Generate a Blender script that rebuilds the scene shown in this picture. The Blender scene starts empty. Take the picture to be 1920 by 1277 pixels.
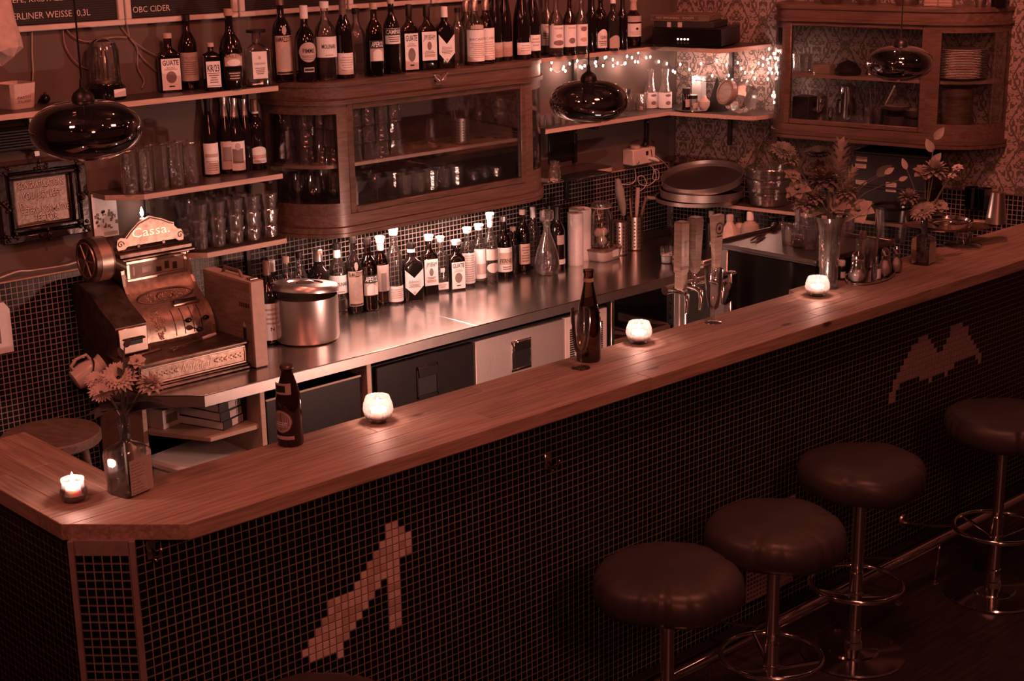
import bpy, bmesh, math, random
from math import sin, cos, pi, sqrt, radians as rad
from mathutils import Vector as V, Matrix
random.seed(7)
SC = bpy.context.scene
COL = SC.collection
# ------------------------------------------------------------------ camera
FOC, CX, CY, EYE = 2880.0, 960.0, 638.5, 2.45
def _ray(px, py): return V(((px - CX) / FOC, (py - CY) / FOC, 1.0))
_X = _ray(4175, -226).normalized()
_D = _ray(1140, 10900)
_D = (_D - _X * _D.dot(_X)).normalized()
_Z = -_D
_Y = _Z.cross(_X)
RW_ = Matrix((_X, _Y, _Z))                      # camera axes -> room axes
C0 = V((0, 0, EYE))
cam = bpy.data.cameras.new('camera'); camo = bpy.data.objects.new('camera', cam); COL.objects.link(camo)
cam.sensor_width = 36.0; cam.lens = FOC / 1920 * 36.0; cam.clip_start = .05; cam.clip_end = 60
_m = Matrix.Identity(4)
for _i in range(3):
    _m[_i][0] = RW_[_i][0]; _m[_i][1] = -RW_[_i][1]; _m[_i][2] = -RW_[_i][2]; _m[_i][3] = C0[_i]
camo.matrix_world = _m
SC.camera = camo
# ------------------------------------------------------------------ world, lamps, exposure
LC = (1.0, .235, .15)
def wcol(s): return (LC[0] * s, LC[1] * s, LC[2] * s)
world = bpy.data.worlds.new('room_gloom'); SC.world = world; world.use_nodes = True
_bg = world.node_tree.nodes['Background']; _bg.inputs[0].default_value = (*wcol(1), 1); _bg.inputs[1].default_value = .035
def area(name, loc, target, size, power, sy=None, col=LC, spread=180):
    l = bpy.data.lights.new(name, 'AREA'); l.energy = power; l.size = size; l.color = col; l.spread = rad(spread)
    if sy: l.shape = 'RECTANGLE'; l.size_y = sy
    o = bpy.data.objects.new(name, l); COL.objects.link(o); o.location = loc
    o.rotation_euler = (V(target) - V(loc)).to_track_quat('-Z', 'Y').to_euler(); return o
def point(name, loc, power, r=.01, col=LC):
    l = bpy.data.lights.new(name, 'POINT'); l.energy = power; l.shadow_soft_size = r; l.color = col
    o = bpy.data.objects.new(name, l); COL.objects.link(o); o.location = loc; return o
WL = (1.0, .47, .36)                            # the whiter small lamps of the bar
area('ceiling_lamp_over_bar', (3.3, 2.0, 3.3), (3.3, 3.9, .9), .5, 24)
area('ceiling_lamp_left', (.7, 3.0, 3.2), (2.4, 4.9, .8), .3, 15)
area('ceiling_lamp_right', (7.2, 1.6, 2.6), (4.4, 3.0, .8), .35, 17)
area('front_fill', (.9, -.9, 3.0), (2.0, 3.1, .75), .5, 32)  # unseen fill added at the front so the tile grout shows
area('back_fill_left', (2.7, 3.8, 3.1), (2.7, 5.3, 1.25), .12, 6, spread=100)  # unseen narrow fill added to brighten the back wall, not the bar
area('back_fill_right', (4.9, 3.8, 3.1), (4.9, 5.3, 1.25), .12, 10, spread=100)  # its unseen right-hand twin, added for the same purpose
area('under_cabinet_lamp', (4.3, 5.24, 1.135), (4.3, 5.06, .75), 1.0, 20, .03, col=WL)
area('under_bar_lamp', (4.00, 3.42, .74), (4.0, 4.75, .69), .22, 20.0, .03, col=WL)
area('back_fill_corner', (5.0, 3.0, 3.1), (6.2, 4.3, 1.5), .12, 9, spread=90)  # unseen fill added to lift the right-hand corner
for _x, _y, _z, _w in ((1.3, 3.6, 3.1, 4), (4.9, 3.2, 3.1, 5), (3.0, 1.4, 3.1, 4), (6.0, 4.1, 3.0, 4), (2.2, 2.6, 2.9, 3.5), (3.9, 2.5, 2.8, 3.5), (.2, 2.6, 2.7, 3), (1.2, .4, 2.9, 3), (5.8, 2.2, 2.8, 3.5), (2.9, 3.9, 3.2, 3)): point('sparkle_light', (_x, _y, _z), _w * .8, .02, (1.0, .30, .20))  # unseen points added to put glints on the glassware
SC.view_settings.view_transform = 'Standard'; SC.view_settings.look = 'None'
SC.view_settings.gamma = 1.0; SC.view_settings.use_curve_mapping = False
SC.view_settings.exposure = 0.0
cy = SC.cycles
cy.max_bounces = 14; cy.transparent_max_bounces = 24; cy.glossy_bounces = 4; cy.transmission_bounces = 12; cy.diffuse_bounces = 3
cy.caustics_reflective = False; cy.caustics_refractive = False; cy.sample_clamp_indirect = 3.0
cy.use_denoising = True
# ------------------------------------------------------------------ pixel of the photograph -> point in the room
def wray(px, py): return RW_ @ _ray(px, py)
def onz(px, py, z):
    d = wray(px, py); return C0 + d * ((z - EYE) / d.z)
def ony(px, py, y):
    d = wray(px, py); return C0 + d * (y / d.y)
def onx(px, py, x):
    d = wray(px, py); return C0 + d * (x / d.x)
def vz(py, X, Y):
    """height of the point of the upright line through X, Y that is seen at row py"""
    k = (py - CY) / FOC; a = RW_.transposed() @ (V((X, Y, 0)) - C0); b = RW_.transposed() @ V((0, 0, 1))
    return (k * a.z - a.y) / (b.y - k * b.z)
def depth(P): return (RW_.transposed() @ (V(P) - C0)).z
def mpp(P): return depth(P) / FOC                # metres per pixel there
def proj(P):
    c = RW_.transposed() @ (V(P) - C0); return (CX + FOC * c.x / c.z, CY + FOC * c.y / c.z)
# right-hand wall frame: u along the wall towards the viewer, n out of it
RC = V((6.158, 5.38, 0)); RU = V((.1742, -.9847, 0)); RN = V((-.9847, -.1742, 0)); RANG = math.atan2(RU.y, RU.x)
def rw(u, n, z): return RC + RU * u + RN * n + V((0, 0, z))
def onrw(px, py, off=0):
    d = wray(px, py); p0 = RC + RN * off; t = (p0 - C0).dot(RN) / d.dot(RN); return C0 + d * t
def uvn(P):
    q = V(P) - RC; return q.dot(RU), q.dot(RN), P[2]
# ------------------------------------------------------------------ materials
MATS = {}
def newmat(name):
    m = bpy.data.materials.new(name); m.use_nodes = True; MATS[name] = m; return m, m.node_tree.nodes, m.node_tree.links
def mat(name, col, rough=.5, metal=0.0, noise=.12, scale=30, bump=0.0, stretch=None, spec=.5, emit=None, trans=0.0, coat=0.0):
    m, N, L = newmat(name); b = N['Principled BSDF']
    if isinstance(col, (int, float)): col = (col, col, col)
    b.inputs['Roughness'].default_value = rough; b.inputs['Metallic'].default_value = metal
    b.inputs['Specular IOR Level'].default_value = spec; b.inputs['Coat Weight'].default_value = coat
    if trans: b.inputs['Transmission Weight'].default_value = trans
    b.inputs['Base Color'].default_value = (*col, 1)
    if noise or bump:
        tc = N.new('ShaderNodeTexCoord'); mp = N.new('ShaderNodeMapping'); n = N.new('ShaderNodeTexNoise')
        n.inputs['Scale'].default_value = scale; n.inputs['Detail'].default_value = 4
        if stretch: mp.inputs['Scale'].default_value = stretch
        L.new(tc.outputs['Object'], mp.inputs[0]); L.new(mp.outputs[0], n.inputs['Vector'])
        if noise:
            r = N.new('ShaderNodeValToRGB')
            r.color_ramp.elements[0].position = .3; r.color_ramp.elements[1].position = .7
            r.color_ramp.elements[0].color = (*[c * (1 - noise) for c in col], 1); r.color_ramp.elements[1].color = (*[min(1, c * (1 + noise)) for c in col], 1)
            L.new(n.outputs['Fac'], r.inputs[0]); L.new(r.outputs[0], b.inputs['Base Color'])
        if bump:
            bp = N.new('ShaderNodeBump'); bp.inputs['Strength'].default_value = bump; bp.inputs['Distance'].default_value = .002
            L.new(n.outputs['Fac'], bp.inputs['Height']); L.new(bp.outputs[0], b.inputs['Normal'])
    if emit:
        b.inputs['Emission Color'].default_value = (*emit[0], 1); b.inputs['Emission Strength'].default_value = emit[1]
    return m
def thin(name, tint=(.9, .9, .9), refl=1.0, rough=.03, base=.04, bump=0, bscale=60, haze=0):
    """clear thin-walled glass"""
    m, N, L = newmat(name); N.remove(N['Principled BSDF']); out = N['Material Output']
    t = N.new('ShaderNodeBsdfTransparent'); t.inputs[0].default_value = (*tint, 1)
    g = N.new('ShaderNodeBsdfGlossy'); g.inputs['Roughness'].default_value = rough; g.inputs[0].default_value = (1, 1, 1, 1)
    f = N.new('ShaderNodeFresnel'); f.inputs[0].default_value = 1.5
    a = N.new('ShaderNodeMath'); a.operation = 'MULTIPLY_ADD'; a.inputs[1].default_value = refl; a.inputs[2].default_value = base; a.use_clamp = True
    x = N.new('ShaderNodeMixShader'); L.new(f.outputs[0], a.inputs[0]); L.new(a.outputs[0], x.inputs[0])
    L.new(t.outputs[0], x.inputs[1]); L.new(g.outputs[0], x.inputs[2]); L.new(x.outputs[0], out.inputs[0])
    if haze:                                    # whitish haze mixed in to brighten the glass, also standing for worn edges
        d = N.new('ShaderNodeBsdfDiffuse'); d.inputs[0].default_value = (.8, .8, .8, 1); tl = N.new('ShaderNodeBsdfTranslucent'); tl.inputs[0].default_value = (.8, .8, .8, 1)
        m1 = N.new('ShaderNodeMixShader'); L.new(d.outputs[0], m1.inputs[1]); L.new(tl.outputs[0], m1.inputs[2])
        m2 = N.new('ShaderNodeMixShader'); m2.inputs[0].default_value = haze; L.new(x.outputs[0], m2.inputs[1]); L.new(m1.outputs[0], m2.inputs[2]); L.new(m2.outputs[0], out.inputs[0])
    if bump:
        n = N.new('ShaderNodeTexNoise'); n.inputs['Scale'].default_value = bscale; tc = N.new('ShaderNodeTexCoord'); L.new(tc.outputs['Object'], n.inputs['Vector'])
        bp = N.new('ShaderNodeBump'); bp.inputs['Strength'].default_value = bump; bp.inputs['Distance'].default_value = .004
        L.new(n.outputs['Fac'], bp.inputs['Height']); L.new(bp.outputs[0], g.inputs['Normal']); L.new(bp.outputs[0], f.inputs['Normal'])
    return m
def wood(name, c1, c2, stretch=(1, 12, 12), scale=6, rough=.45, knots=False, bump=.15, coat=0.0):
    m, N, L = newmat(name); b = N['Principled BSDF']; b.inputs['Roughness'].default_value = rough; b.inputs['Coat Weight'].default_value = coat
    b.inputs['Coat Roughness'].default_value = .25
    tc = N.new('ShaderNodeTexCoord'); mp = N.new('ShaderNodeMapping'); mp.inputs['Scale'].default_value = stretch
    n = N.new('ShaderNodeTexNoise'); n.inputs['Scale'].default_value = scale; n.inputs['Detail'].default_value = 6; n.inputs['Distortion'].default_value = .6
    oi = N.new('ShaderNodeObjectInfo'); ad = N.new('ShaderNodeVectorMath'); ad.operation = 'ADD'
    sc = N.new('ShaderNodeVectorMath'); sc.operation = 'SCALE'; sc.inputs[0].default_value = (37, 17, 23)
    L.new(oi.outputs['Random'], sc.inputs['Scale']); L.new(tc.outputs['Object'], ad.inputs[0]); L.new(sc.outputs[0], ad.inputs[1])
    L.new(ad.outputs[0], mp.inputs[0]); L.new(mp.outputs[0], n.inputs['Vector'])
    r = N.new('ShaderNodeValToRGB'); r.color_ramp.elements[0].color = (*c1, 1); r.color_ramp.elements[1].color = (*c2, 1)
    r.color_ramp.elements[0].position = .32; r.color_ramp.elements[1].position = .66
    L.new(n.outputs['Fac'], r.inputs[0]); src = r.outputs[0]
    hv = N.new('ShaderNodeMix'); hv.data_type = 'RGBA'; hv.blend_type = 'MULTIPLY'; hv.inputs[0].default_value = 1
    mr = N.new('ShaderNodeMapRange'); mr.inputs[3].default_value = .86; mr.inputs[4].default_value = 1.1; L.new(oi.outputs['Random'], mr.inputs[0])
    L.new(src, hv.inputs[6]); L.new(mr.outputs[0], hv.inputs[7]); src = hv.outputs[2]
    if knots:
        vo = N.new('ShaderNodeTexVoronoi'); vo.inputs['Scale'].default_value = 1.0; vm = N.new('ShaderNodeMapping')
        vm.inputs['Scale'].default_value = tuple(2.4 if s == min(stretch) else 6.0 for s in stretch)
        L.new(ad.outputs[0], vm.inputs[0]); L.new(vm.outputs[0], vo.inputs['Vector'])
        kr = N.new('ShaderNodeValToRGB'); kr.color_ramp.elements[0].color = (.22, .22, .22, 1); kr.color_ramp.elements[0].position = .045
        kr.color_ramp.elements[1].color = (1, 1, 1, 1); kr.color_ramp.elements[1].position = .085
        L.new(vo.outputs['Distance'], kr.inputs[0])
        mx = N.new('ShaderNodeMix'); mx.data_type = 'RGBA'; mx.blend_type = 'MULTIPLY'; mx.inputs[0].default_value = 1
        L.new(src, mx.inputs[6]); L.new(kr.outputs[0], mx.inputs[7]); src = mx.outputs[2]
    L.new(src, b.inputs['Base Color'])
    bp = N.new('ShaderNodeBump'); bp.inputs['Strength'].default_value = bump; bp.inputs['Distance'].default_value = .001
    L.new(n.outputs['Fac'], bp.inputs['Height']); L.new(bp.outputs[0], b.inputs['Normal'])
    return m
def glow(name, col, s):
    m, N, L = newmat(name); N.remove(N['Principled BSDF']); e = N.new('ShaderNodeEmission'); e.inputs[0].default_value = (*col, 1); e.inputs[1].default_value = s
    L.new(e.outputs[0], N['Material Output'].inputs[0]); return m
def damask(name, c1, c2):
    """wallpaper: mirrored, repeated ornament; local x along the wall, z up"""
    m, N, L = newmat(name); b = N['Principled BSDF']; b.inputs['Roughness'].default_value = .55
    tc = N.new('ShaderNodeTexCoord'); sp = N.new('ShaderNodeSeparateXYZ'); L.new(tc.outputs['Object'], sp.inputs[0])
    def mth(op, a, bb=None, cc=None):
        n = N.new('ShaderNodeMath'); n.operation = op
        for i, v in enumerate((a, bb, cc)):
            if v is None: continue
            if isinstance(v, (int, float)): n.inputs[i].default_value = v
            else: L.new(v, n.inputs[i])
        return n.outputs[0]
    W, H = .15, .21
    col = mth('FLOOR', mth('DIVIDE', sp.outputs[0], W)); half = mth('MULTIPLY', mth('MODULO', mth('ABSOLUTE', col), 2.0), H / 2)
    p = mth('PINGPONG', sp.outputs[0], W / 2); q = mth('FLOORED_MODULO', mth('ADD', sp.outputs[2], half), H)
    cb = N.new('ShaderNodeCombineXYZ'); L.new(p, cb.inputs[0]); L.new(q, cb.inputs[1])
    n = N.new('ShaderNodeTexNoise'); n.inputs['Scale'].default_value = 26; n.inputs['Detail'].default_value = 2.5; n.inputs['Distortion'].default_value = 2.2
    L.new(cb.outputs[0], n.inputs['Vector'])
    # lens outline of each motif
    dx = mth('DIVIDE', p, W / 2); dz = mth('ABSOLUTE', mth('SUBTRACT', mth('DIVIDE', q, H), .5))
    edge = mth('ADD', dx, mth('MULTIPLY', dz, 1.5)); lens = mth('LESS_THAN', mth('ABSOLUTE', mth('SUBTRACT', edge, .78)), .05)
    orn = mth('GREATER_THAN', n.outputs['Fac'], .5)
    f = mth('MAXIMUM', orn, lens)
    r = N.new('ShaderNodeMix'); r.data_type = 'RGBA'; r.inputs[6].default_value = (*c1, 1); r.inputs[7].default_value = (*c2, 1)
    L.new(f, r.inputs[0]); L.new(r.outputs[2], b.inputs['Base Color']); return m
# ------------------------------------------------------------------ mesh collector
class G:
    def __init__(s): s.v = []; s.f = []
    def add(s, vs, fs, T=None):
        o = len(s.v)
        s.v += [tuple(T @ V(p)) for p in vs] if T is not None else [tuple(p) for p in vs]
        s.f += [tuple(i + o for i in f) for f in fs]; return s
    def box(s, x0, x1, y0, y1, z0, z1, b=None, T=None):
        if x0 > x1: x0, x1 = x1, x0
        if y0 > y1: y0, y1 = y1, y0
        if z0 > z1: z0, z1 = z1, z0
        m = min(x1 - x0, y1 - y0, z1 - z0)
        if b is None: b = min(.002, m * .2)
        if b <= 0:
            vs = [(x, y, z) for x in (x0, x1) for y in (y0, y1) for z in (z0, z1)]
            return s.add(vs, [(0, 1, 3, 2), (4, 6, 7, 5), (0, 4, 5, 1), (2, 3, 7, 6), (0, 2, 6, 4), (1, 5, 7, 3)], T)
        lo, hi = (x0, y0, z0), (x1, y1, z1); vs = []; idx = {}
        for c in range(8):
            sg = [(c >> k) & 1 for k in range(3)]
            for a in range(3):
                p = [(hi[k] if sg[k] else lo[k]) if k == a else ((hi[k] - b) if sg[k] else (lo[k] + b)) for k in range(3)]
                idx[(c, a)] = len(vs); vs.append(p)
        fs = []
        for a in range(3):
            b1, b2 = [k for k in range(3) if k != a]
            for sg in (0, 1):
                base = sg << a
                fs.append([idx[(base | (i << b1) | (j << b2), a)] for i, j in ((0, 0), (1, 0), (1, 1), (0, 1))])
            for i in (0, 1):
                for j in (0, 1):
                    c0 = (i << b1) | (j << b2); c1 = c0 | (1 << a)
                    fs.append([idx[(c0, b1)], idx[(c1, b1)], idx[(c1, b2)], idx[(c0, b2)]])
        for c in range(8): fs.append([idx[(c, 0)], idx[(c, 1)], idx[(c, 2)]])
        return s.add(vs, fs, T)
    def lathe(s, prof, n=20, sq=0.0, asp=1.0, T=None, cap=(True, True), rot=0.0, flute=0.0, nf=0):
        """prof: (r, z) pairs; sq > 0 squares the section; asp squashes y"""
        vs = []; fs = []
        for r, z in prof:
            for k in range(n):
                a = 2 * pi * k / n + rot; x, y = sect(a, sq); rr = r * (1 + (flute * cos(nf * a) if nf else 0))
                vs.append((x * rr, y * rr * asp, z))
        m = len(prof)
        for i in range(m - 1):
            for k in range(n):
                k2 = (k + 1) % n; fs.append((i * n + k, i * n + k2, (i + 1) * n + k2, (i + 1) * n + k))
        if cap[0]: fs.append(tuple(range(n))[::-1])
        if cap[1]: fs.append(tuple((m - 1) * n + k for k in range(n)))
        return s.add(vs, fs, T)
    def cyl(s, p, q, r, r2=None, n=10, cap=True):
        p, q = V(p), V(q); d = q - p; L = d.length
        if L < 1e-7: return s
        T = Matrix.Translation(p) @ d.to_track_quat('Z', 'Y').to_matrix().to_4x4()
        return s.lathe([(r, 0), (r if r2 is None else r2, L)], n, T=T, cap=(cap, cap))
    def tube(s, pts, r, n=6, closed=False):
        pts = [V(p) for p in pts]; m = len(pts); vs = []; fs = []; up = None
        for i, p in enumerate(pts):
            if closed: t = pts[(i + 1) % m] - pts[i - 1]
            else: t = pts[min(i + 1, m - 1)] - pts[max(i - 1, 0)]
            t.normalize()
            if up is None: up = V((0, 0, 1)) if abs(t.z) < .9 else V((1, 0, 0))
            a = (up - t * up.dot(t)); a = a.normalized() if a.length > 1e-6 else t.orthogonal().normalized(); up = a; b = t.cross(a)
            rr = r[i] if isinstance(r, (list, tuple)) else r
            for k in range(n):
                an = 2 * pi * k / n; vs.append(p + a * (cos(an) * rr) + b * (sin(an) * rr))
        for i in range(m if closed else m - 1):
            j = (i + 1) % m
            for k in range(n):
                k2 = (k + 1) % n; fs.append((i * n + k, i * n + k2, j * n + k2, j * n + k))
        if not closed: fs.append(tuple(range(n))[::-1]); fs.append(tuple((m - 1) * n + k for k in range(n)))
        return s.add(vs, fs)
    def ball(s, c, r, n=10, sc=(1, 1, 1), T=None):
        pr = [(max(1e-4, r * sin(pi * i / n)), -r * cos(pi * i / n)) for i in range(n + 1)]
        M = Matrix.Translation(V(c)) @ Matrix.Diagonal((*sc, 1)); M = (T @ M) if T is not None else M
        return s.lathe(pr, max(8, n + 2), T=M)
    def prism(s, poly, z0, z1, T=None):
        n = len(poly); vs = [(x, y, z0) for x, y in poly] + [(x, y, z1) for x, y in poly]
        fs = [tuple(range(n))[::-1], tuple(range(n, 2 * n))] + [(i, (i + 1) % n, n + (i + 1) % n, n + i) for i in range(n)]
        return s.add(vs, fs, T)
    def ribbon(s, path, z0, z1, t):
        """upright strip of thickness t (to the left of the path) from z0 to z1"""
        n = len(path); P = [V((p[0], p[1])) for p in path]; Q = []
        for i in range(n):
            d = (P[min(i + 1, n - 1)] - P[max(i - 1, 0)]).normalized(); Q.append(P[i] + V((-d.y, d.x)) * t)
        vs = [(p.x, p.y, z) for z in (z0, z1) for p in P] + [(p.x, p.y, z) for z in (z0, z1) for p in Q]; fs = []
        for i in range(n - 1):
            a, b, c, d = i, i + 1, n + i + 1, n + i; e, f, g, h = [k + 2 * n for k in (a, b, c, d)]
            fs += [(a, b, c, d), (f, e, h, g), (a, e, f, b), (d, c, g, h)]
        fs += [(0, n, 3 * n, 2 * n), (n - 1, 3 * n - 1, 4 * n - 1, 2 * n - 1)]
        return s.add(vs, fs)
    def quad(s, a, b, c, d, T=None): return s.add([a, b, c, d], [(0, 1, 2, 3)], T)
def sect(a, sq):
    c, sn = cos(a), sin(a)
    if sq <= 0: return c, sn
    e = 2 + 8 * sq; k = (abs(c) ** e + abs(sn) ** e) ** (-1 / e); return c * k, sn * k
def setp(o, label=None, cat=None, group=None, kind=None):
    if label: o['label'] = label
    if cat: o['category'] = cat
    if group: o['group'] = group
    if kind: o['kind'] = kind
    return o
def mesh(name, g, m, flat=False, ang=38, fix=True):
    me = bpy.data.meshes.new(name); me.from_pydata(g.v, [], g.f)
    if fix and len(g.f) < 60000:
        b = bmesh.new(); b.from_mesh(me); bmesh.ops.recalc_face_normals(b, faces=b.faces); b.to_mesh(me); b.free()
    me.materials.append(MATS[m] if isinstance(m, str) else m)
    if not flat:
        me.polygons.foreach_set('use_smooth', [True] * len(me.polygons)); me.set_sharp_from_angle(angle=rad(ang))
    me.update(); return me
def obj(name, g, m, parent=None, flat=False, ang=38, label=None, loc=None, rot=None, fix=True):
    me = g if isinstance(g, bpy.types.Mesh) else mesh(name, g, m, flat, ang, fix)
    o = bpy.data.objects.new(name, me); COL.objects.link(o)
    if parent: o.parent = parent
    if loc is not None: o.location = loc
    if rot is not None: o.rotation_euler = rot
    if label: o['label'] = label
    return o
def thing(name, label, cat, loc=(0, 0, 0), rz=0.0, group=None, kind=None):
    o = bpy.data.objects.new(name, None); COL.objects.link(o); o.location = loc; o.rotation_euler = (0, 0, rz); o.empty_display_size = .05
    return setp(o, label, cat, group, kind)
def dup(root, loc, rz=None, label=None, group=None):
    def rec(o, par):
        c = o.copy(); COL.objects.link(c)
        if par: c.parent = par
        for ch in o.children: rec(ch, c)
        return c
    r = rec(root, None); r.location = loc
    if rz is not None: r.rotation_euler = (0, 0, rz)
    if label: r['label'] = label
    if group: r['group'] = group
    return r
_TX = {}
def text_mesh(s, ex=.0006, bold=False, shear=0.0, space=1.0):
    """flat lettering of cap height 1 about the origin, as (verts, faces, width)"""
    k = (s, ex, bold, shear, space)
    if k in _TX: return _TX[k]
    c = bpy.data.curves.new('t', 'FONT'); c.body = s; c.align_x = 'CENTER'; c.align_y = 'CENTER'; c.resolution_u = 2; c.size = 1.42
    c.shear = shear; c.space_character = space; c.offset = .02 if bold else 0
    o = bpy.data.objects.new('t', c); me = bpy.data.meshes.new_from_object(o)
    vs = [tuple(v.co) for v in me.vertices]; fs = [tuple(p.vertices) for p in me.polygons]
    bpy.data.objects.remove(o); bpy.data.curves.remove(c); bpy.data.meshes.remove(me)
    xs = [v[0] for v in vs] or [0]; _TX[k] = (vs, fs, max(xs) - min(xs)); return _TX[k]
def lettering(name, s, h, m, parent, T, width=None, **kw):
    """flat raised letters: T maps x right, y up, z out"""
    vs, fs, w = text_mesh(s, **kw); sx = h if width is None else width / w
    g = G(); g.add([(x * sx, y * h, z) for x, y, z in vs], fs, T)
    # sides give the letters a little thickness
    return obj(name, g, m, parent, flat=True, fix=False)
def FR(P, right, up):
    """frame matrix from an origin and right/up axes"""
    r = V(right).normalized(); u = V(up).normalized(); n = r.cross(u); M = Matrix.Identity(4)
    for i in range(3): M[i][0] = r[i]; M[i][1] = u[i]; M[i][2] = n[i]; M[i][3] = P[i]
    return M
# ------------------------------------------------------------------ palette (the room's light is red, the things are mostly neutral)
YW, ZB, ZC = 5.38, 1.07, .75                   # back wall, bar top, working counter
TP = .0226                                     # pitch of the mosaic tiles
mat('plaster', (.11, .088, .08), .8, noise=.10, scale=7, bump=.15)
mat('tile_black', (.004, .0036, .004), .32, noise=0, spec=.35)
mat('grout', (.27, .215, .195), .85, noise=.12, scale=25, bump=.2)
mat('grout_wall', (.30, .27, .25), .85, noise=.12, scale=25)
mat('tile_pale', (.80, .72, .66), .45, noise=.1, scale=40)
mat('tile_tan', (.60, .50, .44), .45, noise=.12, scale=40)
mat('tile_grey', (.33, .28, .26), .6, noise=.08, scale=40)
mat('floor_wood', (.035, .03, .028), .45, noise=.4, scale=6, stretch=(1, 10, 1))
mat('steel_top', (.62, .58, .56), .20, 1.0, noise=.10, scale=14, bump=.06)
mat('steel', (.64, .60, .58), .32, 1.0, noise=.06, scale=30, stretch=(1, 1, 14))
mat('steel_dark', (.28, .27, .26), .35, 1.0, noise=.08)
mat('chrome', (.78, .76, .75), .12, 1.0, noise=.03)
mat('brass', (.36, .28, .23), .42, 1.0, noise=.25, scale=45, bump=.5)
mat('brass_dark', (.17, .13, .11), .42, 1.0, noise=.35, scale=30, bump=.5)
mat('brass_bright', (.52, .42, .36), .36, 1.0, noise=.08)
mat('iron_black', (.012, .011, .011), .5, noise=.2)
mat('black_plastic', (.010, .009, .009), .38, noise=.15)
mat('black_gloss', (.006, .006, .006), .12, noise=.05)
mat('rubber', (.02, .018, .017), .7, noise=.1)
mat('vinyl', (.048, .043, .041), .42, noise=.10, scale=14, bump=.12, spec=.5)
mat('cork', (.45, .33, .25), .8, noise=.2)
mat('white_plastic', (.85, .95, .98), .4, noise=.03)
mat('cream_plastic', (.62, .58, .55), .45, noise=.05)
mat('paper', (.76, .86, .90), .7, noise=.05, scale=60)
mat('paper_shade', (.46, .43, .41), .7, noise=.08, scale=60)
mat('paper_tan', (.52, .44, .38), .7, noise=.12, scale=40)
mat('ink', (.015, .013, .013), .6, noise=.1)
mat('ink_mid', (.20, .17, .16), .6, noise=.1)
mat('cardboard', (.45, .38, .33), .8, noise=.1)
mat('foam', (.62, .55, .50), .85, noise=.08, scale=120, bump=.2)
mat('wax', (.92, .93, .94), .5, noise=.03)
_w = MATS['wax'].node_tree.nodes['Principled BSDF']; _w.inputs['Subsurface Weight'].default_value = 1.0; _w.inputs['Subsurface Radius'].default_value = (.02, .012, .01); _w.inputs['Subsurface Scale'].default_value = 1.0
mat('ceramic', (.60, .56, .53), .3, noise=.04)
mat('ceramic_dark', (.05, .045, .04), .3, noise=.1)
mat('salt', (.85, .82, .80), .8, noise=.08, scale=200)
mat('bread', (.60, .50, .43), .8, noise=.2, scale=18, bump=.4)
mat('leaf', (.10, .12, .10), .5, noise=.25, scale=20)
mat('leaf_dark', (.045, .05, .045), .5, noise=.25, scale=20)
mat('leaf_pale', (.30, .30, .27), .55, noise=.2, scale=20)
mat('petal', (.66, .60, .56), .6, noise=.12, scale=40)
mat('petal_mid', (.44, .39, .36), .6, noise=.12, scale=40)
mat('petal_dark', (.25, .19, .17), .6, noise=.15, scale=40)
mat('silver_foil', (.68, .64, .62), .3, 1.0, noise=.15, scale=60, bump=.6)
mat('frame_black', (.018, .015, .014), .22, noise=.3, scale=40, bump=.4)
mat('sign_metal', (.25, .20, .175), .45, .7, noise=.25, scale=70, bump=.4)
mat('shelf_top', (.05, .042, .038), .35, noise=.15)
wood('pine', (.27, .185, .145), (.48, .35, .285), (1.0, 20, 20), 5, .56, True, coat=.0)
wood('pine_y', (.25, .17, .135), (.45, .33, .27), (20, 1.0, 20), 5, .56, True, coat=.0)
wood('pine_end', (.36, .26, .21), (.50, .40, .33), (9, 9, 30), 5, .5, coat=.05)
wood('cab_wood', (.070, .043, .033), (.130, .084, .066), (2, 2, 14), 6, .38, coat=.15)
wood('cab_wood_h', (.075, .046, .036), (.135, .088, .070), (1, 12, 14), 6, .38, coat=.15)
wood('shelf_edge', (.42, .33, .28), (.52, .42, .36), (1, 10, 10), 8, .5)
wood('stool_wood', (.13, .10, .085), (.22, .17, .15), (6, 2, 6), 8, .55)
wood('oak_dark', (.10, .075, .06), (.19, .145, .12), (2, 2, 14), 7, .4, coat=.2)
wood('oak_mid', (.22, .165, .135), (.34, .265, .22), (2, 2, 14), 7, .4, coat=.2)
thin('glass', (.98, .98, .98), 1.5, .08, .02, haze=.02)
thin('glass_rib', (.985, .985, .985), 1.7, .13, .03, bump=.5, bscale=48, haze=.05)
thin('glass_frost', (.97, .97, .97), 1.4, .10, .03, bump=.5, bscale=60, haze=.10)
thin('pane', (.97, .97, .97), .8, .02, .0)
thin('glass_smoke', (.33, .30, .29), 1.6, .015, .16)
thin('glass_amber', (.50, .36, .27), 1.1, .04, .04)
thin('liquid_amber', (.40, .26, .18), .3, .1, .0)
thin('liquid_clear', (.72, .68, .66), .6, .05, .02)
mat('glass_black', (.008, .006, .006), .08, noise=0, spec=.6)
mat('glass_brown', (.020, .009, .006), .08, noise=0, spec=.6)
mat('glass_green', (.020, .022, .018), .08, noise=0, spec=.6)
thin('plastic_clear', (.74, .73, .72), .8, .18, .08)
damask('wallpaper', (.34, .29, .265), (.105, .085, .078))
WARM = (1.0, .42, .30)
glow('flame', (1.0, .62, .48), 30)
glow('bulb', (1.0, .60, .48), 20)
glow('led', (1.0, .60, .50), 6)
mat('steel_door', (.66, .62, .60), .55, .9, noise=.05, scale=30, stretch=(14, 1, 1))
mat('steel_soft', (.66, .62, .60), .40, 1.0, noise=.08, scale=20)
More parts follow.
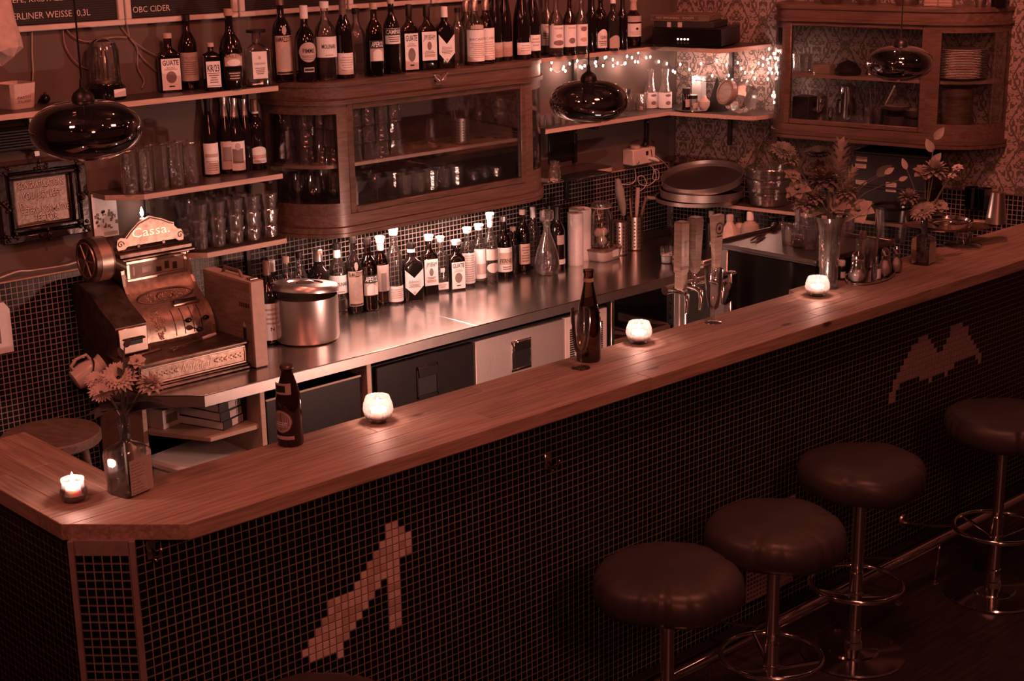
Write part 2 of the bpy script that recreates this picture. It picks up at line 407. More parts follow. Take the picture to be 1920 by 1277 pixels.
# ------------------------------------------------------------------ room shell
def struct(name, g, m, label=None, **kw):
    o = obj(name, g, m, **kw); o['kind'] = 'structure'
    if label: o['label'] = label
    return o
struct('floor', G().box(-2, 9, -2, 5.6, -.1, 0, 0), 'floor_wood')
struct('ceiling', G().box(-2, 9, -2, 5.6, 3.4, 3.5, 0), 'plaster')
wall_back = struct('wall_back', G().box(-2, 6.2, YW, YW + .15, 0, 3.4, 0), 'plaster')
g = G().box(0, 5.2, 0, .15, 0, 3.4, 0)
wall_right = struct('wall_right', g, 'wallpaper'); wall_right.location = RC; wall_right.rotation_euler = (0, 0, RANG)
# -------- mosaic
def tile_geo(s, h, ins=.0009):
    a = s / 2; b = a - ins
    return [(-a, -a, 0), (a, -a, 0), (a, a, 0), (-a, a, 0), (-b, -b, h), (b, -b, h), (b, b, h), (-b, b, h)], [(4, 5, 6, 7), (0, 1, 5, 4), (1, 2, 6, 5), (2, 3, 7, 6), (3, 0, 4, 7)]
def inpoly(x, y, P):
    c = False; j = len(P) - 1
    for i in range(len(P)):
        if (P[i][1] > y) != (P[j][1] > y) and x < (P[j][0] - P[i][0]) * (y - P[i][1]) / (P[j][1] - P[i][1]) + P[i][0]: c = not c
        j = i
    return c
def mosaic(parent, fields, nparts, gap=.0031, h=.0013, name='tile'):
    """fields: (origin, right, up, columns, rows, pitch, chooser). The tiles that show largest are parts, the rest one joined part."""
    alltiles = []
    for O, r, u, nc, nr, p, fn in fields:
        O = V(O); r = V(r).normalized(); u = V(u).normalized(); n = r.cross(u)
        for i in range(nc):
            for j in range(nr):
                c = O + r * ((i + .5) * p) + u * ((j + .5) * p); m = fn(i, j, c)
                if m is None: continue
                a, b, d = proj(c), proj(c + r * p), proj(c + u * p)
                ar = abs((b[0] - a[0]) * (d[1] - a[1]) - (b[1] - a[1]) * (d[0] - a[0]))
                seen = -5 < a[0] < 1925 and -5 < a[1] < 1282 and n.dot(C0 - c) > 0
                alltiles.append((ar if seen else 0, c, r, u, n, p, m))
    alltiles.sort(key=lambda t: -t[0])
    meshes = {}; inv = parent.matrix_world.inverted() if parent else Matrix.Identity(4)
    for ar, c, r, u, n, p, m in alltiles[:nparts]:
        k = (m, p)
        if k not in meshes:
            vs, fs = tile_geo(p - gap, h); meshes[k] = mesh(name, G().add(vs, fs), m, flat=True, fix=False)
        M = FR(c, r, u); t = obj(name, meshes[k], m, parent)
        t.matrix_basis = inv @ M @ Matrix.Rotation(random.uniform(-.012, .012), 4, 'X') @ Matrix.Rotation(random.uniform(-.012, .012), 4, 'Y')
    vv, ff, mi, ms = [], [], [], []
    for ar, c, r, u, n, p, m in alltiles[nparts:]:
        vs, fs = tile_geo(p - gap, h); o = len(vv)
        if m not in ms: ms.append(m)
        jx, jy = random.uniform(-.012, .012), random.uniform(-.012, .012)
        vv += [tuple(c + r * x + u * y + n * (z + x * jx + y * jy if z else -.0005)) for x, y, z in vs]; ff += [tuple(i + o for i in f) for f in fs]; mi += [ms.index(m)] * 5
    if vv:
        me = bpy.data.meshes.new('tiles'); me.from_pydata(vv, [], ff)
        for m in ms: me.materials.append(MATS[m])
        me.polygons.foreach_set('material_index', mi); me.update()
        o = bpy.data.objects.new('tiles', me); COL.objects.link(o); o.parent = parent; o.matrix_basis = inv; o['kind'] = 'stuff'
dark = lambda i, j, c: 'tile_black'
bpy.context.view_layer.update()
# back wall: tiled dado down to the floor, grout bed behind it
obj('tile_bed', G().box(.3, 6.15, YW - .004, YW, .2, 1.141, 0), 'grout_wall', wall_back)
def backtile(i, j, c):
    if c.x > 2.75 and c.z < .74: return None
    return 'tile_black'
mosaic(wall_back, [((.40, YW - .004, .2165), (1, 0, 0), (0, 0, 1), 254, 41, .02255, backtile)], 300)
obj('tile_edging', G().box(.3, 6.14, YW - .009, YW, 1.141, 1.147), 'cork', wall_back)
bed = obj('tile_bed', G().box(0.02, 3.2, -.004, 0, .2, 1.137, 0), 'grout_wall', wall_right)
mosaic(wall_right, [(rw(.02, .004, .2125), RU, (0, 0, 1), 100, 41, .02255, lambda i, j, c: 'tile_black' if c.z > .70 else None)], 0)
obj('tile_edging', G().box(0.01, 3.2, -.009, 0, 1.137, 1.143), 'oak_dark', wall_right)
# bare strip at the right-hand wall's corner and the electric conduit
struct('trim_1', G().box(-.008, .03, -.02, 0, 1.15, 3.4), 'plaster', loc=RC, rot=(0, 0, RANG))

# ------------------------------------------------------------------ the bar
ZU = 1.03                                       # underside of the bar top
YF, YP, YBK = 2.995, 3.088, 3.330
bar = thing('bar_counter', 'long tiled bar counter with a knotty pine top running across the whole picture', 'bar counter', (0, 0, 0))
XR = lambda y: 6.158 + .1742 * (5.38 - y) / .9847 - .012
def clip(poly, a, b, c):
    """keeps a*x + b*y >= c"""
    out = []
    for i in range(len(poly)):
        p, q = poly[i], poly[(i + 1) % len(poly)]; dp, dq = a * p[0] + b * p[1] - c, a * q[0] + b * q[1] - c
        if dp >= 0: out.append(p)
        if dp * dq < 0: t = dp / (dp - dq); out.append((p[0] + (q[0] - p[0]) * t, p[1] + (q[1] - p[1]) * t))
    return out
def bevprism(poly, z0, z1, b=.0015):
    g = G(); n = len(poly); cx_, cy_ = sum(p[0] for p in poly) / n, sum(p[1] for p in poly) / n
    a = sum(poly[i][0] * poly[(i + 1) % n][1] - poly[(i + 1) % n][0] * poly[i][1] for i in range(n))
    if a < 0: poly = poly[::-1]
    ins = []
    for i in range(n):
        p0, p, q = V(poly[i - 1]), V(poly[i]), V(poly[(i + 1) % n]); d1 = (p - p0).normalized(); d2 = (q - p).normalized()
        n1 = V((-d1.y, d1.x)); n2 = V((-d2.y, d2.x)); s = 1 + n1.dot(n2); ins.append(p + (n1 + n2) * (b / max(s, .2)))
    rings = [(poly, z0), (poly, z1 - b), (ins, z1)]
    for P, z in rings: g.v += [(p[0], p[1], z) for p in P]
    for k in range(2):
        for i in range(n): j = (i + 1) % n; g.f.append((k * n + i, k * n + j, (k + 1) * n + j, (k + 1) * n + i))
    g.f.append(tuple(range(n))[::-1]); g.f.append(tuple(2 * n + i for i in range(n))); return g
w = (YBK - YF) / 5
cuts = [[3.35, 4.9], [2.75, 4.3, 5.6], [3.05, 4.7], [2.45, 3.9, 5.3], [2.9, 4.5]]
for k in range(5):
    y0, y1 = YF + k * w, YF + (k + 1) * w - .0006
    xs = [1.510] + cuts[k] + [9]
    for a, b in zip(xs[:-1], xs[1:]):
        b = min(b, XR((y0 + y1) / 2)); P = [(a, y0), (b - .0005, y0), (b - .0005, y1), (a, y1)]
        P = clip(P, 1, 1, 4.720)
        if len(P) > 2: obj('plank', bevprism(P, ZU, ZB), 'pine', bar)
for k in range(4):
    x0 = 1.510 + k * .063; ys = [YBK, 3.908] if k % 2 else [YBK, 3.62, 3.908]
    for a, b in zip(ys[:-1], ys[1:]):
        obj('plank', bevprism([(x0, a + .0005), (x0 + .0624, a + .0005), (x0 + .0624, b), (x0, b)], ZU, ZB), 'pine_y', bar)
# wider part of the top beside the beer taps
P = [(4.51, YBK), (XR(YBK), YBK), (XR(3.37), 3.37), (4.53, 3.37)]
obj('plank', bevprism(P, ZU, ZB), 'pine', bar)
g = G().ribbon([(1.520, 3.90), (1.520, 3.192), (1.622, 3.088), (XR(3.08), 3.088)], 0, ZU, .09)
obj('tile_bed', g, 'grout', bar, ang=10)
F1 = [(731, 974), (745, 974), (757, 985), (770, 993), (770, 1033), (757, 1048), (749, 1058), (754, 1178), (731, 1185), (726, 1082), (714, 1083), (703, 1110), (690, 1130), (680, 1155), (668, 1175), (657, 1190), (648, 1205), (645, 1228), (555, 1240), (580, 1205), (594, 1185), (605, 1160), (617, 1135), (628, 1117), (665, 1100), (677, 1075), (688, 1062), (700, 1045), (710, 1025), (720, 1000)]
F2 = [(1660 + x / 9.124, 590 + y / 9.124) for x, y in [(730, 335), (790, 470), (830, 540), (880, 610), (970, 590), (1030, 480), (1085, 370), (1140, 200), (1300, 145), (1395, 190), (1440, 310), (1520, 440), (1570, 520), (1620, 600), (1655, 760), (1640, 870), (1590, 870), (1545, 740), (1500, 680), (1270, 760), (1165, 880), (1150, 960), (1060, 1000), (1010, 1060), (960, 980), (860, 1000), (800, 1110), (745, 1200), (740, 1150), (640, 1100), (540, 1050), (290, 1150), (220, 1260), (150, 1480), (60, 1510), (100, 1300), (170, 1130), (230, 1000), (290, 890), (345, 770), (400, 660), (460, 550), (580, 390)]]
rt = random.Random(3)
def front(i, j, c):
    if 3.95 < c.x < 4.22 and .085 < c.z < .42: return None       # ventilation plate
    x, y = proj(c)
    if inpoly(x, y, F1): return 'tile_pale' if rt.random() < .68 else 'tile_tan'
    if inpoly(x, y, F2): return 'tile_grey'
    return 'tile_black'
CH = sqrt(.102 ** 2 + .104 ** 2); cd = V((.102, -.104, 0)).normalized()
zrow = ZU - 45 * TP
# a bed of grout is proud where trims hide the corners
mosaic(bar, [((1.632, YP, zrow), (1, 0, 0), (0, 0, 1), int((XR(3.08) - 1.632) / TP), 45, TP, front),
             (V((1.520, 3.192, zrow)) + cd * (CH / 2 - 2.5 * .0233), cd, (0, 0, 1), 5, 44, .0233, dark) if False else
             (V((1.520, 3.192, zrow)) + cd * (CH / 2 - 3 * .0218), cd, (0, 0, 1), 6, 45, .0218, dark),
             ((1.520, 3.192 + 30 * TP + .006, zrow), (0, -1, 0), (0, 0, 1), 30, 45, TP, dark)], 300)
def post(x, y, dx, dy):
    t = V((dx, dy)).normalized() * .0065; return [(x - t.x - .002, y - t.y - .003), (x + t.x - .002, y + t.y - .003), (x + t.x + .004, y + t.y + .004), (x - t.x + .004, y - t.y + .004)]
obj('corner_strip', G().prism(post(1.519, 3.190, 1, -1), 0, ZU - .001), 'grout', bar)
obj('corner_strip', G().prism(post(1.623, 3.086, 1, -.6), 0, ZU - .001), 'grout', bar)
# perforated ventilation plate low in the front
g = G(); x0, x1, z0, z1 = 3.955, 4.215, .09, .415; nx, nz = 15, 19; px, pz = (x1 - x0) / nx, (z1 - z0) / nz
for i in range(nx + 1): g.box(x0 + i * px - .003, x0 + i * px + .003, YP - .007, YP - .004, z0, z1, 0)
for j in range(nz + 1): g.box(x0, x1, YP - .0068, YP - .0042, z0 + j * pz - .003, z0 + j * pz + .003, 0)
o = obj('ventilation_plate', g, 'grout', bar, flat=True); o['label'] = 'perforated metal ventilation plate'
# coat hooks
def coat_hook(P):
    g = G().box(-.012, .012, -.004, 0, -.02, .03, .002)
    g.tube([(0, -.004, .005), (0, -.02, -.004), (0, -.034, -.006), (0, -.045, .004), (0, -.05, .016)], .0035, 8).ball((0, -.05, .018), .0055, 6)
    g.tube([(0, -.004, -.01), (0, -.014, -.02), (0, -.022, -.018)], .003, 8).ball((0, -.023, -.017), .0045, 6)
    return obj('coat_hook', g, 'chrome', bar, loc=P)
coat_hook(ony(283, 1033, YP - .004)); coat_hook(ony(1026, 868, YP - .004))
# foot rail
rail = thing('foot_rail', 'long chrome foot rail on thin posts along the bottom of the tiled bar front', 'foot rail', (0, 0, 0))
obj('rail', G().tube([(2.2, 2.80, .175), (4.4, 2.80, .175), (6.5, 2.80, .175)], .021, 14), 'chrome', rail)
obj('splash_strip', G().box(1.7, 6.5, 3.03, 3.075, 0, .03), 'iron_black', rail)
for x in (2.75, 3.73, 4.50, 4.93, 6.0):
    obj('bracket', G().tube([(x, 3.078, .105), (x, 2.95, .13), (x, 2.81, .172)], .0065, 8), 'chrome', rail)
    obj('rosette', G().cyl((x, 3.0815, .115), (x, 3.074, .115), .027, .024, 18), 'steel', rail)
for x in (3.42, 4.49, 4.735, 5.7):
    obj('post', G().cyl((x, 2.81, .006), (x, 2.80, .165), .0045, None, 8), 'chrome', rail)
    obj('foot_plate', G().lathe([(.019, 0), (.019, .003), (.007, .007)], 14), 'chrome', rail, loc=(x, 2.81, 0))
# ------------------------------------------------------------------ bar stools
def make_stool(label, x, y, rz, seed):
    R = random.Random(seed)
    t = thing('bar_stool', label, 'stool', (x, y, 0), rz, 'padded bar stools in front of the bar')
    n = 120; prof = [(.0, .709), (.06, .7095), (.12, .708), (.170, .704), (.192, .696), (.205, .678), (.2095, .652), (.207, .628), (.194, .609), (.16, .599), (.10, .596), (.0, .596)]
    g = G(); ph = [R.uniform(0, 6.28) for _ in range(6)]; pl = sorted(R.uniform(0, 2 * pi) for _ in range(15))
    for i, (r, z) in enumerate(prof):
        side = max(0, min(1, (r - .14) / .05)) if z > .6 else .4
        for k in range(n):
            a = 2 * pi * k / n
            wr = sum(math.exp(-((((a - q + pi) % (2 * pi)) - pi) / .034) ** 2) for q in pl)
            rr = max(.0005, r) * (1 + .012 * sin(3 * a + ph[0]) * side + .010 * sin(5 * a + ph[1]) * side - .030 * wr * side * (1 if z < .69 else .3))
            zz = z + .0035 * sin(2 * a + ph[2]) * (r / .2) + .002 * sin(7 * a + ph[3]) * side - .002 * wr * side
            g.v.append((rr * cos(a), rr * sin(a), zz))
    m = len(prof)
    for i in range(m - 1):
        for k in range(n): k2 = (k + 1) % n; g.f.append((i * n + k, i * n + k2, (i + 1) * n + k2, (i + 1) * n + k))
    obj('seat', g, 'vinyl', t, ang=80)
    obj('mounting_plate', G().lathe([(.10, .590), (.10, .597), (.04, .598)], 20), 'iron_black', t)
    obj('pole', G().lathe([(.0195, .05), (.0195, .592)], 18), 'chrome', t)
    obj('outer_tube', G().lathe([(.0225, .05), (.0225, .305), (.0200, .308)], 18), 'chrome', t)
    obj('collar', G().lathe([(.0245, .205), (.026, .208), (.026, .232), (.0245, .236)], 18), 'chrome', t)
    obj('foot_ring', G().tube([(.152 * cos(2 * pi * k / 40), .152 * sin(2 * pi * k / 40), .262) for k in range(40)], .0085, 10, closed=True), 'chrome', t)
    for k in range(3):
        a = 2 * pi * k / 3 + .5
        obj('spoke', G().tube([(.024 * cos(a), .024 * sin(a), .222), (.149 * cos(a), .149 * sin(a), .262)], .006, 8), 'chrome', t)
    b = G().lathe([(.172, 0), (.175, .004), (.172, .010), (.12, .015), (.085, .018), (.080, .024), (.03, .030), (.029, .052), (.0245, .055), (.0245, .09), (.026, .092), (.026, .10), (.0225, .102)], 44)
    obj('base', b, 'chrome', t, ang=25)
    return t
for lab, x, y, rz, sd in (('bar stool nearest the lens, only its dark round seat showing at the bottom edge', 1.80, 2.62, .3, 1),
                          ('bar stool right of the pale mosaic figure, leftmost of the four on the right', 2.949, 2.569, .0, 2),
                          ('second bar stool from the left of the right-hand four, in front of the ventilation plate', 3.43, 2.573, .55, 3),
                          ('third bar stool of the right-hand four, whole chrome ring and base in view', 4.04, 2.69, .15, 4),
                          ('rightmost bar stool, cut by the right edge of the picture', 4.80, 2.611, 1.0, 5)):
    make_stool(lab, x, y, rz, sd)
# ------------------------------------------------------------------ steel working counter behind the bar
counter = thing('steel_counter', 'long stainless steel working counter along the tiled back wall', 'counter', (0, 0, 0))
YC = 4.724; XS = onz(748, 572, ZC).x
g = bevprism([(2.63, 5.375), (2.63, 5.23), (2.67, 4.88), (2.829, YC), (XS, YC), (XS, 5.375)], ZC - .004, ZC, .001); obj('steel_sheet', g, 'steel_top', counter)
g = bevprism([(XS + .002, 5.375), (XS + .002, YC), (6.265, YC), (6.155, 5.375)], ZC - .004, ZC, .001); obj('steel_sheet', g, 'steel_top', counter)
g = G().ribbon([(2.63, 5.37), (2.63, 5.23), (2.67, 4.88), (2.829, YC), (6.265, YC)], ZC - .046, ZC - .0045, .018); obj('front_lip', g, 'steel_soft', counter, ang=20)
obj('back_upstand', G().box(2.64, 6.14, YW - .014, YW - .0045, ZC, ZC + .045), 'steel', counter)
for px, py in ((490, 750), (690, 700), (1147, 590)):
    x = ony(px, py, YC + .02).x
    obj('upright', G().box(x - .011, x + .011, YC + .012, 5.34, .04, ZC - .047), 'shelf_edge' if px < 1000 else 'steel', counter)
obj('upright', G().box(2.72, 2.74, 5.0, 5.34, .04, ZC - .047), 'shelf_edge', counter)
obj('back_board', G().box(2.72, 6.1, 5.345, 5.365, .04, ZC - .047), 'iron_black', counter)
XU = ony(490, 750, YC + .02).x; ZS = ony(488, 797, YC + .02).z
g = bevprism([(2.742, 5.34), (2.742, 4.98), (2.86, YC + .03), (XU - .011, YC + .03), (XU - .011, 5.34)], ZS - .016, ZS, .001)
sh = obj('lower_shelf', g, 'shelf_edge', counter)
XP = ony(690, 700, YC + .02).x
obj('lower_shelf', G().box(XU + .012, XP - .012, YC + .03, 5.34, .30, .32), 'oak_dark', counter)
obj('plinth', G().box(2.74, 6.1, YC + .06, 5.34, 0, .06), 'iron_black', counter)
# refrigerated unit: black door, steel door, louvred machine panel
def front_x(px, py): return ony(px, py, YC + .03).x
fr = thing('undercounter_fridge', 'undercounter fridge with one black and one steel door and slotted grille', 'fridge', (0, 0, 0))
x0, x1, x2, x3 = front_x(703, 700), front_x(888, 660), front_x(1057, 610), front_x(1138, 590)
zt, zb = ZC - .075, .08
obj('body', G().box(x0 - .01, x3, YC + .05, 5.30, .061, zt), 'iron_black', fr)
def door(xa, xb, m, hm, plate):
    d = obj('door', G().box(xa + .006, xb - .006, YC + .024, YC + .05, zb, zt - .004, .003), m, fr)
    cxm = xa + (xb - xa) * .50; zc = zt - .115
    g = G()
    w, h = .058, .07
    for a, b, c, e in ((-w, w, h - .016, h), (-w, w, -h, -h + .012), (-w, -w + .008, -h, h), (w - .008, w, -h, h)): g.box(cxm + a, cxm + b, YC + .018, YC + .0245, zc + c, zc + e, .0015)
    g.box(cxm - w + .006, cxm + w - .006, YC + .012, YC + .024, zc + .022, zc + h - .004, .003)
    obj('handle', g, hm, d)
    obj('handle_well', G().box(cxm - w + .009, cxm + w - .009, YC + .0205, YC + .0243, zc - h + .013, zc + .022), 'iron_black', d)
    return d
d1 = door(x0, x1, 'black_plastic', 'black_plastic', 0); d1['label'] = 'black fridge door with a recessed handle'
d2 = door(x1, x2, 'steel_door', 'chrome', 0); d2['label'] = 'brushed steel fridge door with a bright recessed handle'
pn = obj('machine_panel', G().box(x2 + .004, x3 - .004, YC + .026, YC + .05, zb, zt - .004, .002), 'cream_plastic', fr); pn['label'] = 'pale machine panel with two columns of slots'
for xa in (x2 + .035, x3 - .062):
    g = G()
    for k in range(22): g.box(xa, xa + .028, YC + .0235, YC + .0262, zt - .07 - k * .0105, zt - .0635 - k * .0105, 0)
    o = obj('slots', g, 'iron_black', pn, flat=True); o['kind'] = 'stuff'
cr = thing('black_crate', 'black open crate with pale worn rims in the middle bay under the steel counter', 'crate', (0, 0, 0))
xa, xb = XU + .03, XP - .03; zt_ = ony(600, 722, YC + .04).z; zb_ = .3205
g = G().box(xa, xb, YC + .035, YC + .05, zb_, zt_).box(xa, xb, 5.2, 5.215, zb_, zt_).box(xa, xa + .015, YC + .05, 5.2, zb_, zt_).box(xb - .015, xb, YC + .05, 5.2, zb_, zt_).box(xa, xb, YC + .05, 5.2, zb_, zb_ + .015)
obj('crate_body', g, 'black_plastic', cr)
obj('rim', G().box(xa - .003, xb + .003, YC + .031, YC + .0348, zt_ - .007, zt_ + .001), 'cardboard', cr)
obj('lower_rim', G().box(xa, xb, YC + .031, YC + .0348, zt_ - .21, zt_ - .204), 'cardboard', cr)
for k, (px0, px1, lab) in enumerate(((1152, 1205, 'dark bottle crate at the left under the right end of the steel counter'), (1212, 1275, 'dark bottle crate at the right under the right end of the steel counter'))):
    xa, xb = front_x(px0, 590), front_x(px1, 590)
    c = thing('bottle_crate', lab, 'crate', (0, 0, 0))
    g = G()
    for z0 in (.20, .26, .34, .42): g.box(xa, xb, 4.80, 4.815, z0, z0 + (.05 if z0 < .4 else .06))
    g.box(xa, xa + .02, 4.80, 5.15, .02, .48).box(xb - .02, xb, 4.80, 5.15, .02, .48).box(xa, xb, 4.8, 5.15, 0.001, .2)
    obj('crate_body', g, 'oak_dark', c)
# things on the left-hand shelf under the counter
def bookstack(n, P, rz, w, d, hs, labs):
    z = P[2]
    for k in range(n):
        t = thing('phone_book', labs[k], 'book', (P[0], P[1], z), rz + random.uniform(-.06, .06), 'thick directories under the counter')
        h = hs[k]
        obj('cover', G().box(-w / 2, w / 2, -d / 2, -d / 2 + .004, 0, h, .001).box(-w / 2, w / 2, -d / 2, d / 2, 0, .0015, 0).box(-w / 2, w / 2, -d / 2, d / 2, h - .0015, h, 0), 'ink', t)
        obj('pages', G().box(-w / 2 + .003, w / 2 - .002, -d / 2 + .0041, d / 2 - .003, .0016, h - .0016, .0006), 'paper', t)
        z += h + .0005
ZT = ZS
P1 = onz(385, 800, ZS)
bookstack(3, (2.985, 4.93, ZS + .0005), .30, .185, .24, (.034, .036, .034), ['lowest of three thick black directories on the shelf under the counter', 'middle of three thick black directories on the shelf under the counter', 'topmost of three thick black directories on the shelf under the counter'])
# pale spine panel of the directories
for k in range(3):
    g = G().box(-.042, .025, -.1218, -.1204, .004 , .031, 0); b = [o for o in bpy.data.objects if o.name.startswith('phone_book')][k]
    obj('spine_label', g, 'paper_shade', b)
    g = G()
    for q in range(3): g.box(-.004 + q * .009, -.001 + q * .009, -.1222, -.1218, .006, .029, 0)
    obj('spine_bars', g, 'ink', b, flat=True)
def carton(name, label, cat, P, rz, w, d, h, m, b=.0015, group=None):
    t = thing(name, label, cat, P, rz, group); obj('body', G().box(-w / 2, w / 2, -d / 2, d / 2, 0, h, b), m, t); return t
t = carton('small_carton', 'small pale carton behind the flowers on the left under the counter', 'box', (2.815, 5.02, ZS + .0005), .25, .09, .10, .075, 'cream_plastic')
obj('print', G().box(-.03, .03, -.0508, -.0503, .02, .055, 0), 'ink_mid', t)
t = carton('small_carton', 'small carton with a dark band beside the directories', 'box', (2.905, 5.14, ZS + .0005), .2, .085, .10, .07, 'cream_plastic')
obj('band', G().box(-.018, .0, -.0508, -.0503, .0, .069, 0), 'ink_mid', t)
# white chest box below
P = onz(340, 880, .42)
t = thing('white_chest', 'large white plastic box with a lid under the lowest shelf at the left', 'box', (2.94, 4.95, .24), .18)
obj('body', G().box(-.165, .165, -.15, .15, 0, .165, .012), 'white_plastic', t)
obj('lid', G().box(-.172, .172, -.157, .157, .166, .20, .010), 'white_plastic', t)
obj('label_outline', G().box(-.06, .10, -.1512, -.1503, .06, .062, 0).box(-.06, .10, -.1512, -.1503, .12, .122, 0).box(-.06, -.058, -.1512, -.1503, .06, .122, 0), 'cardboard', t)
obj('lower_shelf', G().box(2.742, XU - .012, YC + .03, 5.34, .22, .2395), 'oak_dark', counter)
t = thing('grey_bin', 'dark speckled bin beside the white box under the counter', 'bin', (3.195, 4.95, .2396), 0)
obj('body', G().lathe([(.055, 0), (.07, .17), (.066, .17), (.05, .004)], 20, sq=.3, cap=(True, True)), 'steel_dark', t)

# ------------------------------------------------------------------ glazed cabinets with rounded ends
def qarc(cx, cy, a, b, t0, t1, n=14): return [(cx + a * cos(t0 + (t1 - t0) * k / n), cy + b * sin(t0 + (t1 - t0) * k / n)) for k in range(n + 1)]
def outline(xl, xr, al, ar, dp, off=0.0):
    L = qarc(xl, 0, al + off, dp + off, pi, 1.5 * pi); R = qarc(xr, 0, ar + off, dp + off, 1.5 * pi, 2 * pi); return L, R
def cabinet(t, xl, xr, al, ar, dp, zb, zt, doors, shelfz, sl=True, cornice=.09, base=.07, rail=.05):
    """rounded-end cabinet on a wall: local x along the wall, y towards it (wall at 0)"""
    def board(z0, z1, off, m='cab_wood_h', name='board'):
        L, R = outline(xl, xr, al, ar, dp, off); return obj(name, bevprism(L + R, z0, z1, .003), m, t, ang=30)
    board(zt - .02, zt, .012, name='top_board')
    L, R = outline(xl, xr, al, ar, dp, .004)
    obj('cornice', G().ribbon(L + R, zt - .02 - cornice * .62, zt - .0202, .02), 'cab_wood_h', t, ang=30)
    L2, R2 = outline(xl, xr, al, ar, dp, .016)
    obj('moulding', G().ribbon(L2 + R2, zt - .02 - cornice * .82, zt - .0205 - cornice * .62, .03), 'cab_wood_h', t, ang=30)
    board(zb, zb + .018, .014, name='bottom_board')
    obj('base_moulding', G().ribbon(L2 + R2, zb + .0185, zb + .0185 + base * .3, .03), 'cab_wood_h', t, ang=30)
    obj('base_rail', G().ribbon(L + R, zb + .019 + base * .3, zb + .018 + base, .02), 'cab_wood_h', t, ang=30)
    zf = zb + .019 + base * .7
    Li, Ri = outline(xl, xr, al, ar, dp, -.022)
    obj('floor_board', bevprism(Li + Ri, zf, zf + .015, .001), 'cab_wood_h', t, ang=30)
    for z in shelfz: obj('shelf', bevprism(Li + Ri, z - .015, z, .002), 'shelf_edge', t, ang=30)
    z0, z1 = zb + .018 + base, zt - .02 - cornice * .82
    # rounded end lights: frame rails, stile, curved pane
    for side, arc in (('l', L), ('r', R)):
        if not sl and side == 'l' and al < .05: continue
        f = obj('curved_rail', G().ribbon(arc, z0 + .0005, z0 + rail, .018), 'cab_wood_h', t, ang=30)
        obj('curved_rail', G().ribbon(arc, z1 - rail * .75, z1 - .0005, .018), 'cab_wood_h', t, ang=30)
        edge = arc[:2] if side == 'l' else arc[-2:]
        obj('stile', G().ribbon(edge if True else edge, z0 + rail, z1 - rail * .75, .02), 'cab_wood', f)
        inner = arc[-3:] if side == 'l' else arc[:3]
        obj('stile', G().ribbon(inner, z0 + rail, z1 - rail * .75, .02), 'cab_wood', f)
        pn_ = [(p[0], p[1]) for p in arc]
        mid = pn_[1:-2] if side == 'l' else pn_[2:-1]
        g_ = G().ribbon(mid, z0 + rail, z1 - rail * .75, .003); obj('curved_pane', g_, 'pane', f, ang=40)
    # flat doors
    n = len(doors) - 1; yf = -dp - .004
    for k in range(n):
        a, b = doors[k] + .002, doors[k + 1] - .002; w_ = .032
        fr_ = obj('door', G().box(a, a + w_, yf, yf + .02, z0 + .001, z1 - .001, .003).box(b - w_, b, yf, yf + .02, z0 + .001, z1 - .001, .003).box(a + w_, b - w_, yf, yf + .02, z0 + .001, z0 + rail * .55, .003).box(a + w_, b - w_, yf, yf + .02, z1 - rail * .5, z1 - .001, .003), 'cab_wood', t)
        obj('pane', G().box(a + w_, b - w_, yf + .008, yf + .011, z0 + rail * .55, z1 - rail * .5, 0), 'pane', fr_, flat=True)
    return zf + .015
CAB_F, CAB_T, CAB_M = 0, 1.79, 1.447
gc = thing('glass_cabinet', 'dark wooden wall cabinet with glass doors and rounded glass ends full of tumblers', 'cabinet', (0, YW, 0))
zf = cabinet(gc, 3.80, 4.80, .205, .265, .30, 1.147, CAB_T, [3.80, 4.815], [CAB_M], base=.075)
CAB_Z = zf
wc = thing('wall_cabinet', 'dark glazed cabinet with a rounded end on the patterned wallpaper holding crockery', 'cabinet', (RC.x, RC.y, 0), RANG)
WZB, WZT, WZM = 1.362, 1.995, 1.675
zf2 = cabinet(wc, .795, 1.49, .14, .29, .25, WZB, WZT, [.78, 1.50], [1.668], base=.05, cornice=.07, rail=.045)
WZF = zf2
# ------------------------------------------------------------------ wall shelves
def shelf(label, poly, z, th=.022, brackets=(), m='shelf_edge', rz=0, loc=(0, 0, 0), under=.16):
    t = thing('wall_shelf', label, 'shelf', loc, rz)
    obj('board', bevprism(poly, z - th, z - .0012, .002), m, t)
    obj('surface', bevprism([(x + (.0012 if x < 0 else 0), y) for x, y in poly], z - .0011, z, .0004), 'shelf_top', t)
    for b in brackets:
        x, yw, dpt = b
        g = G().box(x - .011, x + .011, yw - .022, yw - .004, z - th - under, z - th - .0005)
        g.box(x - .010, x + .010, yw - dpt, yw - .02, z - th - .022, z - th - .0006)
        o = obj('bracket', g, 'iron_black', t)
        obj('screw', G().ball((x, yw - .023, z - th - under * .25), .006, 6), 'chrome', o)
    return t
S1, S2, S3, S4 = 1.788, 1.435, 1.165, 1.452
shelf('top shelf at the left with the pale front edge, carrying spirit bottles', [(1.0, 5.18), (3.545, 5.18), (3.545, 5.375), (1.0, 5.375)], S1, brackets=((2.83, YW, .17), (3.40, YW, .17)))
shelf('middle shelf at the left carrying upturned beer glasses and wine bottles', [(2.90, 5.17), (3.535, 5.17), (3.56, 5.30), (3.585, 5.375), (2.79, 5.375), (2.79, 5.27)], S2, brackets=((3.02, YW, .17), (3.50, YW, .17)))
shelf('lowest shelf at the left carrying stacked ridged glasses', [(3.16, 5.175), (3.54, 5.175), (3.575, 5.375), (3.08, 5.375), (3.10, 5.24)], S3, brackets=((3.47, YW, .17),))
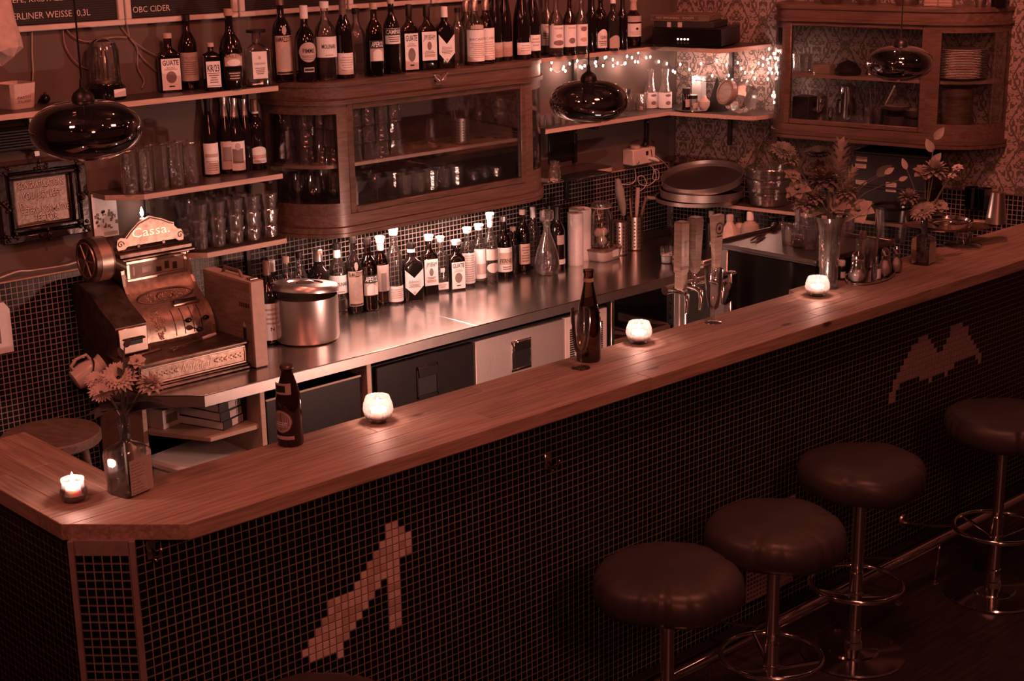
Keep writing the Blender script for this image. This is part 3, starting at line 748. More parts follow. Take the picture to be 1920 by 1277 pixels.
# corner shelves at the right: each in two boards
upA = shelf('upper corner shelf at the right carrying syrup bottles and the amplifier', [(5.035, 5.18), (5.80, 5.18), (5.86, 4.83), (5.90, 4.806), (6.25, 4.806), (6.148, 5.375), (4.93, 5.375), (4.99, 5.23)], S1 - .003, brackets=((5.42, YW, .17),), under=.17)
lowA = shelf('lower corner shelf at the right under the fairy lights', [(5.035, 5.18), (5.91, 5.18), (6.01, 4.76), (6.04, 4.725), (6.10, 4.715), (6.262, 4.72), (6.148, 5.375), (5.14, 5.375)], S4, brackets=((5.42, YW, .17), (5.95, YW, .17)), under=.20)
for t_, z_ in ((upA, S1 - .025), (lowA, S4 - .022)):
    g = G().box(-.011, .011, -.022, -.004, z_ - .17, z_ - .0005).box(-.010, .010, -.18, -.02, z_ - .022, z_ - .0006)
    o = obj('bracket', g, 'iron_black', t_, loc=rw(.36, 0, 0), rot=(0, 0, RANG))
shelf('small shelf right of the glass cabinet with a dark tablet lying on it', [(5.06, 5.19), (5.50, 5.19), (5.53, 5.22), (5.53, 5.375), (5.05, 5.375)], 1.215, th=.02, brackets=((5.36, YW, .14),), under=.15)
TRZ = .997
rs = shelf('long low shelf on the right-hand wall carrying trays, ice bucket and file boxes', [(0.0, -.235), (1.62, -.245), (1.62, -.004), (0.0, -.004)], TRZ, th=.018, rz=RANG, loc=RC, brackets=((.25, 0, .18), (.95, 0, .18), (1.4, 0, .18)), under=.11)
# ------------------------------------------------------------------ bottles
PROF = {
 'spirit': [(.90, 0), (.99, .012), (1, .03), (1, .58), (.95, .64), (.72, .71), (.44, .765), (.37, .80), (.35, .93), (.40, .935), (.40, .955)],
 'longneck': [(.90, 0), (.99, .012), (1, .03), (1, .52), (.96, .58), (.75, .655), (.42, .72), (.34, .76), (.32, .93), (.37, .935), (.37, .955)],
 'wine': [(.92, 0), (1, .015), (1, .58), (.96, .63), (.75, .69), (.47, .745), (.39, .79), (.37, .955), (.43, .96), (.43, .985)],
 'champ': [(.93, 0), (1, .015), (1, .40), (.97, .47), (.86, .56), (.66, .67), (.47, .77), (.37, .85), (.34, .96), (.36, .985)],
 'bulge': [(.74, 0), (.86, .02), (.95, .2), (1, .40), (.98, .50), (.80, .60), (.48, .685), (.37, .73), (.33, .80), (.32, .955)],
 'square': [(.95, 0), (1, .012), (1, .60), (.95, .65), (.62, .715), (.40, .75), (.36, .78), (.36, .94)],
 'squat': [(.95, 0), (1, .012), (1, .70), (.93, .76), (.45, .81), (.36, .83), (.36, .93)],
 'beer': [(.93, 0), (1, .012), (1, .50), (.985, .56), (.90, .64), (.66, .78), (.47, .88), (.42, .93), (.47, .935), (.47, .955), (.42, .96), (.42, .985)],
 'sloped': [(.93, 0), (1, .015), (1, .36), (.95, .46), (.80, .58), (.60, .70), (.45, .80), (.40, .85), (.38, .95), (.44, .955), (.44, .985)],
}
NECK = {'spirit': .40, 'longneck': .37, 'wine': .43, 'champ': .38, 'bulge': .34, 'square': .38, 'squat': .40, 'beer': .47, 'sloped': .44}
def labpatch(r, sq, asp, z0, z1, span, shape=None, n=12, off=.0006, x0=None, x1=None):
    """patch of paper on the front (-y) of a bottle"""
    g = G(); cols = []
    for k in range(n + 1):
        f = k / n; e = abs(f - .5) * 2
        a, b = z0, z1
        if shape == 'v': a = z0 + (z1 - z0) * .34 * e; b = z1 - (z1 - z0) * .34 * (1 - e)
        if shape == 'arch': b = z1 - (z1 - z0) * .28 * e * e
        if shape == 'oval': m = (z0 + z1) / 2; hh = (z1 - z0) / 2 * sqrt(max(.02, 1 - e * e)); a, b = m - hh, m + hh
        if sq > 0: x = (f - .5) * span * 2 * r; y = -(r * asp) - off
        else: t = (f - .5) * rad(span); x = (r + off) * sin(t); y = -(r + off) * cos(t)
        cols.append(((x, y, a), (x, y, b)))
    for a, b in cols: g.v += [a, b]
    for k in range(n): g.f.append((2 * k, 2 * k + 2, 2 * k + 3, 2 * k + 1))
    return g
def labtext(s, h, zc, r, sq, asp, m, par, x0=0.0, width=None, off=.0011, **kw):
    vs, fs, w = text_mesh(s, **kw); sx = h if width is None else width / max(w, .01); g = G()
    for x, y, z in vs:
        xx = x * sx + x0
        if sq > 0: g.v.append((xx, -(r * asp) - off, zc + y * h))
        else: t = xx / r; g.v.append(((r + off) * sin(t), -(r + off) * cos(t), zc + y * h))
    g.f = list(fs); return obj('lettering', g, m, par, flat=True, fix=False)
def lines(par, n, z0, z1, r, sq, asp, span, m, w=.75, th=.22):
    g = G(); R = random.Random(n + int(z0 * 1e5)); st = (z1 - z0) / n
    for k in range(n):
        zc = z0 + (k + .5) * st; q = labpatch(r, sq, asp, zc - st * th, zc + st * th, span * w * R.uniform(.55, 1), n=6, off=.0010); g.add(q.v, q.f)
    o = obj('small_print', g, m, par, flat=True, fix=False); o['kind'] = 'stuff'; return o
_BC = {}
def clear_wall(P, r):
    """moves a round thing straight towards the viewer until it stands clear of both walls"""
    d = V((P.x, P.y, 0)).normalized(); t = max(0, (P.y + r - (YW - .006)) / d.y); q = V(P) - d * t; n = uvn(q)[1]; t = max(0, (r + .006 - n) / -d.dot(RN)); return q - d * t
def at_base(x, yb, w, z):
    P = onz(x, yb, z); r = w * mpp(P) / 2; d = V((P.x, P.y)).normalized(); return clear_wall(V((P.x + d.x * r * .8, P.y + d.y * r * .8, z)), r)
def bottle(label, x, yb, yt, w, z, kind='spirit', gm='glass', cap=('screw', 'black_plastic'), labs=(), asp=None, rz=-18, liquid=None, name='spirit_bottle', cat='bottle', group=None, lr=None, P=None, H=None, R=None):
    if P is None: P = at_base(x, yb, w, z)
    r = w * mpp(P) / 2 if R is None else R; sq = 0.0
    if kind in ('square', 'squat'): sq = .75; asp = .62 if asp is None else asp; r /= (1.10 if asp < .8 else 1.22)
    asp = 1.0 if asp is None else asp
    if H is None: H = vz(yt, P.x, P.y) - z
    t = thing(name, label, cat, P, rad(rz), group)
    pr = [(a * r, b * H) for a, b in PROF[kind]]; nr = NECK[kind] * r
    g = G(); n = 26 if sq else 22
    if sq:
        body = [p for p in pr if p[1] <= H * .655 or p[0] > r * .85]; neck = [p for p in pr if p not in body]
        rings = [(p, sq, asp) for p in body] + [(p, 0.0, 1.0) for p in neck]; vs = []
        for (rr, zz), s_, a_ in rings:
            for k in range(n): an = 2 * pi * k / n + pi / n; cx_, sy_ = sect(an, s_); vs.append((cx_ * rr, sy_ * rr * a_, zz))
        fs = [(i * n + k, i * n + (k + 1) % n, (i + 1) * n + (k + 1) % n, (i + 1) * n + k) for i in range(len(rings) - 1) for k in range(n)]
        fs += [tuple(range(n))[::-1], tuple((len(rings) - 1) * n + k for k in range(n))]; g.add(vs, fs)
    else: g.lathe(pr, n)
    obj('glass', g, gm, t, ang=50)
    if liquid:
        m, lev = liquid; k = .93
        lp = [(.002, .012 * H)] + [(a * r * k, max(.012, b) * H) for a, b in PROF[kind] if b < lev and a > .9] + [(r * k, lev * H)] if not sq else None
        if sq: obj('liquid', G().lathe([(r * .93, .012 * H), (r * .93, lev * H)], 24, sq=sq, asp=asp), m, t, ang=50)
        else: obj('liquid', G().lathe(lp, 18), m, t, ang=50)
    if cap:
        ct, cm = cap
        if ct == 'screw': q = [(nr * 1.08, .915 * H), (nr * 1.1, .92 * H), (nr * 1.1, .995 * H), (nr * .95, H)]
        elif ct == 'long': q = [(nr * 1.06, .83 * H), (nr * 1.06, .99 * H), (nr * .95, H)]
        elif ct == 'foil': q = [(nr * 1.12, .78 * H), (nr * .98, .86 * H), (nr * .96, .95 * H), (nr * 1.14, .955 * H), (nr * 1.14, .99 * H), (nr * .9, H)]
        elif ct == 'pour': q = [(nr * 1.25, .905 * H), (nr * 1.32, .915 * H), (nr * 1.42, .965 * H), (nr * 1.58, .972 * H), (nr * 1.6, .99 * H), (nr * 1.5, H)]
        elif ct == 'wide': q = [(nr * 2.1, .945 * H), (nr * 2.15, .95 * H), (nr * 2.15, .995 * H), (nr * 2.0, H)]
        elif ct == 'crown': q = [(nr * 1.18, .958 * H), (nr * 1.2, .965 * H), (nr * 1.05, .995 * H), (nr * .6, H)]
        elif ct == 'champ': q = [(nr * 1.75, .66 * H), (nr * 1.35, .75 * H), (nr * 1.1, .84 * H), (nr * 1.05, .90 * H), (nr * 1.25, .93 * H), (nr * 1.3, .985 * H), (nr * .9, H)]
        obj('foil' if ct in ('foil', 'champ') else 'cap', G().lathe(q, 18), cm, t, ang=35)
        if ct == 'pour' and x in (717, 921): obj('pour_collar', G().lathe([(nr * 1.02, .80 * H), (nr * 1.1, .81 * H), (nr * 1.1, .9045 * H)], 16), cm, t)
    for lb in labs:
        f0, f1, span, m = lb[:4]; txt = lb[4] if len(lb) > 4 else (); shp = lb[5] if len(lb) > 5 else None
        rr = r if lr is None or f0 < .6 else r * lr
        if f0 > .6 and not sq:       # neck label
            zs = (f0 + f1) / 2
            for (a0, b0), (a1, b1) in zip(PROF[kind][:-1], PROF[kind][1:]):
                if b0 <= zs <= b1: rr = r * max(a0, a1) * 1.0
        s_, as_ = (sq, asp) if f0 < .6 else (0.0, 1.0)
        if sq and f0 >= .6: rr = r * .37
        p = obj('label', labpatch(rr, s_, as_, f0 * H, f1 * H, span if not s_ else min(span, .92), shp), m, t, flat=True, fix=False)
        lh = (f1 - f0) * H
        for e in txt:
            if e[0] == '=': lines(p, e[1], f0 * H + e[2] * lh, f0 * H + e[3] * lh, rr, s_, as_, span if not s_ else span, e[4]); continue
            if e[0] == '#':   # a solid patch of print: (#, y0, y1, width share, material, shape)
                q = labpatch(rr, s_, as_, f0 * H + e[1] * lh, f0 * H + e[2] * lh, span * e[3], e[5] if len(e) > 5 else None, off=.0009); obj('print', q, e[4], p, flat=True, fix=False); continue
            s, fh, fp, tm, fw = e[:5]; kw = e[5] if len(e) > 5 else {}
            wid = fw * (rad(span) * rr if not s_ else span * 2 * rr); labtext(s, fh * lh, f0 * H + fp * lh, rr, s_, as_, tm, p, width=wid, **kw)
    return t
PA, PS, PT, IK, IM = 'paper', 'paper_shade', 'paper_tan', 'ink', 'ink_mid'
B, SH = {'bold': True}, {'shear': .3}
GUATE = [(.04, .575, .86, PA, [('GUATE', .16, .86, IK, .86, B), ('RON', .06, .70, IM, .4), ('#', .22, .60, .55, IM, 'oval'), ('#', .10, .14, .3, IK), ('#', .64, .67, .7, PT)])]
MOLI = [(.30, .56, 150, PA, [('MOLINARI', .20, .52, IK, .52, B), ('#', .08, .14, .3, PT)])]
RAMAZ = [(.10, .56, 120, PT, [('RAMAZZOTTI', .13, .90, IK, .9, B), ('#', .02, .07, .9, IK), ('#', .30, .72, .5, PS, 'oval'), ('=', 4, .15, .3, PS)]), (.57, .68, 26, PS, [], 'oval')]
APER = [(.22, .50, 105, PS, [('#', .62, 1.0, .95, IK), ('APEROL', .26, .80, PA, .8, {'bold': True, 'shear': .3}), ('#', .03, .58, .6, PA, 'arch')])]
CAMP = [(.40, .60, 140, PA, [('#', .55, .98, .98, IK), ('CAMPARI', .28, .76, PA, .86, B), ('=', 3, .1, .5, IM)])]
JIM = [(.16, .60, .9, PA, [('JIM BEAM', .17, .80, IK, .8, SH), ('#', .36, .66, .3, IM, 'oval'), ('#', .12, .22, .7, PT), ('=', 2, .24, .34, IM)])]
BALL = [(.10, .56, .94, PA, [("Ballantine's", .12, .52, IM, .62, SH), ('=', 3, .30, .44, IM), ('#', .06, .16, .14, PT, 'oval')], 'v')]
GT = 'spirit bottles on top of the glass cabinet'; GL = 'spirit bottles on the top left shelf'; GC = 'bottles in the row on the steel counter'
z = S1
bottle('square spirit bottle with a GUATE label, leftmost on the top left shelf', 321, 174, 62, 45, z, 'square', 'glass_amber', ('screw', 'paper_tan'), GUATE, liquid=('liquid_amber', .6), group=GL)
bottle('clear round bottle with a tall cream label and dark cap, top left shelf', 358, 167, 27, 33, z, 'spirit', 'glass_amber', ('screw', 'black_plastic'), [(.12, .50, 150, PS, [('TALISKER', .11, .80, IM, .7), ('=', 7, .2, .7, IM)])], group=GL)
bottle('short dark bottle with a KR/23 label on the top left shelf', 400, 171, 80, 36, z, 'squat', 'glass_black', ('screw', 'paper_tan'), [(.08, .62, .9, PA, [('KR/23', .26, .72, IK, .85, B), ('#', .53, .55, .9, IK), ('=', 4, .15, .5, IM), ('#', .05, .07, .9, IK)])], group=GL, asp=.8)
bottle('big-bellied dark cream liqueur bottle with an arched label on the top left shelf', 437, 169, 16, 44, z, 'bulge', 'glass_black', ('screw', 'cork'), [(.30, .455, 95, PT, [('#', .0, .55, .75, PA, 'oval'), ('BAILEYS', .3, .78, IM, .85, B)], 'arch'), (.12, .24, 80, 'black_plastic', [('=', 3, .1, .9, PT)])], lr=.97, group=GL)
bottle('square clear bottle with a wide flat black cap, rightmost on the top left shelf', 486, 163, 55, 50, z, 'square', 'glass', ('wide', 'black_plastic'), [(.14, .62, .62, PA, [('DISARONNO', .09, .55, IM, .75), ('#', .70, .84, .2, PT, 'oval'), ('=', 4, .15, .42, IM)])], group=GL)
bottle('dark bottle with a tall wave-patterned label, leftmost on the glass cabinet', 533, 155, -4, 36, z, 'spirit', 'glass_black', ('screw', 'brass'), RAMAZ, group=GT)
bottle('dark bottle with a cloud-shaped label and long pale capsule on the glass cabinet', 576, 155, 10, 39, z, 'longneck', 'glass_black', ('long', 'paper'), [(.27, .53, 110, PS, [('PIMMS', .22, .55, IK, .6, B), ('=', 3, .1, .35, IM)], 'oval'), (.14, .20, 60, PS, [('#', .25, .75, .85, 'ink')])], group=GT)
bottle('clear bottle with a MOLINARI label standing on the glass cabinet', 614, 152, 2, 40, z, 'spirit', 'glass', ('screw', 'paper'), MOLI, liquid=('liquid_clear', .36), group=GT)
bottle('dark bottle with one low pale label on the glass cabinet', 648, 149, -8, 31, z, 'wine', 'glass_black', ('foil', 'oak_dark'), [(.06, .32, 150, PA, [('=', 6, .15, .85, PT)])], name='wine_bottle', group=GT)
bottle('clear spirit bottle without a paper label between two dark ones on the glass cabinet', 672, 146, 15, 33, z, 'spirit', 'glass', ('screw', 'black_plastic'), [(.22, .5, 70, 'plastic_clear', [])], group=GT)
bottle('bottle with a slanting dark band over a pale panel on the glass cabinet', 705, 145, 5, 33, z, 'spirit', 'glass_amber', ('screw', 'paper_tan'), APER, liquid=('liquid_amber', .6), group=GT)
bottle('dark bottle with a CAMPARI label on the glass cabinet', 737, 140, -6, 31, z, 'spirit', 'glass_black', ('screw', 'paper_tan'), CAMP, group=GT)
bottle('square bottle with a GUATE label, upright in the middle of the glass cabinet top', 770, 136, 8, 34, z, 'square', 'glass_amber', ('long', 'black_plastic'), GUATE, liquid=('liquid_amber', .6), group=GT)
bottle('square bottle with a crested JIM BEAM label on the glass cabinet', 803, 133, 10, 36, z, 'square', 'glass_amber', ('long', 'black_plastic'), JIM, liquid=('liquid_amber', .62), group=GT)
bottle('dark bottle with a chevron label and white cap on the glass cabinet', 835, 130, 12, 38, z, 'square', 'glass_black', ('long', 'paper'), BALL, group=GT)
bottle('plain clear bottle standing just right of the chevron-labelled one on the glass cabinet', 860, 125, 14, 26, z, 'spirit', 'glass', ('screw', 'black_plastic'), [], group=GT)
bottle('clear bottle with a narrow ornate neck, left of the two with big cream labels', 876, 121, 1, 28, z, 'spirit', 'glass', ('long', 'silver_foil'), [(.06, .50, 100, PT, [])], group=GT)
bottle('clear bottle with an arched emblem over a big cream label on the glass cabinet', 891, 124, -1, 36, z, 'spirit', 'glass', ('long', 'silver_foil'), [(.07, .55, 150, PA, [('BACARDI', .08, .70, IM, .7), ('=', 8, .1, .6, PT)]), (.56, .63, 90, PS, [], 'arch')], group=GT)
bottle('bottle with a dark shoulder over a big cream label on the glass cabinet', 912, 121, -2, 32, z, 'spirit', 'glass_amber', ('long', 'silver_foil'), [(.07, .56, 150, PA, [('BACARDI', .08, .68, IM, .7), ('=', 7, .1, .6, PT)])], group=GT)
bottle('left one of the first pair of tall dark wine bottles on the glass cabinet', 930, 117, -40, 26, z, 'champ', 'glass_black', ('foil', 'black_plastic'), [(.06, .24, 150, PS, [('=', 4, .2, .85, PT)])], name='wine_bottle', group=GT)
bottle('right one of the first pair of tall dark wine bottles on the glass cabinet', 948, 115, -40, 26, z, 'champ', 'glass_black', ('foil', 'black_plastic'), [(.06, .24, 150, PS, [('=', 4, .2, .85, PT)])], name='wine_bottle', group=GT)
bottle('left one of the rightmost pair of dark sparkling bottles on the glass cabinet', 979, 113, -40, 34, z, 'champ', 'glass_black', ('foil', 'black_plastic'), [(.07, .22, 110, PA, [('=', 3, .25, .85, PS)])], name='wine_bottle', group=GT)
bottle('right one of the rightmost pair of dark sparkling bottles on the glass cabinet', 999, 110, -40, 30, z, 'champ', 'glass_black', ('foil', 'black_plastic'), [(.10, .30, 110, PA, [('=', 3, .25, .85, PS)])], name='wine_bottle', group=GT)
z = S1 - .003; GS = 'syrup bottles on the upper corner shelf'
def syrup(lab, x, yb, w, gm, extra): return bottle(lab, x, yb, -12, w, z, 'longneck', gm, ('screw', 'paper'), [(.14, .50, 170, PA, [('MONIN', .09, .86, IM, .4)] + extra)], name='syrup_bottle', group=GS)
syrup('cloudy syrup bottle behind the leaf-labelled one at the left of the corner shelf', 1026, 101, 26, 'plastic_clear', [('=', 3, .3, .6, IM)])
syrup('syrup bottle with leaf sprigs printed on its label', 1043, 106, 28, 'glass', [('#', .10, .34, .55, IM, 'oval'), ('#', .45, .62, .3, PS, 'oval')])
syrup('syrup bottle with a dark berry printed on its label', 1068, 104, 25, 'glass_amber', [('#', .15, .42, .35, IM, 'oval')])
syrup('syrup bottle with a round emblem high on its label, nearest the lamp cord', 1090, 102, 24, 'glass', [('#', .68, .9, .35, IM, 'oval'), ('#', .2, .4, .4, PT, 'oval')])
GS2 = 'dark bottles beside the amplifier'
bottle('dark unlabelled bottle just right of the pendant cord on the corner shelf', 1110, 97, -15, 22, z, 'wine', 'glass_black', ('foil', 'black_plastic'), [], name='wine_bottle', group=GS2)
bottle('dark bottle with a tombstone-shaped label on the corner shelf', 1126, 96, -8, 25, z, 'spirit', 'glass_black', ('screw', 'black_plastic'), [(.06, .40, 110, PA, [('GIN', .18, .55, IK, .5, B), ('=', 3, .1, .4, IM)], 'arch')], group=GS2)
bottle('greenish bottle with a pale collar and low arched label on the corner shelf', 1149, 95, -2, 25, z, 'spirit', 'glass_green', ('screw', 'paper'), [(.05, .30, 110, PS, [], 'arch')], group=GS2)
bottle('narrow black bottle between two labelled ones beside the amplifier', 1167, 93, -8, 20, z, 'wine', 'glass_black', ('foil', 'black_plastic'), [], name='wine_bottle', group=GS2)
bottle('wine bottle with two pale labels right next to the amplifier', 1187, 88, -1, 30, z, 'wine', 'glass_amber', ('foil', 'paper_tan'), [(.22, .50, 140, PA, [('#', .5, .7, .15, IK, 'oval'), ('=', 4, .1, .4, PT)]), (.53, .66, 150, PS, [])], name='wine_bottle', group=GS2)
# wine and sparkling bottles on the middle left shelf
z = S2; GW = 'wine and sparkling bottles on the middle left shelf'
bottle('tall slim dark wine bottle with a plain white label on the middle left shelf', 397, 325, 184, 30, z, 'champ', 'glass_black', ('foil', 'black_plastic'), [(.03, .43, 130, PA, [('#', .55, .66, .8, PS), ('=', 5, .1, .45, PS)])], name='wine_bottle', group=GW)
for lab, x, yb, yt, w, lb in (('sparkling wine bottle in silver foil half hidden behind its neighbour', 426, 314, 178, 28, [(.06, .42, 110, PS, [('#', .3, .8, .7, IM)])]),
                              ('sparkling wine bottle in silver foil with a dark-squared label, front of the group', 445, 325, 180, 34, [(.04, .42, 120, PA, [('#', .25, .75, .6, IM), ('#', .70, .95, .3, PS, 'oval')])]),
                              ('sparkling wine bottle in silver foil at the back of the group', 463, 305, 178, 27, [])):
    bottle(lab, x, yb, yt, w, z, 'champ', 'glass_black', ('champ', 'silver_foil'), lb, name='sparkling_wine', group=GW)
bottle('dark wine bottle with a scalloped label and pale collar, middle left shelf', 484, 319, 186, 33, z, 'wine', 'glass_black', ('long', 'brass'), [(.10, .34, 140, PA, [('#', .28, .5, .95, PT), ('=', 2, .06, .2, IM)], 'arch'), (.80, .83, 300, PA)], name='wine_bottle', group=GW)
# the row on the steel counter
z = ZC
def cb(lab, *a, **k): return bottle(lab, *a[:4], z, *a[4:], group=GC, **k)
cb('dark bottle with a long label standing between the tall box and the ice bucket', 508, 645, 489, 37, 'longneck', 'glass_black', ('long', 'oak_dark'), [(.05, .50, 110, PA, [('N', .1, .3, IK, .2, B), ('=', 4, .4, .9, PS)])])
cb('dark bottle with a pale capsule just behind the ice bucket at its left', 516, 612, 487, 34, 'longneck', 'glass_black', ('long', 'paper'), [(.10, .5, 100, PA, [('=', 7, .1, .9, IM)])])
cb('clear bottle with a cork-coloured cap seen over the ice bucket lid', 541, 585, 481, 30, 'spirit', 'glass', ('screw', 'paper_tan'), [])
cb('clear bottle with a dark cap seen over the middle of the ice bucket lid', 566, 582, 472, 30, 'spirit', 'glass', ('screw', 'black_plastic'), [])
cb('dark bottle with a long foil-covered neck behind the ice bucket', 601, 574, 467, 42, 'spirit', 'glass_black', ('long', 'silver_foil'), [])
cb('clear bottle with a MOLINARI label on the steel counter', 637, 588, 456, 35, 'spirit', 'glass', ('screw', 'black_plastic'), MOLI + [(.80, .91, 300, PA)])
cb('dark bottle with a tall wave-patterned label on the steel counter', 667, 588, 443, 31, 'spirit', 'glass_black', ('screw', 'black_plastic'), RAMAZ)
cb('amber bottle with a slanting dark band over a pale panel on the steel counter', 694, 583, 446, 34, 'spirit', 'glass_amber', ('screw', 'black_plastic'), APER, liquid=('liquid_amber', .28))
cb('bottle with a white pourer and a tall cream label next to the slanting-band bottle', 717, 574, 443, 30, 'spirit', 'glass_amber', ('pour', 'white_plastic'), [(.22, .60, 130, PS, [('#', .0, .7, .3, IM)])])
cb('clear bottle with a white pourer and one low label on the steel counter', 742, 570, 427, 30, 'spirit', 'glass', ('pour', 'white_plastic'), [(.03, .24, 150, PA, [('=', 5, .2, .85, PT)])])
cb('dark bottle with a chevron label and white collar on the steel counter', 774, 566, 455, 44, 'square', 'glass_black', ('screw', 'black_plastic'), BALL + [(.84, .9, 320, PA)])
cb('square bottle with a white pourer and crested JIM BEAM label on the steel counter', 807, 554, 440, 33, 'square', 'glass_amber', ('pour', 'white_plastic'), JIM, liquid=('liquid_amber', .5))
cb('square clear bottle with a crossed strip and small labels on the steel counter', 828, 549, 443, 30, 'square', 'glass', ('pour', 'white_plastic'), [(.05, .18, .8, PA, [('=', 2, .2, .8, PT)]), (.36, .44, .3, PA)])
cb('square bottle with a GUATE label on the steel counter', 857, 546, 450, 34, 'square', 'glass_amber', ('pour', 'white_plastic'), GUATE, liquid=('liquid_amber', .45))
cb('bottle with white pourer and bright finely printed label beside the square GUATE one', 878, 538, 426, 27, 'spirit', 'glass', ('pour', 'white_plastic'), [(.06, .58, 140, PA, [('=', 12, .05, .95, PS)])])
cb('bottle with a white pourer and a two-tone label, third from the decanter', 900, 533, 420, 29, 'spirit', 'glass', ('pour', 'white_plastic'), [(.10, .60, 140, PA, [('#', .15, .5, .6, PS)])])
cb('tallest bottle with a white pourer, second from the one with the round bitter label', 921, 532, 399, 27, 'longneck', 'glass', ('pour', 'white_plastic'), [(.34, .50, 120, PS), (.16, .30, 110, PS, [], 'oval')])
cb('dark-footed bottle with a busy round-shouldered label left of the decanter', 946, 521, 405, 30, 'spirit', 'glass_amber', ('screw', 'silver_foil'), [(.10, .50, 150, PA, [('#', .3, .8, .8, PT), ('FERNET', .16, .45, IK, .7, B), ('=', 2, .08, .25, IM)])], liquid=('liquid_amber', .55))
cb('short amber bottle behind the round-labelled one', 963, 508, 425, 25, 'spirit', 'glass_amber', ('screw', 'paper_tan'), [], liquid=('liquid_amber', .5))
cb('slim bottle with a narrow oval label behind the decanter', 981, 507, 392, 28, 'spirit', 'glass_amber', ('screw', 'paper_tan'), [(.12, .45, 90, PT, [('=', 6, .1, .9, IM)])], liquid=('liquid_amber', .5))
cb('clear bottle with a bright cap right behind the decanter stopper', 1000, 500, 388, 25, 'spirit', 'glass', ('long', 'paper'), [])
cb('dark wine bottle with a low white label between decanter and kitchen roll', 1046, 505, 386, 28, 'wine', 'glass_black', ('foil', 'black_plastic'), [(.08, .16, 150, PA), (.40, .55, 60, PS)], name='wine_bottle')
cb('dark wine bottle half hidden behind the decanter', 1031, 497, 384, 24, 'wine', 'glass_black', ('foil', 'black_plastic'), [], name='wine_bottle')
# decanter
P = at_base(1026, 517, 48, z); k = mpp(P); H = vz(394, P.x, P.y) - z
t = thing('decanter', 'pear-shaped glass decanter with a square stopper on the steel counter', 'decanter', P, .3)
r = 23.5 * k
obj('glass', G().lathe([(r * .55, 0), (r * .85, .01 * H), (r, .12 * H), (r * .98, .22 * H), (r * .80, .38 * H), (r * .48, .56 * H), (r * .30, .66 * H), (r * .26, .74 * H), (r * .34, .79 * H), (r * .44, .80 * H)], 24), 'glass_rib', t)
obj('liquid', G().lathe([(r * .6, .015 * H), (r * .92, .12 * H), (r * .9, .24 * H), (r * .74, .38 * H)], 20), 'liquid_clear', t)
obj('stopper', G().lathe([(r * .2, .78 * H), (r * .22, .81 * H), (r * .40, .84 * H), (r * .45, .86 * H), (r * .45, .97 * H), (r * .38, H)], 16, sq=.7), 'glass_rib', t, flat=True)
# ------------------------------------------------------------------ glassware (shared meshes)
def gl(r0, r1, h, th=.0022, base=.008, n=12, neck=None, up=True):
    """open tumbler; neck: extra (r, z) pairs between foot and rim"""
    o = [(r0 * .96, 0), (r0, .002)] + (neck or []) + [(r1, h)]
    i = [(r1 - th, h)] + [(r - th, z_) for r, z_ in (neck or [])[::-1]] + [(r0 - th, base), (.001, base)]
    g = G().lathe(o + i, n, cap=(True, False))
    if not up: g.v = [(x, y, h - z_) for x, y, z_ in g.v]
    return g
GM = {}
def gm(k, g, m='glass_rib', flat=True, ang=38): GM[k] = mesh('glass', g, m, flat, ang); return GM[k]
gm('tumbler', gl(.027, .034, .072, n=12)); gm('tumbler_inv', gl(.027, .034, .072, n=12, up=False))
gm('mug', gl(.031, .036, .125, n=14, base=.014)); gm('tall_inv', gl(.027, .0325, .165, n=14, base=.012, up=False)); gm('ridged', gl(.031, .041, .118, n=16, neck=[(.034, .05), (.031, .055)]), ang=20)
gm('shot', gl(.017, .021, .05, n=10, base=.012)); gm('small', gl(.026, .033, .085, n=12)); gm('smooth', gl(.030, .035, .14, n=20), 'glass', False)
def stem(rb, rf, h, bowl, n=18): return G().lathe([(rf, 0), (rf, .002), (.006, .007), (.0035, .014), (.0035, bowl[0][1] - .006)] + bowl + [(bowl[-1][0] - .0015, bowl[-1][1])] + [(max(.002, r - .0018), z_ + .003) for r, z_ in bowl[::-1][1:]], n, cap=(True, False))
gm('wine_stem', stem(.03, .030, .16, [(.006, .06), (.024, .075), (.033, .10), (.031, .135), (.028, .16)]), 'glass', False)
gm('coupe', stem(.03, .030, .13, [(.006, .075), (.03, .09), (.043, .115), (.045, .13)]), 'glass', False)
gm('balloon', stem(.03, .033, .18, [(.006, .06), (.034, .08), (.047, .115), (.042, .15), (.034, .18)]), 'glass', False)
gm('flute', stem(.02, .028, .19, [(.005, .06), (.018, .085), (.0215, .13), (.019, .19)]), 'glass', False)
gm('tulip', stem(.03, .030, .19, [(.007, .045), (.018, .055), (.026, .10), (.031, .15), (.031, .19)]), 'glass', False)
def put(kind, label, x, y, z, group, cat='glass', name='drinking_glass', rz=None, flip=False, h=0):
    o = bpy.data.objects.new(name, GM[kind]); COL.objects.link(o); o.location = (x, y, z); o.rotation_euler = (0, 0, random.uniform(0, 1) if rz is None else rz)
    if flip: o.rotation_euler = (pi, 0, 0); o.location = (x, y, z + h)
    return setp(o, label, cat, group)
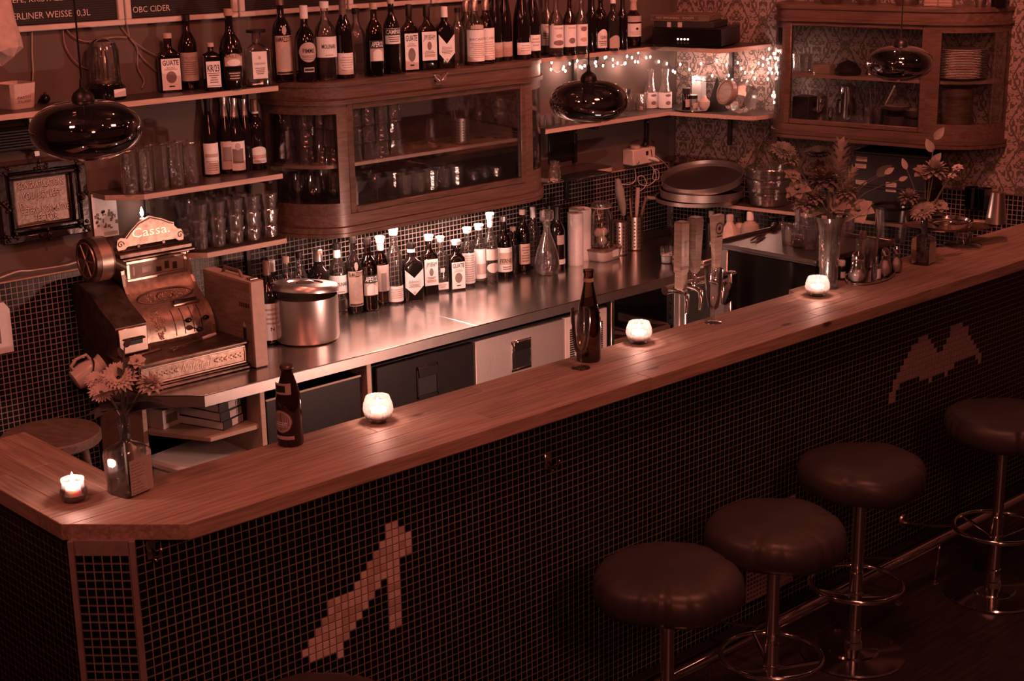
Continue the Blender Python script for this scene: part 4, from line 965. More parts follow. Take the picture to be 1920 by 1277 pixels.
# cabinet, upper shelf
zc = CAB_M + .0004
for lay in range(3):
    for i, (x, y) in enumerate([(3.665, 5.31), (3.735, 5.31), (3.805, 5.31), (3.70, 5.235), (3.775, 5.225), (3.775, 5.15)]):
        put('tumbler_inv', 'faceted tumbler in the block stacked three high behind the left rounded glass', x, y, zc + lay * .0727, 'tumblers behind the left rounded glass')
    for i in range(4):
        for j in range(2):
            put('tumbler_inv', 'faceted tumbler in the block stacked three high behind the middle glass door', 3.885 + i * .0715, 5.145 + j * .073, zc + lay * .0727, 'tumblers behind the middle glass door')
put('balloon', 'balloon glass at the right inside the upper shelf of the glass cabinet', 4.735, 5.165, zc, 'stem glasses in the right part of the glass cabinet', name='stem_glass')
put('balloon', 'balloon glass behind the right stile of the glass cabinet, upper shelf', 4.80, 5.25, zc, 'stem glasses in the right part of the glass cabinet', name='stem_glass')
put('flute', 'tall flute beside the balloon glass in the glass cabinet', 4.675, 5.24, zc, 'stem glasses in the right part of the glass cabinet', name='stem_glass')
for i, (x, y) in enumerate(((4.90, 5.22), (4.965, 5.26), (4.90, 5.305), (4.975, 5.33))):
    put('smooth', 'tall plain glass behind the right rounded glass, upper shelf', x, y, zc, 'tall glasses behind the right rounded glass', rz=0)
# cabinet, lower shelf
zl_ = CAB_Z + .0004
for i, (x, y) in enumerate([(3.70, 5.30), (3.77, 5.32), (3.84, 5.31), (3.715, 5.215), (3.785, 5.24), (3.775, 5.155), (3.845, 5.20)]):
    put('wine_stem', 'small stem glass in the lower compartment behind the left rounded glass', x, y, zl_, 'stem glasses behind the left rounded glass', name='stem_glass')
for x, y in ((3.885, 5.14), (3.96, 5.25), (4.00, 5.15), (4.06, 5.26)):
    put('coupe', 'coupe glass standing in the lower left corner behind the middle glass door', x, y, zl_, 'coupe glasses behind the middle glass door', name='stem_glass')
for i in range(5):
    for j in range(2):
        put('mug', 'fluted beer glass in the double row behind the middle glass door', 4.135 + i * .0745, 5.135 + j * .076, zl_, 'fluted beer glasses behind the middle glass door')
for i in range(3):
    for j in range(2):
        put('small', 'short glass at the lower right behind the middle glass door', 4.545 + i * .0705, 5.15 + j * .074, zl_, 'short glasses behind the middle glass door')
for x, y in ((4.88, 5.20), (4.95, 5.255), (4.90, 5.29)):
    put('mug', 'fluted glass in the lower compartment behind the right rounded glass', x, y, zl_, 'glasses low behind the right rounded glass')
# middle left shelf: upturned tall glasses
for i in range(5):
    for j in range(2):
        if j == 1 and i == 0: continue
        put('tall_inv', 'tall ribbed beer glass turned upside down on the middle left shelf', 2.875 + i * .0665 + j * .012, 5.225 + j * .075, S2 + .0004, 'upturned beer glasses on the middle left shelf')
# lowest left shelf: stacked pairs
for i in range(5):
    for j in range(2):
        x, y = 3.165 + i * .0835, 5.235 + j * .09
        if j == 1 and i > 3: continue
        put('ridged', 'lower glass of a stacked pair on the lowest left shelf', x, y, S3 + .0004, 'lower glasses of the stacked pairs', rz=0)
        put('ridged', 'upper glass of a stacked pair on the lowest left shelf', x, y, S3 + .0004 + .0682, 'upper glasses of the stacked pairs', rz=0)
# lower corner shelf: shot glasses and two dessert glasses
for i in range(9):
    x, y = 5.07 + (i % 5) * .047, 5.235 + (i // 5) * .05 + (i % 2) * .004
    put('shot', 'small shot glass in the cluster beside the pendant lamp on the lower corner shelf', x, y, S4 + .0004, 'shot glasses on the lower corner shelf')
for x, y, lab in ((5.55, 5.27, 'coupe glass behind the big pendant lamp on the lower corner shelf'), (5.63, 5.24, 'coupe glass left of the two carafes on the lower corner shelf')):
    put('coupe', lab, x, y, S4 + .0004, 'dessert glasses', name='stem_glass')
for px, lab in ((1182, 'upturned small glass left of the carafes'), (1203, 'small glass just left of the carafes')):
    P = onz(px, 207, S4); put('small', lab, P.x, P.y, S4 + .0004, 'small glasses beside the carafes')
# tapered stem glasses on the bar
for (x, yb, w, kind, lab) in ((1089, 694, 34, 'tulip', 'tall stemmed beer glass in front of the glass bottle on the bar'), (1337, 608, 30, 'tulip', 'tall stemmed glass on the bar in front of the beer taps')):
    P = at_base(x, yb, w, ZB); put(kind, lab, P.x, P.y, ZB + .0002, 'stemmed beer glasses on the bar', name='stem_glass')
# ------------------------------------------------------------------ antique cash register
cr = thing('cash_register', 'ornate antique brass cash register with a scrolled sign on the steel counter', 'cash register', (0, 0, 0))
bx0, bx1, by0, by1, bz0, bz1 = 2.672, 3.142, 4.905, 5.325, ZC + .0005, .862
g = G().box(bx0 - .012, bx1 + .012, by0 - .012, by1, bz0, bz0 + .014, .004).box(bx0 - .006, bx1 + .006, by0 - .006, by1, bz0 + .0142, bz0 + .022, .003)
g.box(bx0, bx1, by0 + .004, by1, bz0 + .0222, bz1 - .014, .002).box(bx0 - .008, bx1 + .008, by0 - .008, by1, bz1 - .0138, bz1, .004)
dr = obj('drawer_base', g, 'brass_dark', cr)
g = G()
for a, b, c, d in ((bx0 + .006, bx1 - .006, .024, .031), (bx0 + .006, bx1 - .006, .086, .093), (bx0 + .006, bx0 + .014, .031, .086), (bx1 - .014, bx1 - .006, .031, .086)): g.box(a, b, by0 - .001, by0 + .006, bz0 + c, bz0 + d, .0015)
obj('drawer_frame', g, 'brass_bright', dr)
obj('drawer_front', G().box(bx0 + .014, bx1 - .014, by0 + .0025, by0 + .006, bz0 + .031, bz0 + .086, .001), 'brass', dr)
lettering('raised_name', 'National', .034, 'brass_bright', dr, FR((2.91, by0 + .001, bz0 + .0585), (1, 0, 0), (0, 0, 1)), width=.135, shear=.45)
g = G()
for s in (-1, 1):
    for k in range(6):
        x = 2.91 + s * (.088 + k * .021); zz = bz0 + .0585
        g.ball((x, by0 + .002, zz), .0042 if k % 2 else .006, 5, (1, .5, 1)); g.ball((x + .008, by0 + .002, zz + .007), .003, 4); g.ball((x + .008, by0 + .002, zz - .007), .003, 4)
o = obj('raised_ornament', g, 'brass_bright', dr); o['kind'] = 'stuff'
def side(prof, x0, x1, g=None):
    g = g or G(); n = len(prof)
    g.v += [(x0, y, z) for y, z in prof] + [(x1, y, z) for y, z in prof]; o = len(g.v) - 2 * n
    g.f += [tuple(o + i for i in range(n)), tuple(o + n + i for i in range(n))[::-1]] + [(o + i, o + n + i, o + n + (i + 1) % n, o + (i + 1) % n) for i in range(n)]
    return g
front = [(5.086, bz1 + .0005), (5.087, .90), (5.096, .935), (5.112, .962), (5.133, .984), (5.160, 1.006), (5.188, 1.028), (5.212, 1.052), (5.228, 1.080), (5.237, 1.125), (5.240, 1.175)]
body = obj('body', side(front + [(5.345, 1.175), (5.345, bz1 + .0005)], 2.811, 3.116), 'brass', cr, ang=25)
# bright raised borders on both edges
for x in (2.811, 3.106):
    g = G(); pts = front
    for (a, b), (c, d) in zip(pts[:-1], pts[1:]): g.add([(x - .001, a - .004, b), (x + .011, a - .004, b), (x + .011, c - .004, d), (x - .001, c - .004, d), (x - .001, a + .003, b), (x + .011, a + .003, b), (x + .011, c + .003, d), (x - .001, c + .003, d)], [(0, 1, 2, 3), (0, 4, 5, 1), (1, 5, 6, 2), (3, 2, 6, 7), (0, 3, 7, 4)])
    obj('edge_border', g, 'brass_bright', body, ang=25)
# cornice
obj('cornice', G().box(2.795, 3.132, 5.215, 5.36, 1.1755, 1.186, .003).box(2.803, 3.124, 5.222, 5.355, 1.1862, 1.206, .004), 'brass_dark', cr)
g = G()
for k in range(5):
    x = 2.86 + k * .052
    for a in range(5): g.ball((x + .008 * cos(a * 1.257), 5.275 + .012 * sin(a * 1.257), 1.207), .004, 4, (1, 1, .5))
o = obj('cornice_ornament', g, 'brass', cr); o['kind'] = 'stuff'
# indicator window
g = G(); y = 5.233
for a, b, c, d in ((2.832, 3.098, 1.160, 1.172), (2.832, 3.098, 1.092, 1.103), (2.832, 2.846, 1.103, 1.160), (3.084, 3.098, 1.103, 1.160)): g.box(a, b, y - .004, y + .003, c, d, .0015)
wf = obj('window_frame', g, 'brass_bright', body)
obj('window_back', G().box(2.846, 3.084, y + .0005, y + .0025, 1.103, 1.160, 0), 'paper_tan', wf)
g = G()
for k, (a, b) in enumerate(((2.86, 2.868), (2.90, 2.94), (2.95, 2.985), (3.0, 3.02), (3.035, 3.055))): g.box(a, b, y - .0002, y + .0004, 1.112 + .006 * (k % 2), 1.148 - .008 * (k % 3), 0)
obj('indicator_tabs', g, 'brass_dark', wf)
obj('window_pane', G().box(2.846, 3.084, y - .0016, y - .0008, 1.103, 1.160, 0), 'pane', wf, flat=True)
# oval medallion on the sloping part, following the surface
def on_front(x, s, off=.003):
    """point on the curved front: s runs 0..1 from bottom to top"""
    L = [0]
    for (a, b), (c, d) in zip(front[:-1], front[1:]): L.append(L[-1] + math.hypot(c - a, d - b))
    t = s * L[-1]
    for i in range(len(front) - 1):
        if t <= L[i + 1] + 1e-9:
            f = (t - L[i]) / (L[i + 1] - L[i]); (a, b), (c, d) = front[i], front[i + 1]; dy, dz = c - a, d - b; q = math.hypot(dy, dz)
            return V((x, a + dy * f - off * dz / q, b + dz * f + off * dy / q))
g = G().tube([on_front(2.963 + .122 * cos(2 * pi * k / 36), .545 + .085 * sin(2 * pi * k / 36), .002) for k in range(36)], .004, 6, closed=True)
g.tube([on_front(2.963 + .035 * cos(2 * pi * k / 20), .545 + .055 * sin(2 * pi * k / 20), .002) for k in range(20)], .003, 5, closed=True)
obj('oval_medallion', g, 'brass_dark', body)
R8 = random.Random(8); g = G()
for k in range(90):
    a, q = R8.uniform(0, 6.283), R8.uniform(.2, .9)
    g.ball(on_front(2.963 + .115 * q * cos(a), .545 + .075 * q * sin(a), .001), R8.uniform(.0022, .0045), 4)
for k in range(110):
    u_ = R8.uniform(-1, 1); s_ = R8.uniform(.05, .36); wd = .034 * (1 - abs(s_ - .24) / .22)
    g.ball(on_front(2.880 + u_ * wd, s_, .001), R8.uniform(.002, .0045), 4)
o = obj('raised_ornament', g, 'brass_bright', body); o['kind'] = 'stuff'
# paper slot, key slots and levers
P = on_front(3.02, .40, .002)
obj('paper_slot', G().box(2.965, 3.085, P.y - .012, P.y + .002, P.z - .006, P.z + .004, .003), 'brass_bright', body)
obj('slot_mouth', G().box(2.975, 3.075, P.y - .003, P.y + .010, P.z + .0042, P.z + .014, 0), 'ink', body)
for k, x in enumerate((2.945, 2.985, 3.025, 3.062)):
    g = G()
    for q in range(9): a, b = on_front(x, .06 + q * .032, .0006), on_front(x, .06 + (q + 1) * .032, .0006); g.add([(x - .002, a.y, a.z), (x + .002, a.y, a.z), (x + .002, b.y, b.z), (x - .002, b.y, b.z)], [(0, 1, 2, 3)])
    obj('key_slot', g, 'ink', body, flat=True, fix=False)
for x, s_ in ((2.985, .20), (3.025, .10), (3.062, .19)):
    a = on_front(x, s_, 0); b = on_front(x, s_, .03); lv = obj('lever', G().cyl(a, b, .0035, .003, 8), 'brass_dark', body)
    obj('knob', G().ball(b + V((0, -.006, .001)), .010, 9, (1.5, 1, 1)), 'black_gloss', lv)
# sign crest
sg = [(-.165, -.02), (-.172, .0), (-.166, .026), (-.150, .034), (-.128, .030), (-.105, .052), (-.06, .084), (-.015, .097), (0, .102), (.015, .097), (.06, .084), (.10, .066), (.118, .062), (.118, .048), (.135, .034), (.152, .030), (.164, .012), (.160, -.012), (.145, -.02), (.12, -.004), (-.12, -.004), (-.145, -.022)]
T = FR((2.966, 5.262, 1.228), (1, 0, 0), (0, 0, 1))
s_ = obj('sign', G().prism([(x * .88, z) for x, z in sg], -.004, .004, T), 'brass', cr, ang=20)
lettering('raised_name', 'Cassa.', .036, 'brass_bright', s_, FR((2.966, 5.2572, 1.270), (1, 0, 0), (0, 0, 1)), width=.165)
g = G()
for cx_ in (-.134, .128):
    g.tube([(2.966 + cx_ + (.015 - .0016 * k / 1.6) * cos(k * .6), 5.2572, 1.236 + (.015 - .0016 * k / 1.6) * sin(k * .6)) for k in range(14)], .002, 5)
g.tube([(2.966 + .88 * x * .95, 5.2575, 1.228 + z * .93) for x, z in sg[4:13]], .0025, 5)
obj('scrollwork', g, 'brass_bright', s_)
obj('sign_foot', G().box(2.83, 3.10, 5.25, 5.275, 1.2062, 1.212, .001).box(2.90, 2.915, 5.256, 5.268, 1.2122, 1.226).box(3.01, 3.025, 5.256, 5.268, 1.2122, 1.226), 'brass_dark', cr)
# drum wheel and printer case on the left side
g = G().cyl((2.655, 5.20, 1.212), (2.73, 5.20, 1.212), .083, None, 32)
wh = obj('drum', g, 'brass_dark', cr, ang=30)
obj('drum_band', G().cyl((2.676, 5.20, 1.212), (2.722, 5.20, 1.212), .0845, None, 32), 'brass_bright', wh, ang=30)
g = G().tube([(2.653, 5.20 + .066 * cos(2 * pi * k / 24), 1.212 + .066 * sin(2 * pi * k / 24)) for k in range(24)], .004, 5, closed=True)
for k in range(6): g.tube([(2.653, 5.20, 1.212), (2.652, 5.20 + .064 * cos(k * pi / 3), 1.212 + .064 * sin(k * pi / 3))], .004, 5)
obj('spokes', g, 'brass', wh)
obj('axle', G().cyl((2.73, 5.2, 1.212), (2.812, 5.22, 1.16), .02, None, 12), 'brass_dark', wh)
sp = [(5.00, bz1 + .0005), (4.995, .985), (5.03, 1.005), (5.10, 1.04), (5.17, 1.09), (5.25, 1.115), (5.33, 1.10), (5.33, bz1 + .0005)]
sp = [(y + .055, z - .012) if z > .9 else (y + .055 if y < 5.2 else y, z) for y, z in sp]
sb = obj('printer_case', side(sp, 2.668, 2.800), 'brass_dark', cr, ang=25)
obj('printer_front', G().box(2.674, 2.794, 5.040, 5.053, .868, .968, .003), 'brass_bright', sb)
obj('printer_handle', G().tube([(2.70, 5.040, .925), (2.70, 5.028, .925), (2.775, 5.028, .925), (2.775, 5.040, .925)], .004, 8).box(2.705, 2.77, 5.036, 5.041, .902, .922, .001), 'iron_black', sb)
# pen and key lying on the drawer lid
t = thing('bottle_opener', 'bright bottle opener lying on the drawer lid of the cash register', 'opener', (0, 0, 0))
a, b = onz(330, 652, bz1 + .006), onz(404, 626, bz1 + .006); m_ = a.lerp(b, .66)
obj('shaft', G().tube([a, a.lerp(b, .3), m_], [.004, .003, .004], 8), 'chrome', t)
d_ = (b - a).normalized(); obj('grip', G().tube([m_, m_.lerp(b, .5), b], [.006, .0075, .006], 8), 'cream_plastic', t)
obj('ring', G().tube([a - d_ * .012 + V((.014 * cos(k * .6), .014 * sin(k * .6), 0)) for k in range(11)], .0025, 6, closed=True), 'chrome', t)
t = thing('brass_ruler', 'flat brass strip lying at the left on the register drawer lid', 'strip', onz(283, 660, bz1 + .0005), .12)
obj('strip', G().box(-.06, .045, -.009, .009, 0, .004, .001), 'brass', t)
# candle burning behind the sign
t = thing('candle', 'burning candle half hidden behind the sign of the cash register', 'candle', (2.965, 5.315, 1.2065))
obj('wax', G().lathe([(.012, 0), (.012, .105), (.009, .108)], 14), 'wax', t)
obj('flame', G().lathe([(.0005, .112), (.006, .120), (.0075, .128), (.004, .142), (.0005, .152)], 12), 'flame', t)
point('register_candle_light', (2.965, 5.315, 1.345), 0.35, .008, WL)
# tall flat box beside it
t = thing('tall_box', 'tall flat wooden gift box with BOX lettering standing right of the cash register', 'box', (0, 0, 0))
p0, p1 = onz(479, 691, ZC), onz(502, 686, ZC); ax = (V((1, 0, 0))); L_ = .34; H_ = .345; wd = .058
T = Matrix.Translation((3.152, 4.866, ZC + .0005)) @ Matrix.Rotation(rad(0), 4, 'Z')
obj('body', G().box(0, wd, 0, L_, .004, H_, .002, T), 'cardboard', t)
obj('left_panel', G().box(-.0022, -.0003, .008, L_ - .008, .01, H_ - .008, .0005, T), 'oak_mid', t)
obj('feet', G().box(.004, wd - .004, .005, .03, 0, .004, 0, T).box(.004, wd - .004, L_ - .03, L_ - .005, 0, .004, 0, T), 'ink', t)
obj('handle', G().tube([T @ V((wd / 2, .10, H_ - .001)), T @ V((wd / 2, .12, H_ + .022)), T @ V((wd / 2, .22, H_ + .022)), T @ V((wd / 2, .24, H_ - .001))], .007, 8), 'oak_dark', t)
obj('clasp', G().box(.012, wd - .012, .02, .05, H_ + .0003, H_ + .008, .001, T), 'brass', t)
TL = FR((3.1495, 4.866 + .062, ZC + .285), (0, -1, 0), (0, 0, 1))
lettering('lettering', 'TEABOX', .026, 'cardboard', t, TL, width=.12, bold=True)
g = G()
for k in range(6): g.box(-.0026, -.0022, .018 + k * .012, .026 + k * .012, .238, .256, 0, T)
obj('stamp_row', g, 'ink', t, flat=True)
g = G().box(-.0027, -.0022, .048, .070, .105, .155, 0, T).box(-.0026, -.0022, .040, .078, .098, .104, 0, T)
obj('candle_print', g, 'ink', t, flat=True)
obj('flame_print', G().prism([(-.008, 0), (.008, 0), (.009, .012), (.003, .009), (.0, .024), (-.004, .009), (-.009, .013)], 0, .0004, FR((3.1493, 4.866 + .059, ZC + .16), (0, -1, 0), (0, 0, 1))), 'petal', t)
# ice bucket
P = V((3.553, 5.085, ZC)); k = mpp(P); r = 61 * k
t = thing('ice_bucket', 'round brushed steel ice bucket with its lid set askew on the steel counter', 'ice bucket', P)
Hb = vz(562, P.x, P.y - r) - ZC
obj('body', G().lathe([(r * .90, 0), (r * .97, .006), (r, .02), (r, Hb), (r * .97, Hb), (r * .97, .03), (.002, .025)], 44, cap=(True, False)), 'steel', t)
lid = G().lathe([(r * .98, 0), (r * 1.03, .004), (r * 1.035, .018), (r * .98, .030), (r * .55, .034), (r * .50, .028), (.002, .026)], 44, cap=(True, True))
T = Matrix.Translation((0, 0, Hb + .018)) @ Matrix.Rotation(rad(6.5), 4, 'Y') @ Matrix.Rotation(rad(-2.5), 4, 'X')
lid.v = [tuple(T @ V(v)) for v in lid.v]; ld = obj('lid', lid, 'steel', t)
hb = G().tube([T @ V((-.04, 0, .029)), T @ V((-.02, 0, .034)), T @ V((.02, 0, .034)), T @ V((.04, 0, .029))], .007, 8); obj('lid_grip', hb, 'steel_dark', ld)
# ------------------------------------------------------------------ candles on the bar
def tealight(t, z0, r, power, P):
    obj('wax', G().lathe([(r * .95, z0), (r, z0 + .003), (r, z0 + .030), (r * .9, z0 + .031), (.002, z0 + .029)], 20), 'wax', t)
    obj('flame', G().lathe([(.0006, z0 + .034), (.005, z0 + .039), (.006, z0 + .045), (.0035, z0 + .056), (.0005, z0 + .064)], 12), 'flame', t)
    point('candle_light', V(P) + V((0, 0, z0 + .05)), power, .012, WL)
def bowl(label, x, yb, yt, w):
    P = at_base(x, yb, w * .6, ZB); k = mpp(P); r = w * k / 2; H = (vz(yt, P.x, P.y) - ZB) * .97
    t = thing('candle_bowl', label, 'candle', P, 0, 'round glass candle bowls on the bar')
    o = [(r * .5, 0), (r * .58, .002), (r * .86, H * .22), (r, H * .50), (r * .95, H * .72), (r * .80, H * .95), (r * .78, H)]
    i = [(a * .94 - .0005, max(.008, b)) for a, b in o[::-1]]
    obj('bowl', G().lathe(o + i + [(.002, .008)], 16, cap=(True, False)), 'glass_frost', t, flat=True)
    tealight(t, .0085, r * .56, 2.2, P)
bowl('round glass candle bowl between the brown beer bottle and the fridge doors', 710, 795, 741, 58)
bowl('round glass candle bowl just right of the green glass bottle', 1198, 646, 602, 50)
bowl('round glass candle bowl in front of the tall cut glass vase', 1532, 557, 518, 47)
P = at_base(140, 943, 38, ZB); k = mpp(P)
t = thing('candle_jar', 'low glass candle jar with a pinched rim at the left corner of the bar', 'candle', P)
r, H = 26 * k, vz(897, P.x, P.y) - ZB
o = [(r * .70, 0), (r * .80, .003), (r, H * .33), (r * .96, H * .52), (r * .80, H * .78), (r * .79, H * .84), (r * .84, H * .90), (r * .84, H)]
obj('jar', G().lathe(o + [(a * .94, max(.009, b)) for a, b in o[::-1]] + [(.002, .009)], 26, cap=(True, False)), 'glass_frost', t)
tealight(t, .0095, r * .74, 2.2, P)
# ------------------------------------------------------------------ pendant lamps
def pendant(label, px, py, w, hpx, d):
    dp = d * FOC / w; P = C0 + wray(px, py) * dp; r = d / 2; h = r * 1.06
    t = thing('pendant_lamp', label, 'lamp', P, 0, 'smoked glass pendant lamps')
    pr = [(.022, h * .53)] + [(r * max(.0, cos(a)) ** .80, h * .5 * math.copysign(abs(sin(a)) ** .95, sin(a))) for a in [rad(82 - 4 * q) for q in range(36)]] + [(r * .47, -h * .475)]
    obj('glass_shade', G().lathe(pr, 64, cap=(False, False)), 'glass_smoke', t)
    obj('socket', G().lathe([(.030, h * .50), (.029, h * .56), (.024, h * .63), (.014, h * .68), (.007, h * .72), (.005, h * .86)], 20), 'black_plastic', t)
    obj('bulb_holder', G().lathe([(.019, h * .18), (.021, h * .22), (.021, h * .50)], 16), 'steel_dark', t)
    obj('bulb', G().ball((0, 0, h * .06), .026, 12, (1, 1, 1.2)), 'glass', t)
    obj('cord', G().cyl((0, 0, h * .85), (0, 0, 3.4 - P.z), .0028, None, 6), 'black_plastic', t)
pendant('smoked glass pendant lamp at the left in front of the upturned glasses', 161, 243, 206, 116, .29)
pendant('smoked glass pendant lamp in the middle beside the fairy lights', 1104, 190, 148, 88, .28)
pendant('small-looking smoked glass pendant lamp in front of the right-hand wall cabinet', 1687, 118, 122, 68, .27)
# ------------------------------------------------------------------ fairy lights
FB = [(137, 465), (132, 518), (222, 515), (240, 530), (228, 500), (272, 475), (328, 455), (350, 497), (385, 490), (365, 505), (467, 460), (470, 490), (462, 470), (522, 490), (545, 425), (535, 430), (595, 445), (597, 490), (630, 472), (682, 475), (690, 470), (702, 420), (738, 430), (762, 460), (783, 462), (785, 392), (845, 430), (875, 425)]
FW = [(922, 435), (940, 460), (912, 482), (1000, 475), (1100, 480), (1168, 518), (1205, 575), (1255, 475), (1373, 453), (1447, 482), (1530, 467), (1557, 512), (1585, 543), (1640, 540), (1687, 472), (1718, 487), (1463, 562), (1380, 605), (1560, 600), (1657, 585), (1340, 565), (1275, 590), (1060, 540), (1045, 530), (1445, 600), (1490, 598)]
FE = [(1720, 433), (1765, 365), (1800, 400), (1760, 470), (1766, 512), (1786, 545), (1758, 545), (1755, 590), (1810, 432), (1835, 380), (1775, 430), (1775, 515), (1752, 445), (1790, 715), (1803, 765), (1800, 690)]  # reflections in the curved cabinet glass, built as glowing bulbs
def fairy(name_label, pts):
    t = thing('fairy_lights', name_label, 'fairy lights', (0, 0, 0), 0, 'strings of fairy lights')
    R = random.Random(len(pts)); order = pts
    cab = []
    for p, q in zip(order[:-1], order[1:]):
        n = max(2, int((q - p).length / .02)); sag = min(.03, (q - p).length * .2)
        for k in range(n): f = k / n; cab.append(p.lerp(q, f) + V((0, 0, -sag * 4 * f * (1 - f) + .004)))
    cab.append(order[-1]); obj('cable', G().tube(cab, .0014, 5), 'iron_black', t)
    bm_ = None
    for p in pts:
        if bm_ is None: bm_ = mesh('bulb', G().lathe([(.0008, .006), (.0034, .004), (.0046, -.001), (.0036, -.006), (.0006, -.0085)], 8), 'bulb')
        o = obj('bulb', bm_, 'bulb', t, loc=p); o.scale = (1, 1, 1)
fb = [ony(1000 + x / 3.992, y / 3.992, 5.335 + .02 * ((i * 7) % 3 - 1)) for i, (x, y) in enumerate(FB)]
fairy('string of fairy lights on the plaster under the upper corner shelf, behind the pendant', fb)
fw = [onrw(1000 + x / 3.992, y / 3.992, .05 + .03 * ((i * 5) % 3)) for i, (x, y) in enumerate(FW)]
fairy('string of fairy lights on the patterned wallpaper between the corner shelves', fw)
fe = [onrw(1000 + x / 3.992, y / 3.992, .09 + .02 * (i % 3)) for i, (x, y) in enumerate(FE)]
fairy('bulbs standing in for reflections of the fairy lights in the curved cabinet glass', fe)
for p, w_ in ((ony(1057, 130, 5.33), .55), (ony(1092, 125, 5.33), .45), (ony(1170, 122, 5.33), .5), (ony(1219, 110, 5.33), .4), (onrw(1300, 145, .07), .8), (onrw(1345, 115, .06), .4), (onrw(1400, 132, .08), .5), (onrw(1443, 125, .12), .5), (onrw(1449, 180, .12), .3)):
    point('fairy_glow', p, w_ * 1.5, .012, WL)
# ------------------------------------------------------------------ bottles standing on the bar
bottle('brown beer bottle with oval label standing alone on the left part of the bar', 546, 838, 683, 49, ZB, 'beer', 'glass_brown', ('crown', 'brass'), [(.18, .47, 105, 'oak_dark', [('#', .04, .96, .92, PS, 'oval'), ('#', .10, .90, .80, IM, 'oval'), ('=', 3, .25, .5, PA)], 'oval'), (.10, .145, 115, PS, []), (.66, .80, 110, PS, [('#', .2, .8, .5, IK)])], rz=-75, name='beer_bottle')
bottle('tall glass bottle with a sloping neck standing behind a stemmed glass on the bar', 1104, 680, 503, 47, ZB, 'sloped', 'glass_amber', None, [(.86, .90, 300, PT, [])], name='water_bottle', liquid=('liquid_amber', .52))
# ------------------------------------------------------------------ flower vases
def leaf_geo(g, base, d, up, L, W, bend=.25):
    d = V(d).normalized(); s = d.cross(V(up)); s = s.normalized() if s.length > 1e-4 else V((1, 0, 0)); n = s.cross(d); rows = 6; pts = []
    for i in range(rows + 1):
        f = i / rows; w_ = W * .5 * (sin(pi * f ** .75) ** .8 if 0 < f < 1 else 0.02); c = V(base) + d * (L * f) - n * (bend * L * f * f)
        pts.append((c - s * w_ + n * w_ * .25, c, c + s * w_ + n * w_ * .25))
    o = len(g.v)
    for r_ in pts: g.v += [tuple(p) for p in r_]
    for i in range(rows):
        for k in range(2): a = o + i * 3 + k; g.f.append((a, a + 1, a + 4, a + 3))
    return g
def daisy(g, c, n, r, np_=16, rings=2, R=None):
    R = R or random; n = V(n).normalized(); s = n.orthogonal().normalized(); t_ = n.cross(s)
    for q in range(rings):
        for k in range(np_):
            a = 2 * pi * (k + .5 * q) / np_ + R.uniform(-.08, .08); d = s * cos(a) + t_ * sin(a); up = .15 + .35 * q
            leaf_geo(g, V(c) + d * r * .12, d + n * up, n, r * (1 - .18 * q) * R.uniform(.88, 1.05), r * (.36 if np_ > 8 else .85), .22)
    return g
def puff(g, c, r, R, n=46):
    for k in range(n):
        z = 1 - 1.5 * (k + .5) / n; a = k * 2.39996; q = sqrt(max(0, 1 - z * z)); d = V((q * cos(a), q * sin(a), z))
        leaf_geo(g, V(c) + d * r * .25, d + V((R.uniform(-.2, .2), R.uniform(-.2, .2), .1)), V((0, 0, 1)) if abs(d.z) < .9 else V((1, 0, 0)), r * .85, r * .5, .25)
    return g
